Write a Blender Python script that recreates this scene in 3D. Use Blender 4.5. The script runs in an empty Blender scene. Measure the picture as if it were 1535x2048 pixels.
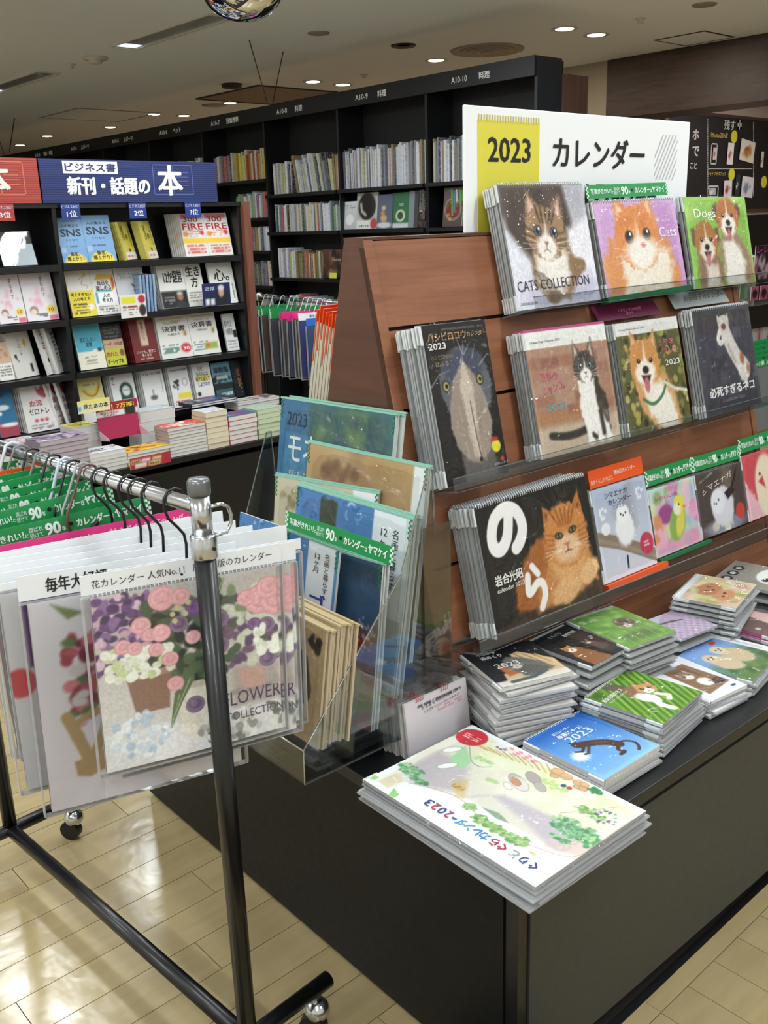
import bpy, math, random
import numpy as np
from mathutils import Vector as V, Matrix
random.seed(7)
SC = bpy.context.scene
COL = SC.collection
# ------------------------------------------------------------------ camera
F, CX, CY, HC = 1914.0, 767.5, 1024.0, 1.57
RC = Matrix.Rotation(math.radians(-41.752), 3, 'Z') @ Matrix.Rotation(math.radians(73.357), 3, 'X') @ Matrix.Rotation(math.radians(-1.84), 3, 'Z')
CAM = V((0, 0, HC))
cd = bpy.data.cameras.new('camera'); cam = bpy.data.objects.new('camera', cd); COL.objects.link(cam)
cam.matrix_world = Matrix.Translation(CAM) @ RC.to_4x4()
cd.sensor_fit = 'HORIZONTAL'; cd.sensor_width = 36.0; cd.lens = F * 36.0 / 1535.0
cd.clip_start = 0.05; cd.clip_end = 100
SC.camera = cam
# ------------------------------------------------------------------ world, exposure
wd = bpy.data.worlds.new('world'); SC.world = wd; wd.use_nodes = True
wd.node_tree.nodes['Background'].inputs[0].default_value = (0.80, 0.90, 1.0, 1)
wd.node_tree.nodes['Background'].inputs[1].default_value = 0.3
SC.view_settings.view_transform = 'Standard'; SC.view_settings.look = 'None'
SC.view_settings.gamma = 1.0; SC.view_settings.use_curve_mapping = False
SC.view_settings.exposure = 0.14
SC.cycles.transparent_max_bounces = 32
SC.cycles.max_bounces = 8; SC.cycles.diffuse_bounces = 6
SC.cycles.use_denoising = True
def area(x, y, z, sx, sy, power, col=(1, 1, 1), rot=(0, 0, 0), name='ceiling_and_fill_lamp', spread=180):
    l = bpy.data.lights.new(name, 'AREA'); l.shape = 'RECTANGLE'; l.size = sx; l.size_y = sy; l.energy = power; l.color = col
    l.spread = math.radians(spread)
    o = bpy.data.objects.new(name, l); COL.objects.link(o); o.location = (x, y, z); o.rotation_euler = rot
    return o
ZC = 2.8
COOL = (0.90, 0.96, 1.0)
# ceiling tube lamps out of frame, several added to brighten ceiling and bookcase
for (x, y, p) in ((-0.4, -0.5, 28), (0.30, 1.7, 18), (1.9, 0.0, 27), (1.9, -2.0, 24), (1.75, 2.35, 20), (2.65, 5.35, 26), (1.45, 4.7, 26), (2.75, 3.45, 20), (3.3, 1.0, 24), (3.6, 3.2, 22), (0.0, 3.6, 20), (-2.0, 1.2, 44), (-2.2, 4.2, 44), (-2.2, 7.4, 40), (-1.6, -1.8, 30), (0.6, 7.4, 26), (0.6, 10.2, 26), (5.6, 1.0, 24), (5.6, -1.6, 20)):
    area(x, y, ZC - 0.03, 0.16, 1.2, p * 1.0, COOL)
# ------------------------------------------------------------------ projection helpers (a pixel of the photograph onto a real plane)
def ray(px, py): return RC @ V(((px - CX) / F, (CY - py) / F, -1.0))
def hit(px, py, P, n):
    d = ray(px, py); return CAM + d * ((V(P) - CAM).dot(n) / d.dot(n))
def hz(px, py, z): return hit(px, py, (0, 0, z), V((0, 0, 1)))
def frame_m(O, yaw): return Matrix.Translation(O) @ Matrix.Rotation(math.radians(yaw), 4, 'Z')
MT = frame_m((1.070, 0.886, 0), -1.28)          # display table: x along the long side, y into its depth
MBK = frame_m((0, 0, 0), 1.776)                 # small new-books case
MR = frame_m((0.748, 1.27, 0), 3.54)            # rolling rack, near post at the origin, y along the rail
K = 0.239; SA = math.atan(K)
# slanted front of the wooden stand: x along, y up the slope, z outwards
MS = MT @ Matrix.Translation((0.27, 0.430, 0.525)) @ Matrix.Rotation(math.pi / 2 - SA, 4, 'X')
def loc(M, P): return M.inverted() @ P
def onM(M, px, py, n=0.0):
    """pixel -> point of the plane z=n of frame M (world)"""
    N = (M.to_3x3() @ V((0, 0, 1))).normalized(); return hit(px, py, M @ V((0, 0, n)), N)
def quad_frame(pts):
    """four world points TL TR BR BL -> rigid frame at BL, width, height"""
    TL, TR, BR, BL = pts
    ex = ((TR - TL) + (BR - BL)); w = ex.length / 2; ex.normalize()
    ey = ((TL - BL) + (TR - BR)); h = ey.length / 2
    ez = ex.cross(ey).normalized(); ey = ez.cross(ex)
    c = (TL + TR + BR + BL) / 4; o = c - ex * w / 2 - ey * h / 2
    M = Matrix((ex, ey, ez)).transposed().to_4x4(); M.translation = o
    return M, w, h
def qf(M, n, *px): return quad_frame([onM(M, x, y, n) for x, y in px])
# ------------------------------------------------------------------ colours and materials
def lin(c):
    if isinstance(c, str):
        c = c.lstrip('#'); c = [int(c[i:i + 2], 16) / 255 for i in (0, 2, 4)]
    return tuple(x / 12.92 if x <= .04045 else ((x + .055) / 1.055) ** 2.4 for x in c)
MATS = {}
def nodes(m): m.use_nodes = True; nt = m.node_tree; return nt, nt.nodes, nt.links, nt.nodes['Principled BSDF']
def mat(name, c='#808080', rough=.5, metal=0., spec=.5, emit=0, bump=0, bscale=50, coat=0):
    if name in MATS: return MATS[name]
    m = bpy.data.materials.new(name); MATS[name] = m; nt, N, L, b = nodes(m)
    b.inputs['Base Color'].default_value = (*lin(c), 1); b.inputs['Roughness'].default_value = rough; b.inputs['Metallic'].default_value = metal
    b.inputs['Specular IOR Level'].default_value = spec; b.inputs['Coat Weight'].default_value = coat
    if emit: b.inputs['Emission Color'].default_value = (*lin(c), 1); b.inputs['Emission Strength'].default_value = emit
    # slight unevenness of tone and relief
    tc = N.new('ShaderNodeTexCoord'); nz = N.new('ShaderNodeTexNoise'); nz.inputs['Scale'].default_value = bscale; L.new(tc.outputs['Object'], nz.inputs['Vector'])
    mr = N.new('ShaderNodeMapRange'); mr.inputs['To Min'].default_value = rough * .85; mr.inputs['To Max'].default_value = min(1, rough * 1.2)
    L.new(nz.outputs[0], mr.inputs['Value']); L.new(mr.outputs[0], b.inputs['Roughness'])
    if bump:
        bp = N.new('ShaderNodeBump'); bp.inputs['Strength'].default_value = bump; bp.inputs['Distance'].default_value = .002
        L.new(nz.outputs[0], bp.inputs['Height']); L.new(bp.outputs[0], b.inputs['Normal'])
    return m
def wood(name, c1, c2, axis=0, rough=.38, scale=1.0):
    m = bpy.data.materials.new(name); MATS[name] = m; nt, N, L, b = nodes(m)
    tc = N.new('ShaderNodeTexCoord'); mp = N.new('ShaderNodeMapping'); s = [14 * scale] * 3; s[axis] = 1.6 * scale; mp.inputs['Scale'].default_value = s
    nz = N.new('ShaderNodeTexNoise'); nz.inputs['Scale'].default_value = 2.2; nz.inputs['Detail'].default_value = 6; nz.inputs['Distortion'].default_value = .8
    s2 = [160 * scale] * 3; s2[axis] = 4 * scale
    mp2 = N.new('ShaderNodeMapping'); mp2.inputs['Scale'].default_value = s2; nz2 = N.new('ShaderNodeTexNoise'); nz2.inputs['Scale'].default_value = 1.5
    mx = N.new('ShaderNodeMath'); mx.operation = 'MULTIPLY_ADD'; mx.inputs[1].default_value = .35
    cr = N.new('ShaderNodeValToRGB'); cr.color_ramp.elements[0].color = (*lin(c1), 1); cr.color_ramp.elements[1].color = (*lin(c2), 1)
    cr.color_ramp.elements[0].position = .45; cr.color_ramp.elements[1].position = .9
    L.new(tc.outputs['Object'], mp.inputs[0]); L.new(mp.outputs[0], nz.inputs[0]); L.new(tc.outputs['Object'], mp2.inputs[0]); L.new(mp2.outputs[0], nz2.inputs[0])
    L.new(nz2.outputs[0], mx.inputs[0]); L.new(nz.outputs[0], mx.inputs[2]); L.new(mx.outputs[0], cr.inputs[0]); L.new(cr.outputs[0], b.inputs['Base Color'])
    b.inputs['Roughness'].default_value = rough
    return m
def objcolor(name, rough=.45, marks=False, rnd=0.0):
    """base colour from the object's own colour; 'marks' adds flat title print along a spine"""
    m = bpy.data.materials.new(name); MATS[name] = m; nt, N, L, b = nodes(m)
    oi = N.new('ShaderNodeObjectInfo'); out = oi.outputs['Color']
    if marks:
        tc = N.new('ShaderNodeTexCoord'); sep = N.new('ShaderNodeSeparateXYZ'); L.new(tc.outputs['Generated'], sep.inputs[0])
        ad = N.new('ShaderNodeVectorMath'); ad.operation = 'ADD'; L.new(tc.outputs['Object'], ad.inputs[0])
        cb = N.new('ShaderNodeCombineXYZ'); mu = N.new('ShaderNodeMath'); mu.operation = 'MULTIPLY'; mu.inputs[1].default_value = 37.; L.new(oi.outputs['Random'], mu.inputs[0])
        L.new(mu.outputs[0], cb.inputs[2]); L.new(cb.outputs[0], ad.inputs[1])
        nz = N.new('ShaderNodeTexNoise'); nz.inputs['Scale'].default_value = 170; nz.inputs['Detail'].default_value = 1; L.new(ad.outputs[0], nz.inputs['Vector'])
        nb = N.new('ShaderNodeTexNoise'); nb.inputs['Scale'].default_value = 17; L.new(ad.outputs[0], nb.inputs['Vector'])
        g = N.new('ShaderNodeMath'); g.operation = 'GREATER_THAN'; g.inputs[1].default_value = .53; L.new(nz.outputs[0], g.inputs[0])
        g2 = N.new('ShaderNodeMath'); g2.operation = 'GREATER_THAN'; g2.inputs[1].default_value = .52; L.new(nb.outputs[0], g2.inputs[0])
        mm = N.new('ShaderNodeMath'); mm.operation = 'MULTIPLY'; L.new(g.outputs[0], mm.inputs[0]); L.new(g2.outputs[0], mm.inputs[1])
        # print colour: dark on pale spines, pale on dark spines
        bw = N.new('ShaderNodeRGBToBW'); L.new(out, bw.inputs[0]); lt = N.new('ShaderNodeMath'); lt.operation = 'LESS_THAN'; lt.inputs[1].default_value = .15; L.new(bw.outputs[0], lt.inputs[0])
        ink = N.new('ShaderNodeMix'); ink.data_type = 'RGBA'; ink.inputs[6].default_value = (.05, .05, .07, 1); ink.inputs[7].default_value = (.7, .7, .66, 1); L.new(lt.outputs[0], ink.inputs[0])
        mi = N.new('ShaderNodeMix'); mi.data_type = 'RGBA'; L.new(mm.outputs[0], mi.inputs[0]); L.new(out, mi.inputs[6]); L.new(ink.outputs[2], mi.inputs[7]); out = mi.outputs[2]
    if rnd:
        hv = N.new('ShaderNodeHueSaturation'); mr = N.new('ShaderNodeMapRange'); mr.inputs['To Min'].default_value = 1 - rnd; mr.inputs['To Max'].default_value = 1 + rnd
        L.new(oi.outputs['Random'], mr.inputs['Value']); L.new(mr.outputs[0], hv.inputs['Value']); L.new(out, hv.inputs['Color']); out = hv.outputs[0]
    L.new(out, b.inputs['Base Color']); b.inputs['Roughness'].default_value = rough
    return m
def clear(name, tint='#ffffff', gloss=.10, rough=.06, wrinkle=.25, scale=9, haze=.0):
    """clear film or sheet: see-through with a reflecting surface"""
    m = bpy.data.materials.new(name); MATS[name] = m; m.use_nodes = True; nt = m.node_tree; N = nt.nodes; L = nt.links; N.clear()
    o = N.new('ShaderNodeOutputMaterial'); tr = N.new('ShaderNodeBsdfTransparent'); tr.inputs[0].default_value = (*lin(tint), 1)
    gl = N.new('ShaderNodeBsdfGlossy'); gl.inputs['Roughness'].default_value = rough
    fr = N.new('ShaderNodeLayerWeight'); fr.inputs['Blend'].default_value = .32
    mr = N.new('ShaderNodeMapRange'); mr.inputs['To Min'].default_value = gloss * .45; mr.inputs['To Max'].default_value = min(1, gloss * 6)
    mx = N.new('ShaderNodeMixShader'); L.new(fr.outputs['Fresnel'], mr.inputs['Value']); L.new(mr.outputs[0], mx.inputs[0]); L.new(tr.outputs[0], mx.inputs[1]); L.new(gl.outputs[0], mx.inputs[2])
    tc = N.new('ShaderNodeTexCoord'); nz = N.new('ShaderNodeTexNoise'); nz.inputs['Scale'].default_value = scale; nz.inputs['Detail'].default_value = 2; nz.inputs['Distortion'].default_value = 1.2; L.new(tc.outputs['Object'], nz.inputs[0])
    bp = N.new('ShaderNodeBump'); bp.inputs['Strength'].default_value = wrinkle; bp.inputs['Distance'].default_value = .02; L.new(nz.outputs[0], bp.inputs['Height']); L.new(bp.outputs[0], gl.inputs['Normal'])
    last = mx
    if haze:
        df = N.new('ShaderNodeBsdfDiffuse'); df.inputs[0].default_value = (.8, .8, .82, 1); m2 = N.new('ShaderNodeMixShader'); m2.inputs[0].default_value = haze
        L.new(mx.outputs[0], m2.inputs[1]); L.new(df.outputs[0], m2.inputs[2]); last = m2
    L.new(last.outputs[0], o.inputs[0]); return m
def printmat():
    m = bpy.data.materials.new('printed_paper'); MATS['printed_paper'] = m; nt, N, L, b = nodes(m)
    a = N.new('ShaderNodeVertexColor'); a.layer_name = 'Print'; L.new(a.outputs[0], b.inputs['Base Color']); b.inputs['Roughness'].default_value = .42
    return m
PRINT = printmat()
BLACK = mat('black_laminate', '#111214', .36, bump=.05)
BLACKG = mat('black_end_laminate', '#0b0c0a', .5, spec=.3)
CHAR = mat('charcoal_laminate', '#353633', .45)
PAPER = mat('page_edges', '#d3d0cb', .8, bump=.6, bscale=300)
PAPERC = mat('cream_page_edges', '#d8cdb4', .8, bump=.6, bscale=300)
WHITE = mat('white_card', '#eceef0', .45)
CHROME = mat('chrome', '#c9ccd0', .2, metal=1)
BLKM = mat('black_powder_coat', '#0a0b0d', .34, coat=.12)
RUB = mat('black_rubber', '#0b0b0c', .5)
FILM = clear('clear_film', gloss=.048, rough=.06, wrinkle=1.0, scale=17)
FILME = clear('film_edges', tint='#e6e8ea', gloss=.12, rough=.15, haze=.30)
ACR = clear('clear_acrylic', tint='#eef1f2', gloss=.035, rough=.03, wrinkle=.02)
ACRE = clear('acrylic_cut_edge', tint='#9aa0a4', gloss=.2, rough=.1, haze=.12)
SPINE = objcolor('book_spine', .45, marks=True)
TINT = objcolor('coloured_card', .45)
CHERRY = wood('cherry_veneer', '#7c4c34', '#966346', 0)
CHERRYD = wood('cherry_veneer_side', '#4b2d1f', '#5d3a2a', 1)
def ink(c): return mat('ink_' + c.strip('#'), c, .45)
# ------------------------------------------------------------------ mesh helpers
class MB:
    def __init__(s): s.v = []; s.f = []; s.m = []
    def add(s, vs, fs, m=0):
        k = len(s.v); s.v += [tuple(p) for p in vs]; s.f += [tuple(i + k for i in f) for f in fs]; s.m += [m] * len(fs); return s
    def box(s, x0, x1, y0, y1, z0, z1, m=0, M=None):
        vs = [V((x, y, z)) for z in (z0, z1) for x, y in ((x0, y0), (x1, y0), (x1, y1), (x0, y1))]
        if M: vs = [M @ p for p in vs]
        return s.add(vs, [(0, 3, 2, 1), (4, 5, 6, 7), (0, 1, 5, 4), (1, 2, 6, 5), (2, 3, 7, 6), (3, 0, 4, 7)], m)
    def cyl(s, p0, p1, r, n=12, m=0, r1=None): return s.tube([p0, p1], [r, r if r1 is None else r1], n, m)
    def tube(s, pts, r, n=8, m=0, cap=True):
        pts = [V(p) for p in pts]; R = r if isinstance(r, (list, tuple)) else [r] * len(pts)
        up = None; vs = []
        for i, p in enumerate(pts):
            d = (pts[min(i + 1, len(pts) - 1)] - pts[max(i - 1, 0)]).normalized()
            if up is None: up = V((0, 0, 1)) if abs(d.z) < .9 else V((1, 0, 0))
            a = d.cross(up)
            if a.length < 1e-4: a = d.cross(V((0, 1, 0)))
            a.normalize(); up = a.cross(d).normalized()
            vs += [p + (a * math.cos(t) + up * math.sin(t)) * R[i] for t in [2 * math.pi * j / n for j in range(n)]]
        fs = [(i * n + j, i * n + (j + 1) % n, (i + 1) * n + (j + 1) % n, (i + 1) * n + j) for i in range(len(pts) - 1) for j in range(n)]
        if cap: fs += [tuple(range(n - 1, -1, -1)), tuple(range((len(pts) - 1) * n, len(pts) * n))]
        return s.add(vs, fs, m)
    def lathe(s, prof, n=24, c=(0, 0, 0), m=0):
        vs = [V((c[0] + r * math.cos(2 * math.pi * j / n), c[1] + r * math.sin(2 * math.pi * j / n), c[2] + z)) for r, z in prof for j in range(n)]
        fs = [(i * n + j, i * n + (j + 1) % n, (i + 1) * n + (j + 1) % n, (i + 1) * n + j) for i in range(len(prof) - 1) for j in range(n)]
        fs += [tuple(range(n - 1, -1, -1)), tuple(range((len(prof) - 1) * n, len(prof) * n))]
        return s.add(vs, fs, m)
    def prism(s, poly, a, b, ax='x', m=0):
        mk = {'x': lambda u, v, t: (t, u, v), 'y': lambda u, v, t: (u, t, v), 'z': lambda u, v, t: (u, v, t)}[ax]; n = len(poly)
        vs = [mk(u, v, a) for u, v in poly] + [mk(u, v, b) for u, v in poly]
        return s.add(vs, [tuple(range(n - 1, -1, -1)), tuple(range(n, 2 * n))] + [(i, (i + 1) % n, n + (i + 1) % n, n + i) for i in range(n)], m)
    def mesh(s, name, mats, smooth=False):
        me = bpy.data.meshes.new(name); me.from_pydata(s.v, [], s.f)
        for m in (mats if isinstance(mats, (list, tuple)) else [mats]): me.materials.append(m)
        me.polygons.foreach_set('material_index', s.m)
        if smooth: me.polygons.foreach_set('use_smooth', [len(f) < 6 for f in s.f])
        me.update(); return me
    def build(s, name, mats, parent=None, M=None, smooth=False, bevel=0):
        o = bpy.data.objects.new(name, s.mesh(name, mats, smooth)); COL.objects.link(o)
        if parent: o.parent = parent
        if M: o.matrix_world = M if not parent else o.matrix_world
        if M and parent: o.matrix_local = M
        if bevel:
            b = o.modifiers.new('bevel', 'BEVEL'); b.width = bevel; b.segments = 2; b.limit_method = 'ANGLE'
        return o
def inst(name, me, parent=None, M=None, color=None):
    o = bpy.data.objects.new(name, me); COL.objects.link(o)
    if parent: o.parent = parent
    if M: o.matrix_local = M
    if color: o.color = (*lin(color), 1)
    return o
def tag(o, label, cat, group=None):
    o['label'] = label; o['category'] = cat
    if group: o['group'] = group
    return o
def thing(name, label, cat, M=None, group=None):
    o = bpy.data.objects.new(name, None); COL.objects.link(o); o.empty_display_size = .05
    if M: o.matrix_world = M
    return tag(o, label, cat, group)
def struct(o): o['kind'] = 'structure'; return o
def sroot(name, M=None):
    o = bpy.data.objects.new(name, None); COL.objects.link(o)
    if M: o.matrix_world = M
    return struct(o)
# ------------------------------------------------------------------ flat print: text
TEXTS = []
def text(parent, s, x, y, w, h, c='#111111', z=.0012, bold=0.0, rot=0, M=None, name='lettering', lh=1.0):
    """lettering fitted in the box x,y (lower left) w,h of the parent's frame"""
    TEXTS.append((parent, s, x, y, w, h, c, z, bold, rot, M, name, lh))
def flush_texts():
    tmp = []; cache = {}
    for t in TEXTS:
        key = (t[1], t[12])
        if key in cache: continue
        cu = bpy.data.curves.new('t', 'FONT'); cu.body = t[1]; cu.size = 1; cu.resolution_u = 2; cu.space_line = t[12]; cu.align_x = 'CENTER' if '\n' in t[1] else 'LEFT'
        o = bpy.data.objects.new('t', cu); COL.objects.link(o); cache[key] = o
    dg = bpy.context.evaluated_depsgraph_get(); dg.update(); data = {}
    for k, o in cache.items():
        me = bpy.data.meshes.new_from_object(o.evaluated_get(dg)); n = len(me.vertices)
        co = np.zeros(n * 3); me.vertices.foreach_get('co', co); co = co.reshape(-1, 3)[:, :2]
        fs = [tuple(p.vertices) for p in me.polygons]
        if n: mn = co.min(0); mxx = co.max(0); co = (co - mn) / np.maximum(mxx - mn, 1e-6)
        data[k] = (co, fs); bpy.data.meshes.remove(me)
    for o in cache.values():
        cu = o.data; bpy.data.objects.remove(o); bpy.data.curves.remove(cu)
    groups = {}
    for (parent, s, x, y, w, h, c, z, bold, rot, M, name, lh) in TEXTS:
        g = groups.setdefault((parent.name, name), [parent, MB(), []]); co, fs = data[(s, lh)]
        if c not in g[2]: g[2].append(c)
        ca, sa = math.cos(math.radians(rot)), math.sin(math.radians(rot))
        rows = s.count('\n') + 1; em = h / rows * bold
        for k, (dx, dy) in enumerate(((-em, -em * .6), (em, -em * .3), (-em * .4, em * .6), (em * .8, em * .5)) if bold else ((0, 0),)):
            vs = []
            for a, b in co:
                lx, ly = (a - .5) * (w - 2 * em) + dx, (b - .5) * (h - 2 * em) + dy; p = V((x + w / 2 + lx * ca - ly * sa, y + h / 2 + lx * sa + ly * ca, z + .00004 * k)); vs.append(M @ p if M else p)
            g[1].add(vs, fs, g[2].index(c))
    for (pn, name), (parent, mb, cs) in groups.items(): mb.build(name, [ink(c) for c in cs], parent)
# ------------------------------------------------------------------ flat print: pictures laid out as vertex colours
def vnoise(nx, ny, sx, sy, seed):
    r = np.random.RandomState(seed); gx, gy = max(2, int(sx) + 2), max(2, int(sy) + 2); g = r.rand(gy, gx)
    x = np.linspace(0, sx, nx) * .999; y = np.linspace(0, sy, ny) * .999; xi = np.minimum(x.astype(int), gx - 2); yi = np.minimum(y.astype(int), gy - 2)
    fx = x - xi; fy = y - yi; fx = fx * fx * (3 - 2 * fx); fy = fy * fy * (3 - 2 * fy); fx = fx[None, :]; fy = fy[:, None]
    return (g[yi][:, xi] * (1 - fx) + g[yi][:, xi + 1] * fx) * (1 - fy) + (g[yi + 1][:, xi] * (1 - fx) + g[yi + 1][:, xi + 1] * fx) * fy
class Art:
    """a small painter: x and y run 0..1 over the cover, y up; radii in units of the width"""
    def __init__(s, w, h, n, bg='#ffffff', seed=1):
        s.a = h / w; s.nx = n; s.ny = max(2, int(n * s.a)); s.X, s.Y = np.meshgrid(np.linspace(0, 1, s.nx), np.linspace(0, 1, s.ny)); s.seed = seed
        s.I = np.zeros((s.ny, s.nx, 3)) + np.array(s.c(bg)); s.px = 1.0 / n
    def c(s, c):
        if isinstance(c, str): c = c.lstrip('#'); return [int(c[i:i + 2], 16) / 255 for i in (0, 2, 4)]
        return c
    def n(s, sc, seed=None):
        s.seed += 1; sx, sy = sc if isinstance(sc, tuple) else (sc, sc * s.a); return vnoise(s.nx, s.ny, sx, sy, seed or s.seed) - .5
    def lay(s, A, c, al=1.0):
        A = (np.clip(A, 0, 1) * al)[..., None]; s.I = s.I * (1 - A) + np.array(s.c(c)) * A; return s
    def sd(s, D, soft, fz=0, fs=30):
        if fz: D = D + s.n(fs) * fz
        return .5 - D / (soft + s.px)
    def grad(s, c1, c2, vert=True): return s.lay(1 - s.Y if vert else 1 - s.X, c1).lay(s.Y if vert else s.X, c2) if 0 else s._g(c1, c2, vert)
    def _g(s, c1, c2, vert=True): t = (s.Y if vert else s.X)[..., None]; s.I = np.array(s.c(c1)) * (1 - t) + np.array(s.c(c2)) * t; return s
    def el(s, cx, cy, rx, ry, c, soft=.01, rot=0, al=1, fz=0, fs=30):
        x = s.X - cx; y = (s.Y - cy) * s.a; r = math.radians(rot); u = x * math.cos(r) + y * math.sin(r); v = -x * math.sin(r) + y * math.cos(r)
        D = (np.sqrt((u / rx) ** 2 + (v / ry) ** 2) - 1) * min(rx, ry); return s.lay(s.sd(D, soft, fz, fs), c, al)
    def po(s, pts, c, soft=.004, al=1, fz=0, fs=30):
        P = [(x, y * s.a) for x, y in pts]; X = s.X; Y = s.Y * s.a; ins = np.zeros(X.shape, bool); D = np.full(X.shape, 9.)
        for i in range(len(P)):
            (x0, y0), (x1, y1) = P[i], P[(i + 1) % len(P)]; dx, dy = x1 - x0, y1 - y0
            t = np.clip(((X - x0) * dx + (Y - y0) * dy) / (dx * dx + dy * dy + 1e-12), 0, 1); D = np.minimum(D, np.hypot(X - x0 - t * dx, Y - y0 - t * dy))
            if abs(dy) > 1e-9: ins ^= ((y0 > Y) != (y1 > Y)) & (X < dx * (Y - y0) / dy + x0)
        return s.lay(s.sd(np.where(ins, -D, D), soft, fz, fs), c, al)
    def rc(s, x0, y0, x1, y1, c, soft=.002, al=1): return s.po([(x0, y0), (x1, y0), (x1, y1), (x0, y1)], c, soft, al)
    def st(s, pts, w, c, al=1, soft=.004, taper=False):
        if len(pts) > 3:
            q = [pts[0]] + list(pts) + [pts[-1]]; pts = [tuple(.5 * (2 * q[i + 1][k] + (q[i + 2][k] - q[i][k]) * t + (2 * q[i][k] - 5 * q[i + 1][k] + 4 * q[i + 2][k] - q[i + 3][k]) * t * t + (3 * q[i + 1][k] - q[i][k] - 3 * q[i + 2][k] + q[i + 3][k]) * t ** 3) for k in (0, 1)) for i in range(len(q) - 3) for t in (0, .25, .5, .75)] + [pts[-1]]
        P = [(x, y * s.a) for x, y in pts]; Y = s.Y * s.a; n = len(P) - 1
        for i in range(n):
            (x0, y0), (x1, y1) = P[i], P[i + 1]; dx, dy = x1 - x0, y1 - y0; t = np.clip(((s.X - x0) * dx + (Y - y0) * dy) / (dx * dx + dy * dy + 1e-12), 0, 1)
            ww = w * (1 - (i + t) / n * .85) if taper else w
            s.lay(s.sd(np.hypot(s.X - x0 - t * dx, Y - y0 - t * dy) - ww / 2, soft), c, al)
        return s
    def tex(s, amp, sc=40, sc2=None): s.I = np.clip(s.I * (1 + amp * 1.0 * s.n((sc, sc2) if sc2 else sc)[..., None]), 0, 1); return s
    def blots(s, n, cx, cy, rx, ry, r0, r1, cols, soft=.01, al=.9, fz=0):
        R = random.Random(s.seed + n)
        for _ in range(n):
            t = R.uniform(0, 6.283); q = math.sqrt(R.random()); r = R.uniform(r0, r1)
            s.el(cx + rx * q * math.cos(t), cy + ry * q * math.sin(t), r, r * R.uniform(.6, 1), R.choice(cols), soft, R.uniform(0, 180), al, fz)
        return s
    def small(s, x0, y0, x1, y1, c, rows=1, al=.75, dens=.5):
        """rows of print too fine to read"""
        h = (y1 - y0) / rows
        for k in range(rows):
            yy = y0 + h * k; m = (s.X > x0) & (s.X < x1) & (s.Y > yy + h * .2) & (s.Y < yy + h * .8)
            g = s.n((max(8, (x1 - x0) * 90 * s.nx / 100), s.ny / 2)) > (.5 - dens) - .15
            s.lay(m * g * 1.0, c, al)
        return s
def cover(name, w, h, art, parent=None, M=None, z=0.0, bend=0.0, side=None):
    ny, nx = art.I.shape[:2]
    X, Y = np.meshgrid(np.linspace(0, w, nx), np.linspace(0, h, ny)); Z = np.full(X.shape, z)
    if bend: Z = Z + abs(bend) * 1.15 + bend * .55 * (1 - (Y / h)) ** 2 * np.sin(X / w * 3.1) + bend * .3 * np.sin(Y / h * 9 + X / w * 4)
    co = np.stack([X, Y, Z], -1).reshape(-1, 3); i = (np.arange(ny - 1)[:, None] * nx + np.arange(nx - 1)[None, :]).ravel()
    q = np.stack([i, i + 1, i + nx + 1, i + nx], 1).astype(np.int32)
    me = bpy.data.meshes.new(name); me.vertices.add(len(co)); me.vertices.foreach_set('co', co.ravel())
    me.loops.add(q.size); me.loops.foreach_set('vertex_index', q.ravel()); me.polygons.add(len(q)); me.polygons.foreach_set('loop_start', np.arange(0, q.size, 4, dtype=np.int32))
    me.update(calc_edges=True); me.materials.append(PRINT)
    ca = me.color_attributes.new('Print', 'FLOAT_COLOR', 'POINT'); I = np.clip(art.I, 0, 1).reshape(-1, 3); I = np.where(I <= .04045, I / 12.92, ((I + .055) / 1.055) ** 2.4)
    ca.data.foreach_set('color', np.concatenate([I, np.ones((len(I), 1))], 1).astype(np.float32).ravel())
    return inst(name, me, parent, M)
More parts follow.
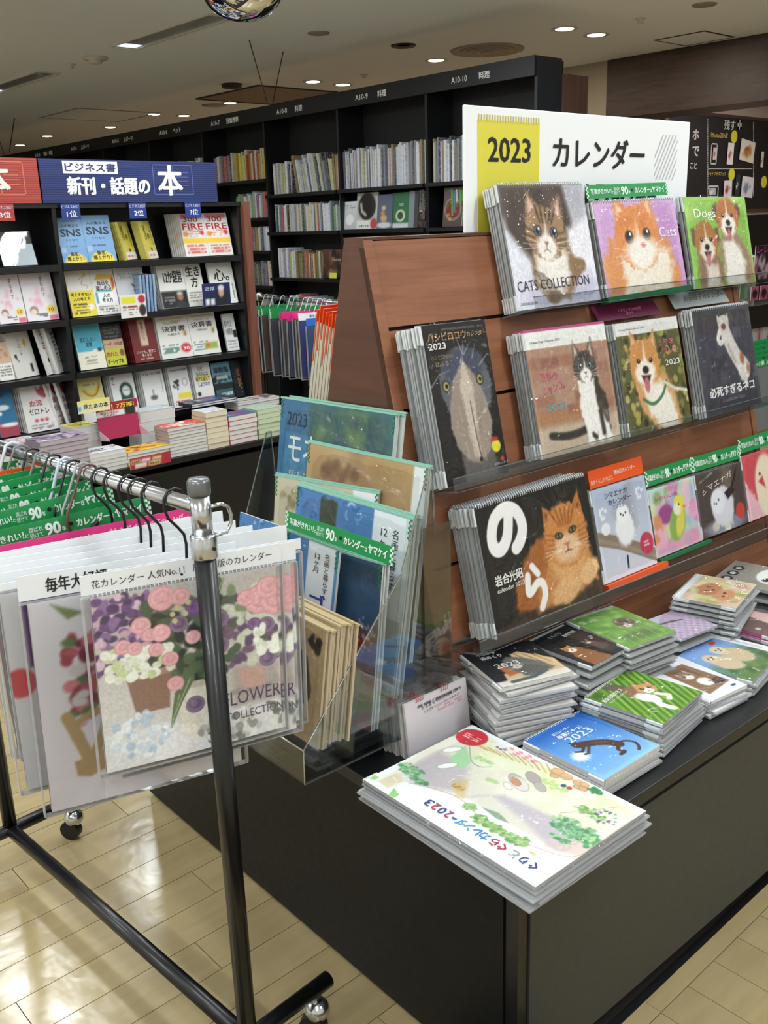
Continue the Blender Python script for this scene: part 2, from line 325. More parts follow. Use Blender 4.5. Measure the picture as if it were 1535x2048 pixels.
# ================================================================== SETTING
def floor_mat():
    m = bpy.data.materials.new('floor_plank'); MATS['floor_plank'] = m; nt, N, L, b = nodes(m)
    tc = N.new('ShaderNodeTexCoord'); oi = N.new('ShaderNodeObjectInfo'); mp = N.new('ShaderNodeMapping'); mp.inputs['Scale'].default_value = (3, 22, 1)
    cb = N.new('ShaderNodeCombineXYZ'); mu = N.new('ShaderNodeMath'); mu.operation = 'MULTIPLY'; mu.inputs[1].default_value = 50; L.new(oi.outputs['Random'], mu.inputs[0]); L.new(mu.outputs[0], cb.inputs[2])
    ad = N.new('ShaderNodeVectorMath'); L.new(tc.outputs['Object'], ad.inputs[0]); L.new(cb.outputs[0], ad.inputs[1]); L.new(ad.outputs[0], mp.inputs[0])
    nz = N.new('ShaderNodeTexNoise'); nz.inputs['Scale'].default_value = 1.5; nz.inputs['Detail'].default_value = 5; L.new(mp.outputs[0], nz.inputs[0])
    cr = N.new('ShaderNodeValToRGB'); cr.color_ramp.elements[0].color = (*lin('#9a8963'), 1); cr.color_ramp.elements[1].color = (*lin('#a6956e'), 1); cr.color_ramp.elements[0].position = .3; cr.color_ramp.elements[1].position = .7
    L.new(nz.outputs[0], cr.inputs[0]); hv = N.new('ShaderNodeHueSaturation'); mr = N.new('ShaderNodeMapRange'); mr.inputs['To Min'].default_value = .93; mr.inputs['To Max'].default_value = 1.05
    L.new(oi.outputs['Random'], mr.inputs['Value']); L.new(mr.outputs[0], hv.inputs['Value']); L.new(cr.outputs[0], hv.inputs['Color']); L.new(hv.outputs[0], b.inputs['Base Color'])
    n2 = N.new('ShaderNodeTexNoise'); n2.inputs['Scale'].default_value = 9; n2.inputs['Detail'].default_value = 3; geo = N.new('ShaderNodeNewGeometry'); L.new(geo.outputs['Position'], n2.inputs[0])
    bp = N.new('ShaderNodeBump'); bp.inputs['Strength'].default_value = .10; bp.inputs['Distance'].default_value = .02; L.new(n2.outputs[0], bp.inputs['Height']); L.new(bp.outputs[0], b.inputs['Normal'])
    r2 = N.new('ShaderNodeMapRange'); r2.inputs['To Min'].default_value = .10; r2.inputs['To Max'].default_value = .26; L.new(n2.outputs[0], r2.inputs['Value']); L.new(r2.outputs[0], b.inputs['Roughness'])
    b.inputs['Specular IOR Level'].default_value = .55
    return m
FLOORM = floor_mat()
def far_floor_mat():
    m = bpy.data.materials.new('floor_beyond'); nt, N, L, b = nodes(m); tc = N.new('ShaderNodeTexCoord'); br = N.new('ShaderNodeTexBrick')
    br.inputs['Scale'].default_value = 1; br.inputs['Brick Width'].default_value = .91; br.inputs['Row Height'].default_value = .1137; br.inputs['Mortar Size'].default_value = .0015
    br.inputs['Color1'].default_value = (*lin('#a4936c'), 1); br.inputs['Color2'].default_value = (*lin('#b09f76'), 1); br.inputs['Mortar'].default_value = (.05, .04, .03, 1)
    L.new(tc.outputs['Object'], br.inputs['Vector']); L.new(br.outputs[0], b.inputs['Base Color']); b.inputs['Roughness'].default_value = .2; return m
fl = MB().box(-6, 16, -6, 26, -.06, -.004).build('floor', [far_floor_mat()]); struct(fl)
PW = .1137
MB().box(-1.2, 2.4, .3, 4.2, -.0039, -.0034).build('joint_bed', [mat('joint_dark', '#1c1814', .8)], fl)
pk = MB().box(.001, .909, .001, PW - .001, -.003, 0).mesh('plank', FLOORM)
OFF = {0: .06, 9: .096, 8: .673, 6: 1.002, 4: .873}      # joints seen in the photograph, by row
for k in range(-1, 26):
    y0 = 1.226 + (k) * PW; x0 = {9: 1.006, 8: .673, 5: 1.002, 3: .873, 10: .45, 7: .30, 6: 1.40, 4: .50, 2: .35, 1: .72}.get(k, random.Random(k).uniform(0, .9))
    x = x0 - .91 * math.ceil((x0 + .75) / .91)
    while x < 1.15: inst('plank', pk, fl, Matrix.Translation((x, y0, 0))); x += .91
pk2 = MB().box(.0008, .1032, -.908, 0, -.003, 0).mesh('plank', FLOORM)
for k in range(12): inst('plank', pk2, fl, Matrix.Translation((1.25 + .104 * k, .827, 0)))
pk3 = MB().box(0, .9092, .0007, .0393, -.003, 0).mesh('plank', FLOORM)
for k in range(2): inst('plank', pk3, fl, Matrix.Translation((.55 + .91 * k, .828, 0)))
MB().box(.55, 2.6, .868, .886, -.003, .0005).build('black_floor_strip', [BLACK], fl)  # thin black strip on the floor along the table front
# ceiling boards with open joints
cm = mat('ceiling_paint', '#e2e7f0', .85); ceil = MB().box(-6, 16, -6, 26, ZC + .006, ZC + .12).build('ceiling', [mat('ceiling_void', '#3a3632', .9)]); struct(ceil)
xs = [-6, .9, 4.585, 8.3, 16]; ys = [-6, -1.6, 2.2, 6.03, 9.85, 13.7, 17.5, 26]
for i in range(4):
    for j in range(7): MB().box(xs[i] + .002, xs[i + 1] - .002, ys[j] + .002, ys[j + 1] - .002, ZC, ZC + .01).build('ceiling_board', [cm], ceil)
struct(MB().box(-6, 16, 26, 26.1, 0, ZC).build('wall_back', [mat('far_wall', '#c9c3ba', .9)]))
struct(MB().box(-3.3, -3.2, -3.2, 26, 0, ZC).build('bounce_wall_left', [mat('white_bounce_wall', '#e6e4e0', .85)])); struct(MB().box(-3.2, 16, -3.3, -3.2, 0, ZC).build('bounce_wall_front', [MATS['white_bounce_wall']]))  # unseen walls, set close and white to bounce light onto the ceiling
struct(MB().box(7.09, 7.2, 5.04, 26, 0, ZC).build('wall_right', [mat('beige_wallpaper', '#a79c88', .85, bump=.3, bscale=120)]))
DW = wood('dark_walnut', '#2c201a', '#49362b', 1, .45, .8)
struct(MB().box(7.08, 7.5, -6, 5.035, 2.355, ZC - .001).build('trim_1', [DW]))
struct(MB().box(7.2, 16, 5.36, 5.5, 0, ZC).build('wall_alcove', [mat('alcove_wall', '#b9aca0', .8)])); struct(MB().box(13.9, 14, -6, 5.36, 0, ZC).build('wall_far_right', [MATS['alcove_wall']]))
area(9.2, 3.8, ZC - .04, 1.6, 1.2, 45, (1, .93, .9))
# ---- ceiling fittings
GLOW = mat('lit_diffuser', '#fff4e2', .5, emit=9); RIM = mat('fitting_rim', '#c2bcb2', .4); DARKH = mat('dark_hole', '#0b0a09', .6)
def downlight(x, y, lab, grp):
    t = thing('downlight', lab, 'ceiling light', Matrix.Translation((x, y, ZC)), grp)
    MB().lathe([(.062, -.004), (.088, -.006), (.09, -.001), (.062, -.001)], 28).build('rim', [RIM], t, smooth=True)
    MB().lathe([(.061, -.001), (.061, -.005), (.03, -.0055)], 28).build('diffuser', [GLOW], t)
    l = bpy.data.lights.new('downlight_lamp', 'AREA'); l.shape = 'DISK'; l.size = .12; l.energy = 9; l.color = (1, .86, .70); o = bpy.data.objects.new('downlight_lamp', l); COL.objects.link(o); o.parent = t; o.location = (0, 0, -.012)
for i, (x, y) in enumerate(((5.84, 5.76), (5.69, 4.40), (6.06, 4.41), (5.86, 8.68), (5.70, 7.14), (6.05, 7.15), (5.67, 9.86), (6.03, 9.85), (5.86, 11.25), (5.65, 12.55), (5.84, 13.88))):
    lab = {0: 'round lit downlight alone above the label A10-10 of the tall bookcase', 1: 'left of the two nearest lit downlights at upper right', 2: 'right of the two nearest lit downlights, above the white sign', 3: 'single lit downlight above the A10-6 label beside the square ceiling grille',
           4: 'left downlight of the pair above the A10-8 label', 5: 'right downlight of the pair above the A10-8 label, by the header', 6: 'left downlight of the pair above the A10-5 label', 7: 'right downlight of the pair above the A10-5 label', 8: 'single lit downlight above the A10-4 label', 9: 'lit downlight above the gap of red and blue signs', 10: 'farthest lit downlight at the left edge of the ceiling'}[i]
    downlight(x, y, lab, 'warm round downlights over the far aisle')
def trough(x, y0, y1, lab, w=.17):
    t = thing('fluorescent_trough', lab, 'ceiling light', Matrix.Translation((x, y0, ZC)), 'recessed light troughs'); L = y1 - y0
    MB().box(-w / 2 - .012, -w / 2, 0, L, -.012, 0).box(w / 2, w / 2 + .012, 0, L, -.012, 0).box(-w / 2, w / 2, -.012, 0, -.012, 0).box(-w / 2, w / 2, L, L + .012, -.012, 0).build('frame', [RIM], t)
    MB().add([(-w / 2, 0, -.002), (w / 2, 0, -.002), (w / 2, L, -.002), (-w / 2, L, -.002)], [(0, 1, 2, 3)]).build('reflector', [mat('trough_reflector', '#b9bcc0', .25, metal=.6)], t)
    MB().add([(-w / 2 + .01, L - .13, -.004), (w / 2 - .01, L - .13, -.004), (w / 2 - .01, L - .02, -.004), (-w / 2 + .01, L - .02, -.004)], [(0, 1, 2, 3)]).build('lit_end', [mat('trough_glow', '#dcebff', .4, emit=1.3)], t)
trough(3.55, 5.28, 6.51, 'recessed light trough in the ceiling just left of the dome mirror'); trough(3.56, 7.75, 8.99, 'recessed light trough at the upper left edge of the ceiling')
def disc(name, lab, cat, px, py, prof, mats, sm=True):
    p = hz(px, py, ZC); t = MB().lathe(prof, 28).build(name, mats, None, Matrix.Translation((p.x, p.y, ZC)), smooth=sm); return tag(t, lab, cat)
# round air diffuser with rings
p = hz(974, 99, ZC); t = thing('air_diffuser', 'round ribbed air diffuser in the ceiling between the downlights', 'air vent', Matrix.Translation((p.x, p.y, ZC)))
for i, r in enumerate((.27, .2, .15, .10, .05)): MB().lathe([(r - .035, -.004 - .004 * i), (r, -.012 - .003 * i), (r + .004, -.001), (r - .03, -.001)], 32).build('ring', [mat('diffuser_ring', '#978b7c', .5)], t, smooth=True)
disc('air_nozzle', 'dark open ceiling nozzle above the A10-9 label', 'air vent', 806, 90, [(.05, -.001), (.085, -.012), (.09, -.001), (.06, -.001)], [mat('dark_metal_rim', '#2a2522', .5)])
disc('air_nozzle', 'dark open ceiling nozzle above the A10-7 label', 'air vent', 463, 168, [(.05, -.001), (.085, -.03), (.09, -.001), (.06, -.001)], [MATS['dark_metal_rim']])
disc('ceiling_speaker', 'small round flat ceiling plate between the dome mirror and the downlights', 'speaker', 637, 66, [(.02, -.002), (.07, -.006), (.075, -.001)], [mat('plate_grey', '#8b857d', .5)])
disc('ceiling_speaker', 'round flat ceiling plate at the top right edge', 'speaker', 1408, 9, [(.02, -.002), (.07, -.006), (.075, -.001)], [MATS['plate_grey']])
disc('sprinkler', 'sprinkler head near the two nearest downlights', 'sprinkler', 1280, 37, [(.006, -.03), (.02, -.028), (.012, -.01), (.035, -.004), (.036, -.001)], [RIM])
disc('sprinkler', 'sprinkler head left of the long light trough', 'sprinkler', 142, 128, [(.006, -.03), (.02, -.028), (.012, -.01), (.035, -.004), (.036, -.001)], [RIM])
disc('sprinkler', 'small sprinkler head above the downlight pair over A10-8', 'sprinkler', 728, 149, [(.006, -.03), (.02, -.028), (.012, -.01), (.035, -.004), (.036, -.001)], [RIM])
disc('smoke_detector', 'round smoke detector under the left ceiling trough', 'smoke detector', 190, 115, [(.02, -.045), (.045, -.04), (.05, -.02), (.085, -.015), (.09, -.001)], [RIM])
disc('ceiling_plate', 'dark oval plate in the ceiling above the bookcase label A10-6', 'air vent', 428, 210, [(.02, -.003), (.12, -.008), (.125, -.001)], [MATS['plate_grey']])
p = hz(540, 190, ZC); t = thing('air_grille', 'large square brown ceiling grille above the tall bookcase', 'air vent', Matrix.Translation((5.85, 8.05, ZC)))
MB().box(-.44, .44, -.5, .5, -.006, -.001).build('panel', [mat('grille_brown', '#7d6a59', .6)], t); MB().box(-.46, .46, -.52, -.5, -.012, 0).box(-.46, .46, .5, .52, -.012, 0).box(-.46, -.44, -.5, .5, -.012, 0).box(.44, .46, -.5, .5, -.012, 0).build('frame', [MATS['dark_metal_rim']], t)
t = thing('access_hatch', 'square ceiling access hatch outlined in dark beside the walnut beam', 'hatch', Matrix.Translation((6.82, 4.1, ZC)))
MB().box(-.2, .19, -.19, .19, -.003, -.001).build('hatch_door', [cm], t); MB().box(-.215, .205, -.205, -.19, -.004, 0).box(-.215, .205, .19, .205, -.004, 0).box(-.215, -.2, -.19, .19, -.004, 0).box(.19, .205, -.19, .19, -.004, 0).build('frame', [MATS['dark_metal_rim']], t)
t = thing('access_hatch', 'thinly outlined ceiling hatch left of the brown grille', 'hatch', Matrix.Translation((5.2, 10.2, ZC)))
MB().box(-.45, .45, -.45, .45, -.003, -.001).build('hatch_door', [cm], t); MB().box(-.47, .47, -.47, -.45, -.006, 0).box(-.47, .47, .45, .47, -.006, 0).box(-.47, -.45, -.45, .45, -.006, 0).box(.45, .47, -.45, .45, -.006, 0).build('frame', [MATS['plate_grey']], t)
# hanging wires that stay the header of the tall bookcase
for a, b, lab in (((498, 80), (535, 208), 'left'), ((566, 103), (545, 208), 'right')):
    A = hz(a[0], a[1], ZC); B = hit(b[0], b[1], (4.9, 0, 0), V((1, 0, 0)))
    tag(MB().cyl(A, B, .004, 6).build('stay_wire', [MATS['dark_metal_rim']]), lab + ' of the two slanting stay wires above the A10-8 label', 'wire')
for a, b, lab in (((29, 237), (19, 302), 'right'), ((-16, 240), (8, 308), 'left')):
    A = hz(a[0], a[1], ZC); B = hit(b[0], b[1], (4.9, 0, 0), V((1, 0, 0)))
    tag(MB().cyl(A, B, .006, 6).build('stay_wire', [MATS['dark_metal_rim']]), lab + ' stay wire above the red sign at the far left', 'wire')
# dome mirror
p = hit(484, -22, (0, 3.35, 0), V((0, 1, 0)))
t = thing('dome_mirror', 'chrome convex dome mirror hanging at the top edge', 'mirror', Matrix.Translation(p)); R_ = .155
MB().lathe([(R_ * math.sin(a) + .0001, -R_ * .72 * math.cos(a)) for a in [i * math.pi / 2 / 12 for i in range(13)]], 40).build('mirror_shell', [mat('mirror_chrome', '#e6e8ea', .03, metal=1)], t, smooth=True)
MB().lathe([(R_ - .004, 0), (R_ + .008, 0), (R_ + .008, .012), (R_ - .004, .012)], 40).build('rim', [mat('mirror_rim', '#d8dadb', .3)], t)
MB().cyl((0, 0, .01), (0, 0, ZC - p.z), .006, 8).build('hanging_rod', [CHROME], t)
# ================================================================== DISPLAY TABLE
TZ = .525
t = thing('display_table', 'long low black display table under the calendars', 'table', MT)
TL_ = 2.6; TD = 1.414
MB().box(-.012, TL_, -.012, TD + .012, TZ - .028, TZ).build('table_top', [BLACK], t, bevel=.002)
MB().box(.03, TL_, .004, TD - .004, TZ - .05, TZ - .028).build('recess_strip', [RUB], t)
MB().box(.032, TL_ - .01, 0, .02, .045, TZ - .05).build('front_panel', [CHAR], t); MB().box(0, .018, .035, TD, .012, TZ - .028).build('end_panel', [BLACKG], t)
MB().box(.004, .030, .004, .033, .012, TZ - .028).build('corner_post', [BLKM], t)
MB().box(.02, TL_ - .01, TD - .02, TD, .03, TZ - .05).build('back_panel', [CHAR], t)
MB().box(.04, TL_ - .02, .03, .05, 0, .06).build('kick_board', [mat('bronze_kick', '#5a4230', .3, metal=.5)], t)
MB().box(TL_ - .018, TL_, .02, TD - .02, .01, TZ - .05).build('end_panel', [BLACKG], t)
# ================================================================== WOODEN STAND
AZ = 1.542; U0, U1 = .27, 1.68; VC = .704
t = thing('slatted_display_stand', 'cherry wood sloping display stand with slatted front on the table', 'display stand', MT)
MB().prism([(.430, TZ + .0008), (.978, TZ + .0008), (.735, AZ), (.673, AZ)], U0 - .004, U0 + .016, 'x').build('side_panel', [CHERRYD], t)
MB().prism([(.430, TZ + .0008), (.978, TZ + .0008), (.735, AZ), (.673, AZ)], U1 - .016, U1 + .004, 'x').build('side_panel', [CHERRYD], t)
MB().box(U0 - .004, U1 + .004, .672, .736, AZ, AZ + .006).build('top_cap', [CHERRYD], t)
SL = math.hypot(.243, 1.017)   # slope length
LS = MT.inverted() @ MS
def slope_box(name, x0, x1, y0, y1, z0, z1, m): return MB().box(x0, x1, y0, y1, z0, z1, M=LS).build(name, m, t)
slope_box('backing_board', .016, U1 - U0 - .016, .025, SL - .004, -.03, -.016, [RUB])
ed = [.008, .155, .163, .330, .338, .505, .513, .680, .688, .855, .863, SL - .002]
for i in range(0, 12, 2): slope_box('slat_panel', .022 if i < 10 else .018, U1 - U0 - .022, ed[i], ed[i + 1], -.015, 0, [CHERRY])
slope_box('edge_trim', -.004, .020, .010, SL, -.016, .003, [CHERRY]); slope_box('edge_trim', U1 - U0 - .020, U1 - U0 + .004, .010, SL, -.016, .003, [CHERRY])
# acrylic ledges
for s, x0, lab, tl in ((.153, .022, 'lowest', -.020), (.500, .03, 'middle', 0), (.851, .372, 'highest', 0)):
    g = thing('acrylic_ledge', lab + ' clear acrylic ledge on the sloping stand', 'ledge', MS @ Matrix.Translation((x0, s, .0036)) @ Matrix.Rotation(tl, 4, 'Z')); w = U1 - U0 - x0
    MB().box(0, w, 0, .004, 0, .105).build('shelf_plate', [ACR], g); MB().box(0, w, .004, .030, .101, .105).build('front_lip', [ACR], g)
    MB().box(0, w, .004, .02, 0, .003).build('back_lip', [ACR], g); MB().box(0, w, -.0005, .0005, .1045, .1058).box(0, w, .029, .0305, .1005, .1055).box(-.001, .001, 0, .004, 0, .105).build('cut_edge', [ACRE], g)
# sign on top
g = thing('calendar_sign', 'white and yellow 2023 calendar sign board standing on the stand', 'sign', MT @ Matrix.Translation((.602, .705, AZ + .006)) @ Matrix.Rotation(math.pi / 2, 4, 'X'))
SW, SH = .905, .275
MB().box(0, SW, 0, SH, -.008, 0).build('board', [WHITE], g, bevel=.002); MB().box(.04, .255, 0, .246, 0, .0012).build('yellow_panel', [mat('sign_yellow', '#d9cf45', .45)], g)
for k in range(22): pass
mb = MB()
for k in range(24): mb.box(.043 + k * .009, .046 + k * .009, .242, .258, .0012, .002)
mb.build('coil_print', [mat('sign_ring', '#c9bf62', .5)], g)
mb = MB()
for k in range(9):
    x = .70 + k * .0155
    mb.add([(max(.74, x - .0), .12 + max(0, .74 - x) * 1.6, .001), (min(.845, x + .074), min(.238, .12 + .118 * min(1, (.845 - x) / .074)), .001), (min(.845, x + .0785), min(.238, .12 + .118 * min(1, (.845 - x - .004) / .074)), .001), (max(.74, x + .0045), .12 + max(0, .7355 - x) * 1.6, .001)], [(0, 1, 2, 3)])
mb.build('hatch_print', [mat('sign_hatch', '#b9bbbb', .5)], g)
text(g, '2023', .073, .155, .150, .056, '#1a1a1a', .002, .03); text(g, 'カレンダー', .305, .145, .385, .075, '#1c1a1a', .002, .025); text(g, 'CALENDAR', .315, .055, .45, .055, '#1c1a1a', .002, .05)
# ================================================================== TALL BLACK BOOKCASE (runs away to the left)
BX = 4.8; Y0 = 3.93
NB = 14
t = thing('tall_bookcase', 'very long tall black bookcase with labelled header behind the stand', 'bookcase', Matrix.Identity(4))
YE = Y0 + .92 * NB
MB().box(BX, BX + .02, Y0 - .005, YE, 2.392, 2.502).build('header_board', [BLACK], t); MB().box(BX + .02, BX + .24, Y0 + .01, YE, 2.47, 2.50).build('top_board', [BLACK], t)
MB().box(BX + .26, BX + .28, Y0, YE, 0, 2.49).build('back_panel', [mat('black_back', '#0c0c0e', .6)], t)
MB().box(BX + .02, BX + .25, Y0 - .012, Y0 + .01, 0, 2.50).build('end_panel', [mat('blueblack_panel', '#1a2029', .4)], t)
MB().box(BX + .255, BX + .49, Y0 - .03, Y0 - .005, 0, 2.415).build('walnut_end_board', [wood('walnut_end', '#4a342d', '#5f453c', 2, .5)], t)
for k in range(1, NB + 1): MB().box(BX + .015, BX + .26, Y0 + .92 * k - .011, Y0 + .92 * k + .011, 0, 2.46).build('divider', [BLACK], t)
LV0 = [1.836, 1.547, 1.188, .86, .52, .1]; LV1 = [1.965, 1.665, 1.40, 1.115, .85, .52, .1]
for k in range(NB):
    for z in (LV0 if k < 3 else LV1): MB().box(BX - (.02 if k < 3 else 0), BX + .26, Y0 + .92 * k + .011, Y0 + .92 * (k + 1) - .011, z - .024, z).build('shelf', [BLACK], t)
HT = (('A10-10', '料理'), ('A10-9', '料理'), ('A10-8', '料理'), ('A10-7', '冠婚葬祭'), ('A10-6', 'ペット'), ('A10-5', 'スポーツ'), ('A10-4', 'スポーツ'), ('A10-3', '囲碁・将棋'))
MX = Matrix.Translation((BX, 0, 0)) @ Matrix.Rotation(-math.pi / 2, 4, 'Z') @ Matrix.Rotation(math.pi / 2, 4, 'X')   # text frame on a face looking to -X: local x -> -Y
for k, (a, b) in enumerate(HT):
    yc = 4.60 + .92 * k + (.02 * k if k < 4 else 0); text(t, a, -yc, 2.424, .135, .036, '#eceeee', .002, .015, M=MX); text(t, b, -yc + .235, 2.42, .045 * len(b), .044, '#f0f2f2', .002, .02, M=MX)
# spines ------------------------------------------------------------
spm = MB().box(0, 1, 0, 1, 0, 1).mesh('book_spine', SPINE); NSP = [0, 0, 0]
def ordn(n): return '%d%s' % (n, 'th' if 10 < n % 100 < 14 else {1: 'st', 2: 'nd', 3: 'rd'}.get(n % 10, 'th'))
def spines(ya, yb, z, hmin, hmax, tmin, tmax, pal, label, grp, seed, lean=0, depth=.17, xf=.035):
    R = random.Random(seed); y = ya; NSP[1] = 0; row = []
    while y < yb - tmin:
        th = R.uniform(tmin, tmax); h = R.uniform(hmin, hmax); c = R.choice(pal)
        if isinstance(lean, tuple): a = lean[0] * max(0, min(1, (y - lean[1]) / .12)) 
        else: a = R.uniform(-lean, lean) * 0
        NSP[1] += 1; n = (c[1], NSP[1])
        M = Matrix.Translation((BX + xf + R.uniform(0, .02), y, z + .0012 + abs(math.sin(a)) * th)) @ Matrix.Rotation(a, 4, 'X') @ Matrix.Diagonal((depth, th, h, 1))
        o = inst('shelf_book', spm, None, None, c[0]); o.matrix_world = M; row.append((o, c[1])); NSP[0] += 1
        y += th / math.cos(a) + R.uniform(.0006, .0025) + abs(a) * .02
    for i, (o, cn) in enumerate(row): tag(o, '%s %s, %s from right' % (cn, label, ordn(i + 1)), 'book', grp)
W_ = [('#dfe3ea', 'white'), ('#cfd4dc', 'white'), ('#e6e8ec', 'white'), ('#d5d9e0', 'white'), ('#bfc5d0', 'pale grey'), ('#8d93a0', 'grey'), ('#2c2f3a', 'dark'), ('#c9b9c4', 'pinkish'), ('#a08a60', 'tan'), ('#c9c7a0', 'cream'), ('#dfe3ea', 'white'), ('#3f4a63', 'navy')]
MIX = [('#c8ccd2', 'white'), ('#2a2622', 'black'), ('#6e6a5a', 'olive'), ('#a8323a', 'red'), ('#8f9aa8', 'grey'), ('#d6d0b4', 'cream'), ('#3b5a44', 'green'), ('#c9cbd0', 'white'), ('#23252c', 'black'), ('#4f5a70', 'blue grey')]
WR = [('#d9dbe0', 'white'), ('#c6c9cf', 'white'), ('#b8424c', 'red'), ('#9aa7a0', 'pale green'), ('#7fae6a', 'green'), ('#d9dbe0', 'white'), ('#7b4a6a', 'purple')]
YL = [('#c9b95a', 'yellow'), ('#b89a4a', 'ochre'), ('#c8c6bc', 'white'), ('#a5583a', 'rust'), ('#d4cd72', 'yellow')]
FG = 'spines in the tall bookcase: '
spines(4.50, 4.835, 1.836, .235, .285, .009, .017, W_, 'spine on the top row just left of the white sign', FG + 'top row by the sign', 1)
spines(4.865, 5.755, 1.836, .245, .285, .011, .019, W_, 'spine on the top row of bay A10-9', FG + 'top row A10-9', 2)
spines(5.785, 6.36, 1.836, .21, .285, .012, .024, W_, 'leaning spine on the top row of bay A10-8', FG + 'top row A10-8', 3, lean=(-.18, 5.80))
spines(6.37, 6.66, 1.836, .215, .25, .014, .026, W_ + [('#16171b', 'black')] * 4, 'upright spine on the left top row of bay A10-8', FG + 'top row A10-8 left', 4)
spines(4.43, 4.70, 1.547, .23, .245, .014, .018, [('#d2693a', 'orange'), ('#5a7fb0', 'blue'), ('#5f9a4f', 'green'), ('#c9ccd0', 'white')], 'magazine spine on the second row by the white sign', FG + 'second row by the sign', 5)
spines(4.90, 4.96, 1.547, .24, .25, .010, .012, [('#1b1a1c', 'black')], 'spine of the dark set beside the green cover', FG + 'dark set', 6)
spines(5.79, 5.90, 1.547, .17, .22, .011, .02, WR, 'spine at the right of the second row, bay A10-8', FG + 'second row A10-8 right', 7)
spines(5.91, 6.66, 1.547, .19, .215, .014, .026, MIX + W_, 'spine on the second row of bay A10-8', FG + 'second row A10-8', 8)
spines(6.05, 6.40, 1.188, .185, .215, .013, .021, [('#a04a34', 'rust'), ('#8a7a40', 'olive'), ('#25201c', 'black'), ('#c9c8c2', 'white'), ('#5f6a3c', 'green'), ('#b86a3a', 'orange')], 'spine on the third row of bay A10-8', FG + 'third row A10-8', 9)
spines(6.41, 6.64, 1.188, .20, .235, .012, .022, [('#cfd3da', 'white'), ('#b9c04a', 'lime'), ('#a9a4bc', 'lilac'), ('#e0e2e6', 'white')], 'taller spine on the left third row of bay A10-8', FG + 'third row A10-8 left', 10)
spines(6.15, 6.6, .86, .14, .2, .022, .035, WR + MIX, 'spine low behind the far hanging rack', FG + 'low row A10-8', 11)
spines(5.62, 6.0, .86, .14, .2, .022, .035, WR + MIX, 'spine low behind the far rack in bay A10-9', FG + 'low row A10-9', 12)
spines(6.71, 7.22, 1.965, .19, .25, .018, .03, YL, 'spine on the top row beside the blue sign', FG + 'top row A10-7', 13)
spines(7.24, 7.50, 1.965, .2, .22, .02, .035, WR + MIX, 'spine behind the end of the blue sign', FG + 'top row A10-7 left', 14, lean=.04)
spines(6.71, 7.2, 1.665, .16, .215, .018, .03, WR, 'spine on the second row beside the cherry case side', FG + 'second row A10-7', 15, lean=.03)
spines(6.71, 7.05, 1.40, .17, .20, .018, .028, WR + W_, 'spine on the third row beside the cherry case side', FG + 'third row A10-7', 16)
spines(6.71, 7.0, 1.115, .17, .21, .018, .03, WR + MIX, 'spine on the fourth row beside the cherry case side', FG + 'fourth row A10-7', 17)
spines(6.71, 6.95, .85, .14, .2, .02, .03, WR + MIX, 'spine on the fifth row beside the cherry case side', FG + 'fifth row A10-7', 18)
spines(7.62, 8.1, 1.965, .19, .23, .02, .035, WR, 'spine above the blue sign', FG + 'top row A10-6', 19); spines(8.9, 9.3, 1.965, .19, .25, .02, .04, WR, 'spine above the middle of the blue sign', FG + 'top row A10-5', 20)
spines(8.15, 8.5, 1.965, .12, .14, .02, .035, WR, 'low spine above the blue sign', FG + 'top row A10-6 low', 21)
def mkbook(name, label, M, w, h, th, art, grp=None, pagec=PAPER, cat='book', n=26, texts=()):
    """closed book seen from its cover: page block, boards and printed cover"""
    g = thing(name, label, cat, M, grp)
    MB().box(.002, w - .003, .002, h - .002, -th + .001, -.001).build('pages', [pagec], g)
    a = Art(w, h, n, '#e8e8e8'); art(a); cover('front_cover', w, h, a, g)
    mb = MB().box(0, w, 0, h, -th, -th + .0008).box(-.0008, 0, 0, h, -th, 0); m = mb.build('spine_and_back', [TINT], g); m.color = (*lin(tuple(np.clip(a.I[a.ny // 2, 0], 0, 1))), 1)
    for (s, x, y, tw, th_, c, *r) in texts: text(g, s, x * w, y * h, tw * w, th_ * h, c, .0012, r[0] if r else 0, r[1] if len(r) > 1 else 0)
    return g
MYZ = lambda y, z: Matrix.Translation((BX + .03, y, z)) @ Matrix.Rotation(-math.pi / 2, 4, 'Z') @ Matrix.Rotation(math.radians(84), 4, 'X')
def faceout(px0, px1, z, h, label, art, texts=()):
    ya = hit(px0, 440, (BX + .03, 0, 0), V((1, 0, 0))).y; yb = hit(px1, 440, (BX + .03, 0, 0), V((1, 0, 0))).y
    mkbook('cookbook', label, MYZ(ya, z + .0045), ya - yb, h, .012, art, texts=texts, n=22)
faceout(684, 711, 1.547, .20, 'pale cookbook with a white dish left of the dark round-bowl cover', lambda a: a._g('#b9bcc2', '#d6d8dc').el(.5, .35, .3, .25, '#e9e9ea').small(.1, .75, .9, .9, '#777777', 2))
faceout(711, 752, 1.547, .255, 'white cookbook with a dark round bowl on the cover in the tall bookcase', lambda a: a.lay(1, '#b9babb').rc(0, 0, 1, .25, '#e3e2e0').el(.5, .62, .42, .42, '#241a16').el(.42, .58, .3, .34, '#0f0b0a').st([(.2, .7), (.25, .5), (.45, .38)], .08, '#d0c9b0').el(.85, .14, .17, .17, '#b4473c'), [('お菓子の本', .12, .05, .5, .07, '#222222')])
faceout(752, 784, 1.547, .235, 'slate blue cookbook with small cakes on the cover', lambda a: a.lay(1, '#5a6175').el(.4, .6, .14, .1, '#c9b38a').el(.35, .45, .13, .1, '#b98f5a').el(.42, .3, .2, .14, '#caa877').el(.45, .1, .45, .12, '#cfd2d4'))
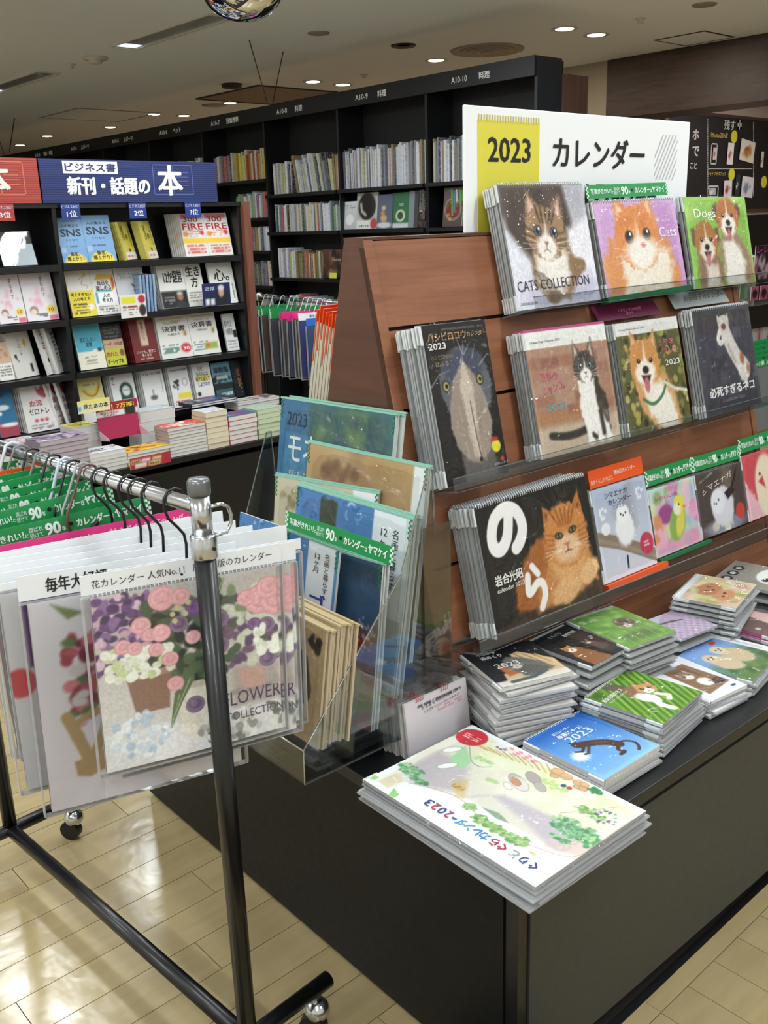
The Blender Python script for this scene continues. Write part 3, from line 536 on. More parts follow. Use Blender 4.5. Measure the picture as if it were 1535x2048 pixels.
faceout(782, 815, 1.547, .24, 'green cookbook standing beside the slate blue one', lambda a: a.lay(1, '#2f6a45').el(.5, .35, .28, .24, '#d6dcc6').el(.5, .35, .18, .16, '#2c4a2a').rc(0, 0, 1, .14, '#c9cdd0'), [('料理', .38, .62, .3, .08, '#d8e8d8')])
faceout(815, 833, 1.547, .245, 'narrow grey cookbook tucked right of the green one', lambda a: a.lay(1, '#80868c').rc(.6, 0, 1, 1, '#3a3d40'))
faceout(833, 848, 1.547, .23, 'dark cookbook with a cream patch beside the green one', lambda a: a.lay(1, '#1d1916').rc(.2, .45, 1, .9, '#b9ad88').blots(9, .5, .2, .4, .2, .05, .2, ['#4a3a2c', '#6a5038']))
faceout(884, 922, 1.547, .25, 'cookbook with a bowl of red stew beside the white sign', lambda a: a._g('#4a3f36', '#5b5046').el(.5, .45, .44, .42, '#8f8c88').el(.5, .45, .38, .36, '#6e2418').blots(20, .5, .45, .3, .3, .03, .08, ['#a8482c', '#c9a070', '#7a2a18', '#4f6a30']))
faceout(640, 682, 1.188, .215, 'cookbook with a brown beast on its cover in bay A10-8', lambda a: a._g('#2a1a16', '#5a3a30').blots(30, .4, .5, .4, .4, .05, .14, ['#6e4634', '#4a2c22', '#8a6550', '#1c1210']), [('しゅんかん', .45, .6, .4, .1, '#e8e0d8')])
tag(MB().box(0, .085, 0, .042, 0, .001).build('price_card', [mat('lime_card', '#c9cf3c', .5)], None, MYZ(hit(662, 545, (BX, 0, 0), V((1, 0, 0))).y, 1.19) @ Matrix.Translation((0, 0, .05))), 'small lime card leaning before the brown beast cookbook', 'card')
# ================================================================== NEW-BOOKS CASE
WF = 4.55
def B(px, py, w=WF): return loc(MBK, hit(px, py, MBK @ V((0, w, 0)), (MBK.to_3x3() @ V((0, 1, 0)))))
def z3(x, y): return (x * .33878, 380 + y * .33878)
t = thing('new_books_case', 'black bookcase of new titles with cherry side under the blue sign', 'bookcase', MBK)
XR = 3.305
MB().box(.9, XR + .04, WF + .27, WF + .29, 0, 1.72).build('back_panel', [BLACK], t)
for x in (XR - .02, 2.20, 1.15): MB().box(x, x + .022, WF + .01, WF + .27, .47, 1.70).build('upright', [BLACK], t)
MB().box(XR, XR + .045, WF - .02, WF + .30, 0, 1.722).build('side_panel', [wood('case_cherry', '#6a3f30', '#7d4f3d', 2, .45)], t)
MB().box(1.0, XR, WF, WF + .28, 1.70, 1.722).build('top_board', [BLACK], t)
BZ = (1.437, 1.172, .905, .632)
for z in BZ:
    MB().box(1.15, 2.2, WF, WF + .27, z - .03, z).build('shelf', [BLACK], t); MB().box(2.222, XR - .02, WF, WF + .27, z - .03, z).build('shelf', [BLACK], t)
MB().box(.6, XR + .04, 4.17, WF + .27, .44, .47).build('base_top', [BLACK], t); MB().box(.62, XR + .03, 4.18, 4.2, 0, .41).build('base_front', [mat('base_black', '#0e0e0f', .4)], t); MB().box(XR, XR + .03, 4.2, WF + .27, 0, .44).build('base_side', [BLACK], t)
# signs on top
def band_sign(x0, x1, col, col2, label, paint):
    g = thing('header_sign', label, 'sign', MBK @ Matrix.Translation((x0, WF - .012, 1.722)) @ Matrix.Rotation(math.pi / 2, 4, 'X'))
    w = x1 - x0; h = .2; n = 20; MB().box(0, w, 0, h, -.006, 0).build('board', [mat('sign_' + col.strip('#'), col, .45)], g); mb = MB()
    for k in range(n): mb.box(.001, w - .001, h * (k + .1) / n, h * (k + .5) / n, 0, .0012)
    r = mb.build('ribbing', [mat('sign_' + col2.strip('#'), col2, .45)], g); r['kind'] = 'stuff'; paint(g, w, h)
def open_book(g, x, y, w, h, c):
    mb = MB(); z0, z1 = .0014, .0022
    for a, b, cc, d in ((0, w, 0, .006), (0, w, h - .006, h), (0, .006, 0, h), (w - .006, w, 0, h), (w / 2 - .003, w / 2 + .003, 0, h)): mb.box(x + a, x + b, y + cc, y + d, z0, z1)
    for k in range(4): mb.box(x + w * .56, x + w * .88, y + h * (.3 + .14 * k), y + h * (.3 + .14 * k) + .005, z0, z1)
    mb.build('book_outline', [mat('outline_' + c.strip('#'), c, .45)], g)
def blue(g, w, h):
    MB().box(.115, .405, .135, .192, .0014, .0022).build('title_plate', [WHITE], g); text(g, 'ビジネス書', .125, .142, .268, .042, '#26336e', .003, .03)
    text(g, '新刊・話題の', .125, .035, .455, .088, '#e8eaee', .003, .045); open_book(g, .60, .035, .24, .15, '#4f5d9c'); text(g, '本', .625, .03, .15, .155, '#f0f0f2', .003, .03)
def red(g, w, h): open_book(g, w - .30, .035, .23, .15, '#cf7156'); text(g, '本', w - .29, .03, .15, .155, '#eee4e0', .003, .03)
xs0 = B(77, 360).x; band_sign(xs0 + .006, B(430, 365).x, '#232f62', '#2b3a78', 'ribbed blue header sign on the new-books case', blue)
band_sign(1.2, xs0 - .004, '#a8413a', '#b54d43', 'ribbed red header sign at the left edge', red)
def rank(px, s, label, col='#233a80'):
    p = B(px, 412); g = thing('rank_tag', label, 'tag', MBK @ Matrix.Translation((p.x, WF - .016, 1.645)) @ Matrix.Rotation(math.pi / 2, 4, 'X'))
    MB().box(0, .098, 0, .075, -.001, 0).build('card', [mat('tag_' + col.strip('#'), col, .4)], g); text(g, 'ビジネスBEST', .004, .052, .09, .016, '#d8dcea'); text(g, s, .026, .012, .054, .030, '#eef0f4', .0012, .02)
rank(118, '1位', 'blue hanging rank tag above the light blue books'); rank(254, '2位', 'blue hanging rank tag above the angled yellow books'); rank(366, '3位', 'blue hanging rank tag above the red and white books'); rank(-18, '3位', 'red hanging rank tag at the left edge', '#a8413a')
# face-out books: zoom x left, x right (bottom edge), y bottom, y top (z3 units), shelf, label, art, texts, copies behind, yaw, real width
def disp(xl, xr, yb, yt, sh, label, art, texts=(), back=0, yaw=0, rw=None, th=.014, name='display_book', w=4.60, bd=(-.003, .0168), pagec=PAPER):
    wb = w; L_ = B(*z3(xl, yb), wb); R_ = B(*z3(xr, yb), wb); zt = B(*z3((xl + xr) / 2, yt), wb + .04).z; z = BZ[sh] + .001
    W = rw or (R_.x - L_.x); H = max(.12, min(.23, (zt - z) / math.cos(.21)))
    for k in range(back + 1):
        M = MBK @ Matrix.Translation((L_.x + bd[0] * k, wb + bd[1] * k, z + .0035)) @ Matrix.Rotation(math.radians(yaw), 4, 'Z') @ Matrix.Rotation(math.pi / 2 - .21, 4, 'X')
        if k == 0: g = mkbook(name, label, M, W, H, th, art, texts=texts, pagec=pagec)
        else:
            g2 = thing(name, ordn(k) + ' copy behind the ' + label, 'book', M, 'copies behind the ' + label)
            for ch in g.children: c = ch.copy(); COL.objects.link(c); c.parent = g2
    return g
def A_(bg, *ops):
    def f(a):
        a.lay(1, bg)
        for o in ops: getattr(a, o[0])(*o[1:])
    return f
def fire(a): a.lay(1, '#dedad6'); a.rc(.05, .88, .95, .99, '#b0303a', al=.6); a.el(.15, .52, .11, .09, '#dd8a3a'); a.el(.85, .55, .09, .09, '#c8383a'); a.rc(0, .3, 1, .42, '#e6c13c'); a.small(.2, .45, .8, .62, '#c86a4a', 3); a.small(.1, .06, .9, .28, '#c0483c', 3, .7); a.rc(.2, .06, .8, .2, '#c95a50', .02, .35)
FT = [('300', .14, .80, .62, .13, '#8f1f28', .03), ('FIRE', .06, .62, .88, .15, '#b01f2c', .03)]
def sns(a): a._g('#6f9ccb', '#86afd8'); a.el(.5, .02, .42, .3, '#e8d33c'); a.small(.2, .34, .8, .38, '#24334e'); a.small(.25, .92, .75, .95, '#3a5a86'); a.rc(.02, .22, .2, .34, '#c9d6e6', .01, .5)
ST = [('人が集まる', .15, .80, .7, .06, '#1b3358'), ('SNS', .10, .58, .8, .17, '#14243c', .03), ('トリセツ', .28, .48, .45, .05, '#16304e'), ('集客、\n爆上がり！', .17, .04, .66, .2, '#3a2c0c', .02)]
disp(375, 525, 404, 168, 0, 'left of the two light blue books under rank tag 1', sns, ST); disp(526, 690, 394, 148, 0, 'right of the two light blue books under rank tag 1', sns, ST)
def yel(a): a.lay(1, '#d3c860'); a.rc(0, 0, 1, .2, '#e6e0dc'); a.el(.52, .6, .13, .1, '#191406', .01); a.el(.55, .5, .2, .25, '#c9b52e', .05, 0, .6); a.small(.1, .05, .7, .12, '#c86a5a'); a.el(.5, .25, .08, .06, '#20180a')
YT = [('習慣', .1, .5, .22, .4, '#5a5018'), ('考える', .72, .35, .14, .45, '#6a5f20')]
disp(752, 850, 372, 190, 0, 'left of the two angled yellow books under rank tag 2', yel, YT, 3, yaw=38, rw=.128, bd=(-.003, .0168)); disp(882, 982, 366, 185, 0, 'right of the two angled yellow books under rank tag 2', yel, YT, 3, yaw=38, rw=.128, bd=(-.003, .0168))
disp(1098, 1236, 360, 130, 0, 'left of the two red and white books under rank tag 3', fire, FT, 6, bd=(-.003, .0168)); disp(1237, 1376, 350, 122, 0, 'right of the two red and white books under rank tag 3', fire, FT)
# clear stand with a blank sheet
g = thing('document_stand', 'clear document stand with a blank white sheet under the red tag', 'stand', MBK @ Matrix.Translation((B(*z3(45, 400)).x, 4.6, BZ[0] + .004)) @ Matrix.Rotation(math.pi / 2 - .35, 4, 'X'))
MB().box(0, .165, 0, .105, 0, .001).build('sheet', [WHITE], g); MB().box(0, .165, .107, .165, 0, .001).build('header_card', [mat('stand_brown', '#4a3c28', .5)], g); MB().box(-.004, .169, 0, .165, .002, .0035).build('pocket', [ACR], g); MB().box(0, .165, .02, .024, -.05, -.001).build('foot', [ACR], g)
# row 2
def pk_(a): a.lay(1, '#e3dde0'); a.rc(0, .75, 1, .99, '#ded4da'); a.blots(12, .5, .5, .35, .18, .05, .12, ['#e6b8c4', '#e0a0b0', '#ecd2da'], .04, .6); a.el(.25, .22, .13, .13, '#8a6a60'); a.el(.24, .19, .1, .1, '#e8cfc0'); a.el(.8, .22, .15, .13, '#e2d04a'); a.rc(.7, 0, 1, .1, '#d86a8a'); a.small(.3, .05, .68, .15, '#555555', 2)
PT = [('変\nな\nの\nで', .60, .5, .1, .42, '#3a2a30'), ('10', .72, .18, .16, .08, '#c02030', .02)]
disp(0, 160, 757, 500, 1, 'left of the two pale pink books at the left edge', pk_, PT); disp(165, 350, 742, 485, 1, 'right of the two pale pink books at the left edge', pk_, PT, 1, bd=(-.003, .0168))
def by_(a): a.lay(1, '#e4e1da'); a.rc(0, 0, 1, .56, '#e3cf2f'); a.el(.78, .9, .07, .08, '#e6c23a'); a.st([(.5, .8), (.7, .86), (.6, .7), (.85, .66), (.75, .6)], .012, '#8a8a8a'); a.el(.8, .2, .14, .12, '#e9e6e0'); a.small(.1, .05, .75, .3, '#3a3420', 4)
disp(430, 575, 717, 475, 1, 'yellow and white book with a light bulb at the left of the second shelf', by_, [('考えすぎない', .08, .44, .82, .08, '#2a2410', .02), ('人の考え方', .14, .34, .7, .08, '#2a2410', .02)])
def bm_(a): a.lay(1, '#e4e2de'); a.po([(.15, .78), (.3, .9), (.98, .88), (.98, .6), (.85, .52)], '#d9a83a'); a.rc(.12, .5, .82, .78, '#e9e7e4'); a.rc(.08, .26, .16, .5, '#2c8ca8'); a.po([(.1, .52), (.18, .56), (.8, .54), (.8, .5)], '#2c8ca8'); a.rc(.18, .24, .82, .5, '#efedea'); a.po([(.85, .55), (.96, .62), (.96, .86), (.86, .78)], '#c8483a'); a.small(.1, .04, .9, .2, '#555555', 3)
disp(576, 712, 706, 470, 1, 'white book with a drawn orange and blue box on the second shelf', bm_, [('毎日を\n楽しめる', .14, .54, .66, .22, '#26221c', .02), ('人の\n考え方', .3, .27, .48, .2, '#26221c', .02)])
def gp_(a): a._g('#b5b6ba', '#d3d4d6'); a.st([(.55, .62), (.98, .32)], .05, '#17181c'); a.st([(.6, .5), (.75, .3)], .05, '#2a2c32'); a.rc(0, 0, 1, .36, '#2a3f86'); a.el(.9, .26, .14, .18, '#2a2624'); a.el(.9, .3, .07, .1, '#b08a78'); a.small(.1, .2, .7, .3, '#d8dce8', 2)
disp(715, 885, 684, 455, 1, 'grey book with a black pen over a blue band', gp_, [('苦しかったときの\n話をしようか', .1, .76, .75, .13, '#55585c')])
bl = [('#5f88b8', 'blue')]
for k in range(5):
    p = B(*z3(850 + k * 20, 690)); o = inst('blue_book', spm, None, None, '#7f9fc4' if k % 2 else '#9db4d0'); o.matrix_world = MBK @ Matrix.Translation((p.x, 4.58, BZ[1] + .001)) @ Matrix.Rotation(.05, 4, 'X') @ Matrix.Diagonal((.0125, .13, .19, 1)); tag(o, ordn(k + 1) + ' thin blue book edge right of the grey pen cover', 'book', 'thin blue book edges on the second shelf')
def k12(a): a.lay(1, '#dedcd6'); a.rc(0, 0, 1, .4, '#141414'); a.el(.72, .26, .12, .13, '#9a6a50'); a.el(.72, .34, .12, .06, '#b5b0a8'); a.el(.75, .06, .25, .12, '#2a2a2e'); a.small(.1, .08, .5, .3, '#b5b2aa', 3, .6)
disp(965, 1118, 676, 440, 1, 'white book above a black photo band with an elderly man', k12, [('12か経営', .2, .58, .72, .3, '#1a1a1a', .02)], 2, bd=(-.003, .0168))
disp(1119, 1222, 660, 425, 1, 'white book with large brushed characters left of the heart title', A_('#d9d7cf', ('small', .1, .1, .9, .36, '#666666', 4, .6)), [('生き\n方', .1, .45, .8, .5, '#151515', .03)], 1)
disp(1262, 1405, 642, 415, 1, 'white book with one large character at the right end of the second shelf', A_('#e0e1dc', ('small', .1, .1, .5, .2, '#888888', 2, .5)), [('心。', .2, .55, .62, .3, '#141414', .02), ('稲盛和夫', .86, .1, .06, .4, '#333333', 0)])
def sign_card(px0, px1, py0, py1, w, label, art, texts=(), n=30, name='pop_card'):
    a_ = B(*z3(px0, py1), w); b_ = B(*z3(px1, py1), w); c_ = B(*z3(px0, py0), w); W, H = b_.x - a_.x, c_.z - a_.z
    g = thing(name, label, 'card', MBK @ Matrix.Translation((a_.x, w, a_.z)) @ Matrix.Rotation(math.pi / 2, 4, 'X')); MB().box(0, W, 0, H, -.002, -.0002).build('card', [WHITE], g)
    a = Art(W, H, n); art(a); cover('print', W, H, a, g)
    for (s, x, y, tw, th, c, *r) in texts: text(g, s, x * W, y * H, tw * W, th * H, c, .0012, r[0] if r else 0)
    MB().box(W * .45, W * .5, -.003, H * .3, -.012, -.002).build('clip', [ACR], g); return g
sign_card(1200, 1365, 555, 688, 4.52, 'navy memorial card with a suited man before the heart-title book', A_('#1c2450', ('el', .68, .3, .22, .3, '#202226'), ('el', .67, .62, .1, .17, '#c09a84'), ('el', .67, .78, .11, .08, '#c9c9c9'), ('rc', .1, .04, .24, .32, '#d8dade'), ('rc', .28, .04, .42, .3, '#d8d4d0')), [('追悼', .08, .68, .36, .18, '#c9cede')])
sign_card(718, 870, 622, 760, 4.51, 'white and yellow card with a crimson star clipped to the second shelf', A_('#dcdcd8', ('rc', .06, .62, .6, .9, '#dcd23c'), ('el', .84, .78, .14, .14, '#c0283a'), ('el', .85, .3, .14, .2, '#3a2c28'), ('small', .08, .3, .66, .55, '#8a1f2c', 2, .8), ('small', .3, .1, .6, .25, '#3a3a4a', 2, .7)))
# row 3
disp(0, 88, 1098, 900, 2, 'book with a hand photograph at the left edge of the third shelf', A_('#e0dedb', ('rc', 0, .45, 1, 1, '#c9a890'), ('blots', 10, .5, .75, .4, .2, .1, .2, ['#b98a70', '#d8b8a0']), ('small', .1, .1, .9, .4, '#666666', 4)))
disp(100, 275, 1082, 838, 2, 'leaning white book with a tiny black figure on the third shelf', A_('#dcdad4', ('el', .72, .75, .07, .12, '#c09a3a'), ('el', .2, .48, .05, .06, '#181818'), ('st', [(.15, .5), (.22, .42), (.28, .36)], .03, '#181818'), ('rc', .72, .1, .82, .28, '#1a1a1a')), [('し\nた\nい', .42, .5, .1, .42, '#3a3a3a')], 3, yaw=22, bd=(-.003, .0168))
disp(290, 345, 1065, 812, 2, 'white book turned sideways with a man in an apron', A_('#d3d1cd', ('el', .6, .3, .3, .16, '#2a2a30'), ('el', .6, .45, .14, .07, '#b08a70'), ('el', .3, .57, .1, .05, '#b02a34'), ('small', .2, .6, .8, .95, '#444444', 7)), (), 0, yaw=38, rw=.1); disp(346, 420, 1060, 805, 2, 'white book at the right end of the left bay', A_('#cfcdc9', ('small', .5, .2, .9, .9, '#444444', 8)), (), 2, yaw=44, rw=.09, bd=(-.003, .0168))
disp(475, 632, 1028, 795, 2, 'cyan and cream book with a small penguin on the third shelf', A_('#e2ddc9', ('rc', 0, .40, 1, 1, '#48aac2'), ('el', .84, .42, .08, .06, '#1b1d22'), ('el', .68, .41, .1, .05, '#dcdcdc'), ('small', .2, .12, .7, .3, '#777766', 5, .6)), [('気にしない\n習慣', .18, .5, .6, .22, '#243a44', .01)])
disp(633, 752, 1008, 785, 2, 'black book with a yellow band right of the cyan one', A_('#1a1a1c', ('rc', 0, 0, 1, .42, '#bcc23a'), ('rc', 0, .42, 1, .62, '#d2a98a'), ('el', .85, .3, .12, .16, '#8a4a34'), ('small', .1, .65, .9, .95, '#8a8578', 4, .6)), [('リーダーの仮面', .04, .47, .9, .09, '#33221a'), ('売れた', .04, .22, .6, .12, '#c8283a', .03), ('ダーシップ本', .04, .05, .8, .12, '#2a2a14', .02)])
disp(800, 945, 992, 762, 2, 'dark red book with a cream title strip on the third shelf', A_('#6a1c1c', ('rc', .36, .38, .66, .98, '#cbb59a'), ('small', .2, .04, .8, .1, '#d8c8b8')), [('教\n養\nと\nい\nう', .45, .5, .12, .44, '#5a1c1c'), ('いったん、数字に\n強くなれ', .12, .12, .76, .16, '#e8dcd0')], 4, bd=(-.003, .0168))
def ks(a): a.lay(1, '#dcdcd6'); a.rc(.12, .92, .88, .95, '#c9b06a'); a.small(.2, .8, .8, .88, '#a89a7a', 1); a.rc(.8, .5, .9, .62, '#b08a3a'); a.small(.06, .1, .6, .34, '#4a7a6a', 4, .8)
disp(960, 1145, 972, 705, 2, 'left of the two white accounting books with a red round badge', lambda a: (ks(a), a.el(.8, .22, .16, .13, '#cc3038')), [('決算書', .14, .62, .74, .14, '#1c1c1c', .015), ('の読み方', .3, .53, .4, .06, '#333333'), ('30', .7, .17, .2, .08, '#f0e0e0', .02)], 1, bd=(-.003, .0168))
disp(1146, 1306, 955, 695, 2, 'right of the two white accounting books with green boxes', lambda a: (ks(a), a.rc(.45, .12, .92, .28, '#9aa84a'), a.rc(.5, .16, .62, .27, '#c86a3a')), [('決算書', .08, .66, .78, .14, '#1c1c1c', .015), ('の読み方', .25, .57, .4, .06, '#333333')])
disp(1345, 1412, 902, 730, 2, 'narrow white book in the dark right end of the third shelf', A_('#cfd0cf', ('rc', .7, .35, 1, .55, '#1a1a1a'), ('small', .1, .05, .9, .3, '#888888', 3)), [('静かな人\nの戦略書', .06, .42, .62, .4, '#333333')])
# row 4
disp(0, 118, 1415, 1130, 3, 'blue book with a polar bear at the left edge', A_('#1f6a94', ('rc', 0, 0, 1, .3, '#a03a4a'), ('el', .4, .62, .34, .14, '#dfe6ea', .03), ('el', .2, .5, .12, .1, '#e6eaee', .03), ('el', .6, .25, .5, .1, '#dfe3e6', .03)), [('んが', .1, .84, .5, .08, '#14222e', .02)])
def kz(a): a.lay(1, '#dddad8'); a.po([(.5, .98), (.6, .9), (.72, .99), (.95, .9), (.9, .76), (.74, .7), (.55, .8)], '#a83a44', .02); [a.el(x, .24, .06, .05, '#c03a44') for x in (.35, .52, .68)]; a.small(.15, .04, .85, .16, '#555555', 2, .6)
KT = [('血流', .22, .55, .42, .13, '#a8343c', .02), ('ゼロトレ', .16, .37, .66, .14, '#3a2a2c', .01)]
disp(165, 348, 1405, 1108, 3, 'white book with a dark red leaf heart at the lower left', kz, KT, 4, bd=(-.003, .0168)); disp(350, 412, 1392, 1104, 3, 'second white book with a dark red heart turned beside the first', kz, KT, 0, yaw=42, rw=.095); disp(412, 446, 1380, 1100, 3, 'third white book with a dark red heart next to the upright', kz, KT, 0, yaw=46, rw=.085)
disp(498, 642, 1320, 1105, 3, 'cream and yellow book with a banana on the fourth shelf', A_('#e3e1da', ('rc', 0, .5, 1, 1, '#d3cd86'), ('st', [(.2, .72), (.4, .62), (.65, .62), (.85, .78)], .15, '#e0b03c'), ('st', [(.2, .72), (.4, .6), (.65, .6), (.85, .78), (.86, .86)], .02, '#5a3c1c'), ('small', .2, .82, .7, .88, '#8a8a4a')), [('伝魅バ', .2, .34, .7, .12, '#2a2626', .03)], 2, bd=(-.003, .0168))
disp(690, 828, 1305, 1085, 3, 'white book with a green-haired woman in glasses on the fourth shelf', A_('#dfe0de', ('el', .6, .62, .27, .3, '#1d4a3c'), ('rc', .34, .4, .87, .62, '#1d4a3c'), ('el', .6, .6, .17, .2, '#e6e2da'), ('st', [(.48, .62), (.72, .62)], .012, '#222222'), ('el', .6, .3, .28, .12, '#e6e4e0'), ('rc', 0, 0, 1, .1, '#c8b83a'), ('small', .05, .7, .2, .95, '#5a5a5a', 4)), (), 3, bd=(-.003, .0168))
disp(872, 1000, 1285, 1062, 3, 'white book with a tiny bottle drawing titled in black katakana', A_('#e0e0dc', ('el', .42, .34, .16, .1, '#3a3a3a', .03, 0, .8), ('st', [(.42, .52), (.42, .42)], .03, '#3a3a3a'), ('st', [(.85, .85), (.9, .6), (.85, .45)], .008, '#555555'), ('rc', 0, 0, .5, .1, '#3a5ac0'), ('po', [(.6, .02), (.98, .15), (.9, .02)], '#d8cc3c')), [('エフォートレス思考', .08, .88, .84, .07, '#1c1c1c', .015)], 3, bd=(-.003, .0168))
disp(1032, 1146, 1275, 1040, 3, 'white book with a scribbled ball turning into a circle', A_('#e0e0de', ('blots', 16, .32, .55, .16, .1, .04, .09, ['#1e1e1e', '#4a4a4a', '#dcdcdc'], .01), ('el', .76, .6, .14, .17, '#8a8a8a'), ('el', .76, .6, .11, .14, '#e0e0de'), ('rc', .3, .2, 1, .34, '#e0cf3c'), ('small', .1, .04, .9, .18, '#b0343c', 2, .7)), [('エッセンシャル思考', .08, .88, .84, .07, '#1c1c1c', .015)], 3, bd=(-.003, .0168))
disp(1172, 1276, 1252, 1022, 3, 'white book with a red lower band and yellow marked words', A_('#dededc', ('rc', 0, 0, 1, .15, '#a0242c'), ('rc', .12, .58, .9, .68, '#e0c83c', .03), ('el', .16, .24, .1, .1, '#2c2a1a')), [('なぜ、\nあの人には\n何でも話して\nしまうのか', .1, .42, .8, .5, '#3a3a44', .01)], 2, bd=(-.003, .0168))
disp(1280, 1392, 1238, 1016, 3, 'teal and black book near the right end of the fourth shelf', A_('#16201f', ('rc', 0, .45, 1, 1, '#5f8f9c', .03), ('blots', 18, .5, .55, .5, .1, .05, .12, ['#0e1614', '#1c2a28'], .02), ('rc', .2, .55, .8, .64, '#d8e0e0', .02, .7), ('rc', .05, .06, .95, .28, '#35595e')), [('運動脳', .1, .72, .78, .16, '#0f1414', .02), ('67万部超', .3, .1, .6, .1, '#dfe8e8', .02)], 1)
disp(1396, 1452, 1228, 1002, 3, 'dark navy book with golden stars at the right end of the fourth shelf', A_('#15161f', ('blots', 14, .5, .5, .45, .45, .03, .07, ['#a8853a', '#8a6a34', '#5a4a3a'], .01)), [('わたの\nなめの', .45, .3, .3, .5, '#b88a4a')])
# piles of books on the base -------------------------------------------------
def z5(x, y): return (x * .3909, 780 + y * .3909)
def pile(xl, xr, ybl, n, ytop, label, top, pages=PAPER, dep=.13, w0=4.185, edge='#d8d4d0', texts=(), z0=.471, jit=.004, wrap=None):
    """n books lying flat; px of the front face's lower left/right corners and the front top"""
    L_ = B(*z5(xl, ybl), w0); R_ = B(*z5(xr, ybl), w0); T_ = B(*z5((xl + xr) / 2, ytop), w0); W = R_.x - L_.x; H = max(.02, T_.z - z0); th = H / n; me1 = me2 = None; R = random.Random(int(xl * 7 + n))
    for k in range(n):
        lab = label if k == n - 1 else ordn(n - k) + ' book under the ' + label
        g = thing('piled_book', lab, 'book', MBK @ Matrix.Translation((L_.x + R.uniform(-jit, jit), w0 + R.uniform(0, jit), z0 + th * k)) @ Matrix.Rotation(R.uniform(-.012, .012), 4, 'Z'), None if k == n - 1 else 'books in the pile under the ' + label)
        if not me1:
            me1 = MB().box(.002, W - .001, .001, dep, .0012, th - .0012).mesh('pages', pages); me2 = MB().box(0, W, 0, dep, 0, .001).box(0, W, 0, dep, th - .001, th - .0004).box(0, .001, 0, dep, 0, th - .0004).mesh('cover_boards', TINT)
        inst('pages', me1, g); inst('cover_boards', me2, g, None, edge)
        if k == n - 1:
            a = Art(W, dep, 34, '#dddddd'); top(a); cover('top_print', W, dep, a, g, z=th + .0001)
            for (s, x, y, tw, th_, c) in texts: text(g, s, x * W, y * dep, tw * W, th_ * dep, c, th + .001, .02)
    return z0 + H
busy = lambda bg, cols, n=40: (lambda a: (a.lay(1, bg), a.blots(n, .5, .5, .5, .5, .02, .09, cols, .005), a.small(.1, .15, .9, .85, cols[0], 5, .6, .35)))
pile(-60, 70, 330, 4, 285, 'white magazine by the left end of the chrome rail', busy('#d5d8da', ['#b8bcc0', '#c05a4a', '#7a8a9a']), w0=4.22)
pile(80, 205, 300, 3, 262, 'white and red patterned book behind the rail', busy('#d8dada', ['#b03a3a', '#8a9aa8', '#e8e8e8']), w0=4.36)
pile(205, 350, 360, 4, 318, 'red and teal picture book beside the clear-cased pile', busy('#cfd2cf', ['#b8503c', '#6a9a8a', '#e6e2d8', '#8a6a4a']), w0=4.21)
pile(213, 470, 392, 9, 245, 'clear-cased book with a purple edge on the tall pale pile', busy('#9a90a0', ['#4a2a5a', '#b8a8b8', '#5a3a50', '#d8c8d0']), pages=mat('pink_grey_edges', '#b3a7ab', .5), edge='#8c8288', dep=.15, w0=4.2, jit=.008)
pile(468, 655, 402, 5, 312, 'white book with fine black drawing left of the yellow one', busy('#dadbdc', ['#c8cacc', '#8a8a90', '#e2e4e6'], 20), texts=[('つみたて', .1, .3, .5, .4, '#22242a')], w0=4.19)
pile(657, 875, 384, 4, 300, 'yellow book with red lettering at the front of the base', busy('#d8b83a', ['#b84a2c', '#e0c83c', '#c07030', '#6a3a1c'], 26), edge='#cdb84a', w0=4.19)
pile(385, 520, 292, 5, 182, 'yellow-topped book behind the magenta display', busy('#cfc45a', ['#4a4a3a', '#e0dca0', '#d8c83a'], 20), w0=4.405)
pile(872, 1066, 336, 9, 178, 'red and white book on the tallest front pile', busy('#c8463c', ['#e6e0da', '#d8a83a', '#b02a34', '#e8e4e0'], 34), edge='#a89a9a', w0=4.19)
pile(722, 905, 230, 4, 100, 'pale grey book behind the red pile', busy('#b9c2c8', ['#d8dde0', '#8a9aa4'], 14), w0=4.405)
pile(1064, 1176, 288, 7, 105, 'white patterned book on the cream pile', busy('#d8dbe0', ['#a8b0c0', '#e6e8ea', '#c87a7a'], 24), pages=PAPERC, edge='#c9b998', w0=4.19)
pile(985, 1218, 120, 2, 74, 'navy book lying on top of the cream pile', busy('#2c3a5c', ['#5a6a94', '#1c2440', '#d8d0a0'], 16), w0=4.40, z0=.66, edge='#20263c')
pile(1178, 1322, 268, 6, 125, 'blue and red topped book on the white pile with red edges', busy('#4a6a9a', ['#c02a34', '#d8dce0', '#3a5a8a'], 16), edge='#b02a34', w0=4.19)
pile(1324, 1440, 232, 6, 92, 'book with a green stripe on the pale green pile', busy('#b9c8b8', ['#6aaf74', '#dfe6df'], 10), pages=mat('green_edges', '#bfc9ab', .8), edge='#9ab08a', w0=4.19)
pile(1440, 1478, 214, 7, 84, 'grey patterned book at the right end of the base', busy('#c8c8c4', ['#4a4640', '#dcdcd8'], 20), w0=4.2)
pile(1222, 1436, 110, 3, 48, 'white book with dark lettering on the back right pile', busy('#d5d4d2', ['#4a4640', '#b8b4b0', '#8a5a4a'], 24), w0=4.405, z0=.60)
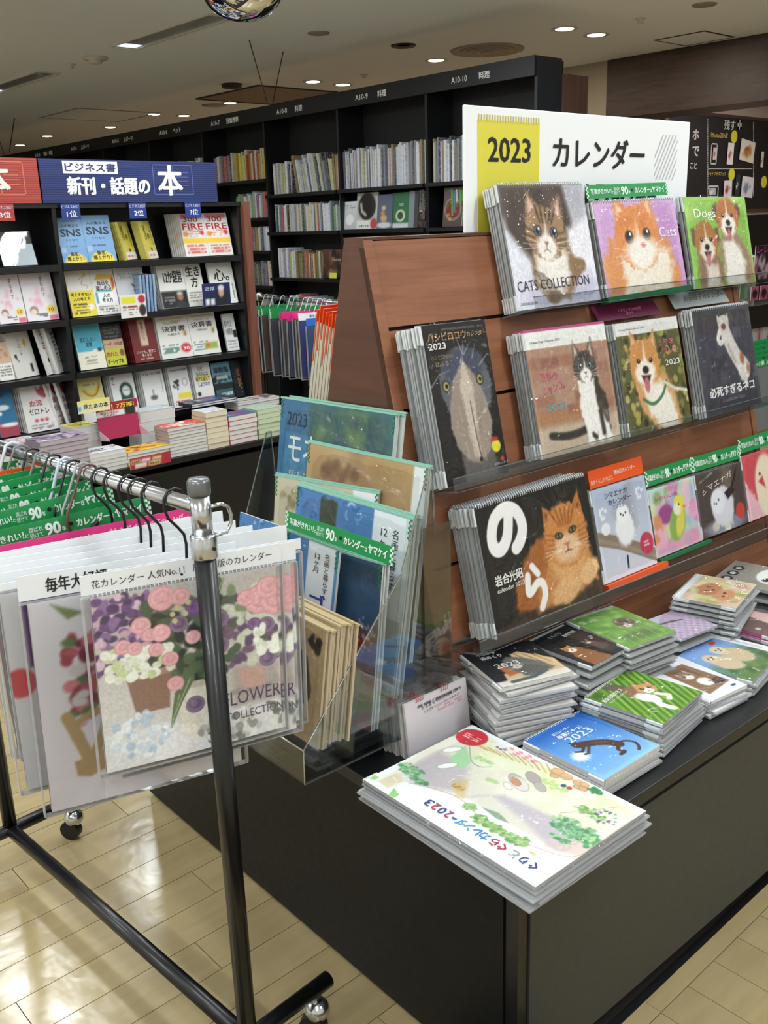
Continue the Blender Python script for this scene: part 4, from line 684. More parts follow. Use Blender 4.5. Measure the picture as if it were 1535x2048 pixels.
# magenta display with header and yellow card
def z5B(x, y, w): return B(*z5(x, y), w)
g0 = z5B(515, 262, 4.36); g1 = z5B(722, 240, 4.36); gt = z5B(600, 62, 4.36)
g = thing('counter_display', 'magenta cardboard counter display with a red header', 'display', MBK @ Matrix.Translation((g0.x, 4.36, g0.z)) @ Matrix.Rotation(math.pi / 2 - .12, 4, 'X')); W = g1.x - g0.x; H = gt.z - g0.z
MB().box(0, W, 0, H * .62, -.003, 0).build('tray_front', [mat('magenta_card', '#a3264f', .45)], g); MB().prism([(0, 0), (.05, 0), (.01, H * .5), (0, H * .5)], 0, .002, 'x').build('tray_wing', [mat('pale_pink_card', '#c9a8b0', .5)], g); MB().prism([(0, 0), (.05, 0), (.01, H * .5), (0, H * .5)], W - .002, W, 'x').build('tray_wing', [mat('pale_pink_card', '#c9a8b0', .5)], g)
a = Art(W * 1.03, H * .4, 40); a.lay(1, '#9a2030'); a.rc(0, .0, 1, .4, '#d8d4d2'); a.el(.8, .3, .13, .2, '#2a2622'); cover('header_print', W * 1.03, H * .4, a, g, Matrix.Translation((0, H * .62, .002)))
text(g, 'No.1', .02, H * .80, W * .32, H * .16, '#e0c84a', .004, .03); text(g, '7万部!', W * .5, H * .82, W * .44, H * .14, '#e8d04a', .004, .03); text(g, '最速の時代の\n先を読む!', .02, H * .64, W * .45, H * .12, '#8a1c30', .004, .01)
sc_ = lambda x, y: ((x) * .3909 / .33878, (780 - 380 + y * .3909) / .33878)
x0_, y0_ = sc_(402, 60); x1_, y1_ = sc_(568, 125)
sign_card(x0_, x1_, y0_, y1_, 4.33, 'pale yellow title card left of the magenta display', A_('#e2ddb0', ('rc', 0, .75, 1, 1, '#e6d86a'), ('rc', .0, .2, .1, .55, '#5a9ad0')), [('見たあの本', .16, .28, .78, .42, '#24261e', .02)], name='title_card')
x0_, y0_ = sc_(668, 352); x1_, y1_ = sc_(878, 412)
sign_card(x0_, x1_, y0_, y1_, 4.165, 'red band card hanging at the front edge under the yellow book', A_('#a8303c', ('rc', .03, .5, .25, .8, '#d8cc8a'), ('rc', .28, .5, .5, .8, '#e0dcd0'), ('rc', .55, .5, .78, .8, '#d8cc8a'), ('rc', .12, .12, .4, .4, '#e0dcd0'), ('rc', .45, .12, .75, .4, '#d8cc8a')), [('新規営業', .05, .54, .18, .2, '#2a1c1c'), ('戦略営業', .47, .16, .25, .2, '#2a1c1c')], name='band_card')
# ================================================================== WALL CALENDARS: shared builder
GREYE = mat('calendar_edges', '#a3a6a7', .6, bump=.8, bscale=400); TABW = mat('seal_tab_white', '#d4d8d8', .35)
def film_mesh(w, h, t, o=.006):
    mb = MB(); nx, ny = 8, 8; vs = []
    for j in range(ny + 1):
        for i in range(nx + 1):
            x = -o + (w + 2 * o) * i / nx; y = -o + (h + 2 * o) * j / ny; e = min(i, nx - i, j, ny - j); vs.append((x, y, (.0026 if e else -t * .4) + (.0008 * math.sin(i * 2.1 + j * 1.3) if e else 0)))
    mb.add(vs, [(j * (nx + 1) + i, j * (nx + 1) + i + 1, (j + 1) * (nx + 1) + i + 1, (j + 1) * (nx + 1) + i) for j in range(ny) for i in range(nx)]); return mb
def rings(w, y, n, r=.0042, m=None, z=0.0, x0=.006, t=.006):
    mb = MB()
    for k in range(n):
        x = x0 + (w - 2 * x0) * k / (n - 1)
        mb.tube([(x + dx, y + r * math.cos(a) * 1.25, z - t / 2 + (t / 2 + .0016) * math.sin(a)) for a in [i * math.pi / 3 for i in range(7)] for dx in (0,)], .0010, 4, cap=False)
    return mb
WIRE = mat('binding_wire', '#c3c7ca', .25, metal=.7); DWIRE = mat('white_binding_wire', '#dfe2e4', .3)
def calendar(label, M, w, h, art, n=150, t=.008, spiral=0, wire=None, texts=(), back=0, pitch=None, jit=.004, film=True, head=None, edge=None, bend=0, tabs=True, name='photo_calendar', cat='calendar', wtop=None):
    edge = edge or GREYE; pitch = pitch or t + .0028
    g = thing(name, label, cat, M)
    mp = MB().box(0, w, 0, h, -t, -.0006).mesh('pages', edge); inst('pages', mp, g)
    a = Art(w, h, n); art(a); cover('cover_print', w, h, a, g, bend=bend)
    for (s, x, y, tw, th, c, *r) in texts: text(g, s, x * w, y * h, tw * w, th * h, c, .0010, r[0] if r else 0, r[1] if len(r) > 1 else 0)
    ms = mt_ = None
    if spiral: ms = rings(w, h, spiral, z=0, t=t).mesh('spiral_binding', wire or WIRE, True); o = inst('spiral_binding', ms, g); o['kind'] = 'stuff'
    if film: film_mesh(w, h, t).build('clear_sleeve', [FILM], g, smooth=True)
    if tabs: mt_ = MB().box(-.005, .002, 0, .035, -t * .9, -t * .1).box(-.005, .002, h - .04, h, -t * .9, -t * .1).mesh('seal_tab', TABW); o = inst('seal_tab', mt_, g); o['kind'] = 'stuff'
    mf = MB().box(-.004, w + .004, -.004, h + .004, -t * .75, -t * .25).mesh('sleeve_edge', FILME)
    R = random.Random(int(w * 1e4) + back)
    for k in range(1, back + 1):
        Mk = M @ Matrix.Translation((R.uniform(-jit, jit) + (wtop or 0) * k, R.uniform(-jit, jit) * .7, -pitch * k))
        g2 = thing(name, ordn(k) + ' copy behind the ' + label, cat, Mk, 'copies stacked behind the ' + label)
        inst('pages', mp, g2)
        if ms: o = inst('spiral_binding', ms, g2); o['kind'] = 'stuff'
        if mt_: o = inst('seal_tab', mt_, g2); o['kind'] = 'stuff'
    return g
def header_card(g, w, y0, hh, kind='green', x0=0, z=.001, tilt=0, txt=True):
    c = {'green': '#1f8a4a', 'orange': '#e2551f', 'pink': '#d8357f', 'white': '#e6e8ea', 'maroon': '#6e2246', 'grey': '#8f9391', 'magenta': '#b02a62', 'blue': '#2c6ac4'}[kind]
    Mh = Matrix.Translation((x0, y0, z)) @ Matrix.Rotation(tilt, 4, 'X')
    MB().box(0, w, 0, hh, -.001, 0, M=Mh).build('header_card', [mat('header_' + kind, c, .35)], g)
    if kind == 'green':
        mb = MB(); q = hh / 7
        for e in (0, 1):
            for i in range(2):
                for j in range(7):
                    if (i + j) % 2 == 0: X = (q * .9) * i if e == 0 else w - q * .9 * (i + 1); mb.box(X, X + q * .9, q * j, q * (j + 1), 0, .0006, M=Mh)
        o = mb.build('checker_edge', [mat('checker_white', '#d8e6dc', .4)], g); o['kind'] = 'stuff'
        MB().lathe([(.0038, 0), (.0038, .0008)], 14, (w * .545, hh * .5, 0)).build('hanging_hole', [BLACK], g, Mh)
        if txt:
            T_ = lambda s, x, y, tw, th, c='#e2eee6', b=.03: text(g, s, x * w, y * hh, tw * w, th * hh, c, .0009, b, M=Mh)
            T_('写真がきれい！', .05, .28, .24, .42); T_('と', .295, .3, .02, .2); T_('選ばれ\n続けて', .32, .2, .075, .56, b=0); T_('90', .405, .16, .085, .66, b=.05); T_('年', .493, .22, .022, .26); T_('カレンダー', .575, .24, .185, .48, b=.04); T_('は', .765, .26, .022, .28); T_('ヤマケイ', .792, .24, .16, .5, b=.04)
    return Mh
def catface(a, cx, cy, r, fur='#b08860', dark='#5a4230', white='#e8e2da', eye='#3a4048', nose='#b07870', rot=0, ears=1.0, stripes=True, er=.17, earin='#d8b8a8', closed=False, wh=1):
    """a small cat's face: r in units of the cover width"""
    ar = a.a; P = lambda x, y: (cx + (x * math.cos(rot) - y * math.sin(rot)) * r, cy + (x * math.sin(rot) + y * math.cos(rot)) * r / ar)
    for s in (-1, 1):
        a.po([P(s * .95, .1), P(s * .80 * 1.02, 1.05 * ears + .25), P(s * .2, .75)], fur, r * .1, 1, r * .15, 60); a.po([P(s * .82, .35), P(s * .74, .92 * ears + .15), P(s * .38, .68)], earin, r * .12)
    a.el(*P(0, 0), r, r * .88, fur, r * .06, math.degrees(rot), 1, r * .15, 50)
    if stripes:
        for x in (-.36, -.16, .05, .26, .44): a.st([P(x * .7, .35), P(x, .62), P(x * 1.2, .84)], r * .09, dark, .75, r * .06)
        for s in (-1, 1):
            for k in (0, -.2, -.4): a.st([P(s * .55, .0 + k), P(s * .95, .12 + k * 1.2)], r * .07, dark, .65, r * .06)
    a.el(*P(0, -.48), r * .48, r * .42, white, r * .14, 0, 1, r * .1, 50); a.po([P(-.14, -.3), P(0, .5), P(.14, -.3)], white, r * .1, .8)
    for s in (-1, 1):
        if closed: a.st([P(s * .55, .05), P(s * .38, -.03), P(s * .22, .02)], r * .07, '#2a201c')
        else:
            a.el(*P(s * .40, .05), r * er * 1.25, r * er * 1.2, '#2a211c', r * .03); a.el(*P(s * .40, .05), r * er, r * er, eye, r * .02); a.el(*P(s * .40, .05), r * er * .55, r * er * .7, '#0c0c0e', r * .02); a.el(*P(s * .40 + .06, .12), r * .045, r * .045, '#ffffff', r * .01)
    a.po([P(-.12, -.28), P(.12, -.28), P(0, -.42)], nose, r * .05); a.st([P(0, -.42), P(0, -.52)], r * .03, '#6a4a44', .8, r * .03)
    for s in (-1, 1):
        a.st([P(0, -.52), P(s * .16, -.6)], r * .035, '#6a4a44', .7, r * .03)
        if wh:
            for k in (-.1, 0, .12): a.st([P(s * .3, -.42 + k * .5), P(s * 1.15, -.40 + k * 2)], max(.003, r * .018), '#f2efea', .7, .002)
def dogface(a, cx, cy, r, fur='#b07a48', white='#e6e0d6', tongue=True, rot=0, flop=True, mask='#6a5040'):
    ar = a.a; P = lambda x, y: (cx + (x * math.cos(rot) - y * math.sin(rot)) * r, cy + (x * math.sin(rot) + y * math.cos(rot)) * r / ar)
    for s in (-1, 1):
        if flop: a.el(*P(s * .85, .25), r * .3, r * .42, mask, r * .1, -s * 15, 1, r * .15)
        else: a.po([P(s * .85, .2), P(s * .72, 1.25), P(s * .2, .75)], fur, r * .08, 1, r * .1); a.po([P(s * .75, .4), P(s * .68, 1.05), P(s * .4, .7)], '#d8b090', r * .1)
    a.el(*P(0, .05), r * .95, r * .9, fur, r * .08, 0, 1, r * .18, 50); a.el(*P(0, -.35), r * .62, r * .5, white, r * .15, 0, 1, r * .12); a.po([P(-.12, -.2), P(0, .85), P(.12, -.2)], white, r * .1)
    for s in (-1, 1): a.el(*P(s * .38, .12), r * .11, r * .09, '#1c1512', r * .04); a.el(*P(s * .36, .15), r * .03, r * .03, '#e8e8e8', r * .01)
    a.el(*P(0, -.22), r * .19, r * .14, '#16120f', r * .05)
    if tongue: a.po([P(-.3, -.42), P(.3, -.42), P(.12, -.75), P(-.12, -.75)], '#3a1c18', r * .06); a.el(*P(0, -.78), r * .16, r * .30, '#c0707c', r * .05)
    else: a.st([P(-.2, -.42), P(0, -.5), P(.2, -.42)], r * .05, '#3a2a22')
# ---- cover pictures
def a_cats(a):
    a._g('#cfd0dc', '#a9a8b2'); a.po([(.0, 1), (.74, 1), (.80, .62), (.5, .28), (.22, .34), (.03, .66)], '#4a3c34', .05); a.blots(14, .3, .8, .3, .2, .05, .12, ['#3a2e28', '#574840'], .06, .6)
    a.po([(0, .62), (.3, .34), (.2, 0), (0, 0)], '#dfe0ea', .08); a.po([(.72, .62), (1, .72), (1, .2), (.7, .2)], '#e4e2ea', .06); a.el(.55, .12, .5, .16, '#c8c2d8', .1, 0, .8)
    a.po([(.26, .44), (.22, .2), (.36, .06), (.62, .04), (.80, .24), (.72, .5)], '#8f7458', .04, 1, .03); a.el(.48, .33, .2, .22, '#e9e4dc', .06, 0, 1, .04)
    for k in range(7): a.st([(.26 + .02 * k, .30 - .035 * k), (.36 + .03 * k, .26 - .03 * k)], .018, '#4a382a', .6, .015)
    a.el(.78, .31, .1, .07, '#8c7052', .02, 0, 1, .02); a.el(.44, .07, .08, .05, '#7a6048', .02)
    catface(a, .46, .60, .235, '#9c7c5c', '#3c2c20', '#ebe5dd', '#5a6a86', '#8a6258', -.12, 1.05, er=.155); a.tex(.14, 90, 60); a.small(.66, .055, .95, .085, '#555577', 2, .5)
def a_pink(a):
    a._g('#c092c8', '#c9a2cc'); a.blots(8, .5, .5, .5, .5, .1, .2, ['#caa4cf', '#b987c2'], .1, .5)
    a.po([(.05, 0), (.0, .3), (.12, .62), (.85, .55), (.92, .25), (.95, 0)], '#d8935c', .06, 1, .05); a.po([(.22, 0), (.25, .4), (.5, .55), (.85, .4), (.82, 0)], '#ece2d2', .07, 1, .06)
    catface(a, .47, .60, .27, '#d98c50', '#b86a34', '#efe8de', '#3c3c38', '#cf8478', .05, .92, stripes=False, er=.15, earin='#eac6ac'); a.el(.5, .45, .2, .1, '#efe9e0', .06); a.el(.52, .515, .03, .02, '#d88a84', .01)
    a.blots(16, .5, .78, .25, .06, .02, .05, ['#c97a3e', '#e09a62'], .03, .5); a.tex(.10, 80, 60)
def a_dogs(a):
    a._g('#7fae4a', '#8fbc58'); a.blots(40, .5, .5, .6, .6, .03, .1, ['#9cc862', '#6f9f3e', '#b0d478', '#86b24c'], .05, .5)
    for k in range(30): x = (k * .37) % 1; a.st([(x, 0), (x + .03, .35)], .012, '#a4cc60', .5, .01)
    a.po([(.50, 0), (.48, .5), (.58, .6), (.82, .56), (.98, .3), (.98, 0)], '#9a8068', .04, 1, .05); a.po([(.52, .02), (.54, .5), (.72, .52), (.86, .3), (.84, 0)], '#e6e0d8', .05, 1, .04)
    dogface(a, .66, .76, .19, '#b27444', '#e8e2da', True); a.po([(.08, 0), (.12, .42), (.3, .42), (.46, .36), (.5, 0)], '#8d7058', .04, 1, .05); a.po([(.2, 0), (.22, .25), (.4, .25), (.42, 0)], '#d8ccc0', .05, 1, .03)
    dogface(a, .27, .50, .19, '#a8713f', '#ded4c6', True); a.tex(.12, 80, 60)
def a_shoe(a):
    a.lay(1, '#141211'); a.tex(.3, 20); a.po([(.3, 0), (.3, .3), (.8, .3), (.86, 0)], '#5f5a58', .05, 1, .04)
    a.el(.54, .60, .40, .44, '#5c6068', .03, 0, 1, .05, 40); a.el(.54, .73, .34, .2, '#43485a', .05, 0, 1, .04)
    a.po([(.54, .76), (.36, .66), (.24, .50), (.2, .36), (.26, .22), (.44, .12), (.60, .10), (.78, .18), (.86, .36), (.80, .54), (.70, .66)], '#96897e', .02, 1, .02); a.po([(.54, .78), (.44, .6), (.50, .14), (.60, .14), (.64, .6)], '#c9bcae', .03, .9, .03, 60)
    for k in range(26): x = .3 + (k * .618) % .48; y = .2 + (k * .37) % .4; a.st([(x, y), (x + .02, y - .1)], .010, ['#7a6c62', '#d8cdc2', '#8f7f74'][k % 3], .5, .01)
    a.st([(.56, .5), (.57, .3), (.60, .12)], .014, '#3a302c', .8); a.el(.59, .125, .03, .03, '#2e2624', .01)
    for x, y in ((.23, .615), (.77, .63)): a.el(x, y, .062, .07, '#2a2c34', .01); a.el(x, y, .042, .05, '#b8a860', .01); a.el(x + .005, y, .022, .026, '#0c0c0c', .005)
    for p in (((.0, .62), (.15, .69), (.32, .71)), ((.80, .72), (.95, .78), (1, .77)), ((.56, .8), (.48, .95)), ((.56, .8), (.60, .88)), ((.58, .8), (.70, .87)), ((.70, .77), (.78, .86))): a.st(p, .02, '#8e9098', .9, .01, True)
    a.el(.86, .19, .075, .075, '#d8d03a'); a.el(.85, .235, .06, .025, '#c03030'); a.el(.93, .10, .03, .03, '#c03a30'); a.small(.3, .955, .95, .975, '#8a8884', 1, .5); a.tex(.1, 60)
def a_nyan(a):
    a._g('#a89078', '#a07a66'); R = random.Random(3)
    for j in range(6):
        for i in range(5): a.rc(i * .24 + (j % 2) * .12 - .1, .30 + j * .10, i * .24 + (j % 2) * .12 + .12, .385 + j * .10, R.choice(['#9c6c5a', '#a87a66', '#8c5c50', '#b08a78']), .02, .8)
    a.rc(0, 0, 1, .24, '#c0ad98', .05); a.rc(0, .24, .6, .36, '#a8764c', .05, .6); a.rc(0, .865, 1, 1, '#e3e2df', .002)
    a.st([(.60, .16), (.45, .14), (.30, .14), (.14, .165)], .055, '#33302c', 1, .02); a.po([(.62, .56), (.55, .2), (.60, .06), (.78, .06), (.88, .12), (.90, .35), (.80, .58)], '#3d3830', .02, 1, .03); a.po([(.56, .56), (.54, .3), (.58, .14), (.70, .1), (.76, .3), (.76, .56)], '#e9e6e2', .02, 1, .03)
    for x in (.60, .73, .84): a.st([(x, .25), (x + .01, .07)], .06, '#eceae6', 1, .02)
    for x in (.61, .74, .85): a.el(x + .01, .05, .045, .03, '#f0eeea', .01)
    a.st([(.80, .35), (.86, .2)], .05, '#54483a', .9, .02); catface(a, .67, .665, .145, '#57504a', '#24201c', '#efecea', '#8a9aa4', '#4a3c38', 0, 1.25); a.tex(.1, 70)
def a_wan(a):
    a.lay(1, '#5a5a34'); a.blots(160, .5, .45, .6, .55, .02, .05, ['#8a8a4a', '#b8a850', '#3a3c22', '#6e7a3c', '#c2b070', '#7a5a30', '#2c2a1a'], .01, .85); a.rc(0, .885, 1, 1, '#dedddb', .002)
    a.po([(.16, .5), (.24, .2), (.45, 0), (.85, 0), (.82, .3), (.68, .5)], '#d0a06a', .04, 1, .04); a.po([(.3, .42), (.36, .15), (.55, 0), (.8, 0), (.72, .3), (.6, .44)], '#ece6da', .05, 1, .04); a.st([(.28, .3), (.42, .24), (.58, .30), (.68, .42)], .03, '#4a7a54', 1, .01); a.st([(.64, .42), (.8, .34), (1, .30)], .03, '#d8d2c4', 1, .01)
    dogface(a, .38, .61, .25, '#c98f52', '#ece4d8', True, -.05, False); a.tex(.1, 70)
def a_hiss(a):
    a.lay(1, '#3c3c46'); R = random.Random(5)
    for j in range(8):
        for i in range(6): x, y = i * .2 + (j % 2) * .1, j * .135; a.po([(x - .09, y), (x - .06, y + .12), (x + .09, y + .125), (x + .085, y + .01)], R.choice(['#4a4a56', '#40404c', '#52525e', '#363640']), .02, 1, .03)
    a.rc(0, .8, 1, .97, '#464036', .08, .4); a.rc(0, 0, 1, .14, '#35353e', .06, .8)
    a.st([(.50, .80), (.56, .66), (.66, .5), (.76, .38)], .17, '#cdc8c4', 1, .02); a.st([(.56, .74), (.42, .66), (.38, .70), (.42, .77)], .05, '#d4d0cc', 1, .01); a.el(.76, .38, .11, .13, '#d2cec9', .02, 0, 1, .02); a.el(.75, .48, .04, .06, '#a06a48', .02); a.el(.84, .37, .03, .05, '#a87858', .02)
    a.st([(.62, .46), (.54, .62)], .03, '#8a7a70', .5, .03); a.st([(.76, .27), (.78, .22)], .05, '#cfcac6', 1, .01); a.po([(.40, .86), (.41, .93), (.46, .89)], '#cdc6c0', .005); a.po([(.56, .89), (.60, .94), (.60, .86)], '#cdc6c0', .005); a.el(.505, .845, .095, .075, '#c9c2bc', .01, 0, 1, .01); a.el(.5, .81, .04, .03, '#6a4a44', .01); a.tex(.15, 50)
def a_nora(a):
    a.lay(1, '#1b1815'); a.po([(0, 0), (1, 0), (1, .2), (.6, .1), (0, .06)], '#43352a', .02); a.tex(.3, 60, 8)
    a.po([(.20, .10), (.22, .30), (.32, .48), (.46, .62), (.55, .64), (.55, .1)], '#a0602c', .03, 1, .03); a.po([(.38, .06), (.42, .3), (.54, .52), (.92, .48), (.97, .25), (.96, .14), (.8, .08)], '#c08348', .03, 1, .03)
    a.po([(.55, .40), (.60, .2), (.86, .22), (.88, .42)], '#d8a870', .06, .9, .04)
    for k in range(9): a.st([(.24 + .03 * k, .15 + .02 * k), (.34 + .025 * k, .38 + .008 * k)], .014, '#8a4c1e', .6, .015)
    for k in range(8): a.st([(.46 + .05 * k, .12), (.5 + .048 * k, .2)], .012, '#a4642e', .5, .012)
    a.el(.66, .14, .15, .075, '#d9ac78', .02, 8, 1, .02); a.el(.9, .22, .1, .07, '#ddb382', .02, 20, 1, .02)
    for s, (x0, x1, x2) in enumerate(((.545, .60, .66), (.93, .86, .80))): tip = (.555, .86) if s == 0 else (.905, .90); a.po([(x0, .66), tip, (x2, .76)], '#b8753c', .01, 1, .01); a.po([(x0 + (.02 if s == 0 else -.02), .68), (tip[0] + (.012 if s == 0 else -.01), .80), (x2 - (.02 if s == 0 else -.02), .74)], '#6e3f22', .02)
    a.el(.735, .575, .205, .20, '#c58548', .02, 0, 1, .025, 60); a.el(.73, .47, .13, .09, '#dcb890', .04)
    for x in (-.09, -.05, -.015, .02, .055, .09): a.st([(.735 + x * .6, .66), (.735 + x, .74), (.735 + x * 1.3, .79)], .015, '#8f4f22', .8, .01)
    for s in (-1, 1):
        for k in range(4): a.st([(.735 + s * .12, .60 - .035 * k), (.735 + s * .19, .63 - .045 * k)], .012, '#9a5a2a', .7, .01)
    for x, y in ((.668, .585), (.80, .60)): a.el(x, y, .040, .022, '#33241a', .006, 8 if x > .7 else -8); a.el(x, y, .026, .013, '#7c8058', .004); a.el(x, y, .008, .013, '#12100c', .003)
    a.po([(.70, .51), (.76, .515), (.735, .475)], '#b8745a', .008); a.st([(.733, .475), (.73, .45), (.70, .44)], .007, '#5a3a28', .9); a.st([(.73, .45), (.765, .445)], .007, '#5a3a28', .9)
    for s in (-1, 1):
        for k in range(3): a.st([(.735 + s * .06, .47), (.735 + s * .21, .42 + .035 * k)], .003, '#efe6d8', .8, .001)
    a.tex(.16, 120, 90); W = '#ecebe9'
    a.st([(.265, .88), (.225, .72), (.16, .64), (.105, .66), (.10, .76), (.15, .88), (.25, .93), (.335, .88), (.365, .76), (.33, .66), (.28, .61)], .078, W, 1, .006); a.st([(.385, .43), (.425, .36)], .045, W, 1, .006); a.st([(.335, .37), (.32, .25), (.345, .24), (.41, .29), (.455, .27), (.46, .18), (.415, .09)], .048, W, 1, .006)
def a_shima(a):
    a._g('#d4d8e2', '#aab4cc'); a.po([(.35, .7), (.7, 1), (.72, .5), (.45, .45)], '#8f8c90', .15, .6); a.st([(-.05, .50), (.4, .36), (1.0, .10)], .15, '#8a7868', 1, .01); a.blots(50, .45, .33, .5, .15, .01, .03, ['#a4948a', '#6e5e50', '#93827400'[:7]], .01, .0)
    a.st([(0, .47), (.4, .33), (1, .08)], .05, '#a39384', .7, .03); a.el(.50, .5, .17, .2, '#e9ebee', .03, 0, 1, .02); a.el(.50, .66, .12, .11, '#eef0f2', .02); a.el(.5, .645, .012, .012, '#15151a', .004); a.el(.46, .665, .012, .014, '#15151a', .004); a.el(.55, .665, .012, .014, '#15151a', .004); a.st([(.47, .2), (.46, .08)], .03, '#22222a')
    a.blots(6, .14, .72, .08, .06, .02, .03, ['#eef0f4'], .01, .9); a.blots(6, .85, .82, .08, .06, .02, .03, ['#eef0f4'], .01, .9); a.el(.16, .56, .08, .07, '#e6e8ee', .004); a.el(.86, .26, .13, .13, '#c03a5a'); a.small(.80, .22, .92, .3, '#f0d8de', 2, .7)
def a_kawa(a):
    a.lay(1, '#b8ccc8'); a.blots(60, .5, .5, .6, .6, .06, .14, ['#e0a8c4', '#c880b0', '#8aa860', '#e8c0d0', '#9ab8d8', '#d8d8a8', '#e6b8cc'], .04, .8); a.el(.3, .58, .16, .12, '#9a4a8a', .03); a.rc(0, 0, 1, .22, '#e0a0bc', .08, .8); a.blots(10, .12, .3, .1, .2, .06, .1, ['#e8b0c8', '#d89060'], .03)
    a.el(.52, .40, .17, .24, '#8cae58', .02, -30); a.el(.58, .38, .09, .18, '#d8d060', .03, -25); a.el(.60, .66, .12, .12, '#e4d84e', .02); a.el(.55, .60, .08, .08, '#e8e6d8', .02); a.po([(.68, .64), (.76, .60), (.68, .57)], '#d88a5a', .01); a.el(.60, .66, .015, .015, '#1c1c1c', .003)
def a_enaga(a):
    a._g('#463c38', '#4c423e'); a.rc(.55, .5, .75, 1, '#867868', .12, .6); a.el(.5, .1, .45, .1, '#8c8ea0', .04); a.blots(8, .5, .1, .3, .08, .04, .08, ['#d8d4c8', '#6a6c80', '#c9c4b0'], .02); a.st([(.68, .55), (.92, .98)], .05, '#141214', 1, .01, True); 
    a.el(.50, .40, .24, .24, '#d8d8e2', .03, 0, 1, .02); a.el(.40, .5, .15, .15, '#e6e6ee', .02); a.el(.36, .47, .015, .012, '#15151a', .003); a.el(.42, .52, .014, .014, '#15151a', .003); a.el(.32, .48, .012, .01, '#15151a', .003); a.po([(.56, .60), (.62, .48), (.82, .60), (.68, .66)], '#221c20', .015); a.el(.86, .24, .10, .10, '#c8443c')
def a_bun(a): a.lay(1, '#cc4f58'); a.po([(0, .62), (.2, .3), (.7, .1), (1, .12), (1, 0), (0, 0)], '#e6b6c2', .03, 1, .04); a.el(.45, .45, .24, .36, '#ecdcc4', .03); a.po([(.28, .55), (.42, .42), (.38, .62)], '#c04048', .02); a.el(.33, .66, .02, .02, '#2a1c1c', .005)
GH = dict(kind='green')
def slant(n, *px): return qf(MS, n, *px)
def zA(x, y): return (930 + x * .3941, 340 + y * .3941)
def zB(x, y): return (760 + x * .5049, 600 + y * .5049)
def zC(x, y): return (860 + x * .4397, 880 + y * .4397)
Q = lambda z, *p: [z(*q) for q in p]
M, w, h = slant(.052, *Q(zA, (150, 75), (580, 70), (695, 655), (280, 715)))
calendar('tabby kitten calendar at the left of the top ledge', M, w, h, a_cats, 190, .0052, 42, back=5, texts=[('CATS COLLECTION', .03, .145, .86, .085, '#3c3844'), ('2023 CALENDAR', .03, .035, .2, .022, '#4a4656')], wtop=.0006)
M, w, h = slant(.045, *Q(zA, (625, 165), (1035, 150), (1145, 580), (745, 650)))
g = calendar('ginger kitten calendar on pink under a green header', M, w, h, a_pink, 180, .006, 36, WIRE, back=3, texts=[('Cats', .74, .58, .22, .11, '#efe6f0'), ('愛しの子猫', .72, .75, .18, .025, '#efe6f0')])
header_card(g, w + .0, h + .012, .034, 'green', -.004, -.010); MB().box(-.01, w + .012, -.012, .002, -.02, .006).build('green_foot_fold', [mat('dark_green_card', '#1c6a3e', .35)], g)
M, w, h = slant(.036, *Q(zA, (1080, 140), (1415, 135), (1475, 570), (1190, 600)))
calendar('calendar of two puppies on green grass at the top right', M, w, h, a_dogs, 160, .006, 0, back=2, texts=[('Dogs', .13, .74, .34, .13, '#eef0e8')])
M, w, h = slant(.088, *Q(zB, (160, 105), (415, 75), (507, 685), (268, 742)))
calendar('tall black calendar with a big-billed grey bird', M, w, h, a_shoe, 130, .0046, 0, back=9, pitch=.0082, texts=[('ハシビロコウ', .06, .895, .60, .055, '#b08c5a', .03), ('カレンダー', .67, .905, .31, .032, '#b08c5a', .02), ('2023', .06, .845, .26, .042, '#e6e4e0', .03), ('ハシビロNEWS', .07, .785, .34, .03, '#9a8460'), ('はるる', .12, .74, .2, .03, '#9a8460', .02), ('12か月カレンダー', .78, .065, .2, .018, '#c9c4bc')])
M, w, h = slant(.062, *Q(zB, (570, 135), (880, 90), (960, 555), (640, 630)))
g = calendar('calendar of a sitting kitten before a brick wall', M, w, h, a_nyan, 160, .0042, 0, back=7, texts=[('うちの', .12, .60, .2, .07, '#c05a78', .03), ('ニャンコ。', .12, .50, .27, .075, '#c05a78', .03, 8), ('2023', .13, .36, .24, .055, '#6ea0a8', .02), ('Orange Page Calendar 2023', .05, .905, .36, .022, '#555555')])
MB().box(0, w, h, h + .006, -.03, 0).build('pink_top_band', [mat('pink_band', '#b8508a', .4)], g)
M, w, h = slant(.046, *Q(zB, (905, 100), (1160, 65), (1245, 475), (1010, 535)))
g = calendar('calendar of a smiling shiba dog among leaves', M, w, h, a_wan, 150, .0055, 0, back=3, texts=[('うちの', .62, .75, .26, .06, '#c8607c', .03), ('ワンコ', .68, .66, .26, .06, '#c8607c', .03), ('2023', .70, .56, .24, .055, '#e6e6e2', .02), ('Orange Page Calendar 2023', .05, .925, .4, .02, '#555555')])
header_card(g, w * .98, h + .012, .05, 'maroon', -.03, -.02, -.5, False); text(g, 'ミスモノクロ大好評\n発売中', .05, h + .02, .1, .018, '#b06a8a', -.018)
M, w, h = slant(.062, *Q(zB, (1230, 45), (1435, 15), (1530, 400), (1295, 465)))
g = calendar('dark stone calendar with a stretching white cat', M, w, h, a_hiss, 140, .006, 30, DWIRE, back=4, texts=[('必死すぎるネコ', .10, .16, .80, .10, '#e6e4e2', .04), ('CALENDAR 2023', .3, .10, .4, .03, '#8a8a92')])
header_card(g, w * .95, h + .014, .05, 'grey', -.02, -.036, -.4, False); text(g, '前田敬子カレンダー', .02, h + .03, w * .7, .018, '#3a3c3a', -.03, .02)
M, w, h = slant(.085, *Q(zC, (215, 310), (715, 150), (775, 700), (290, 910)))
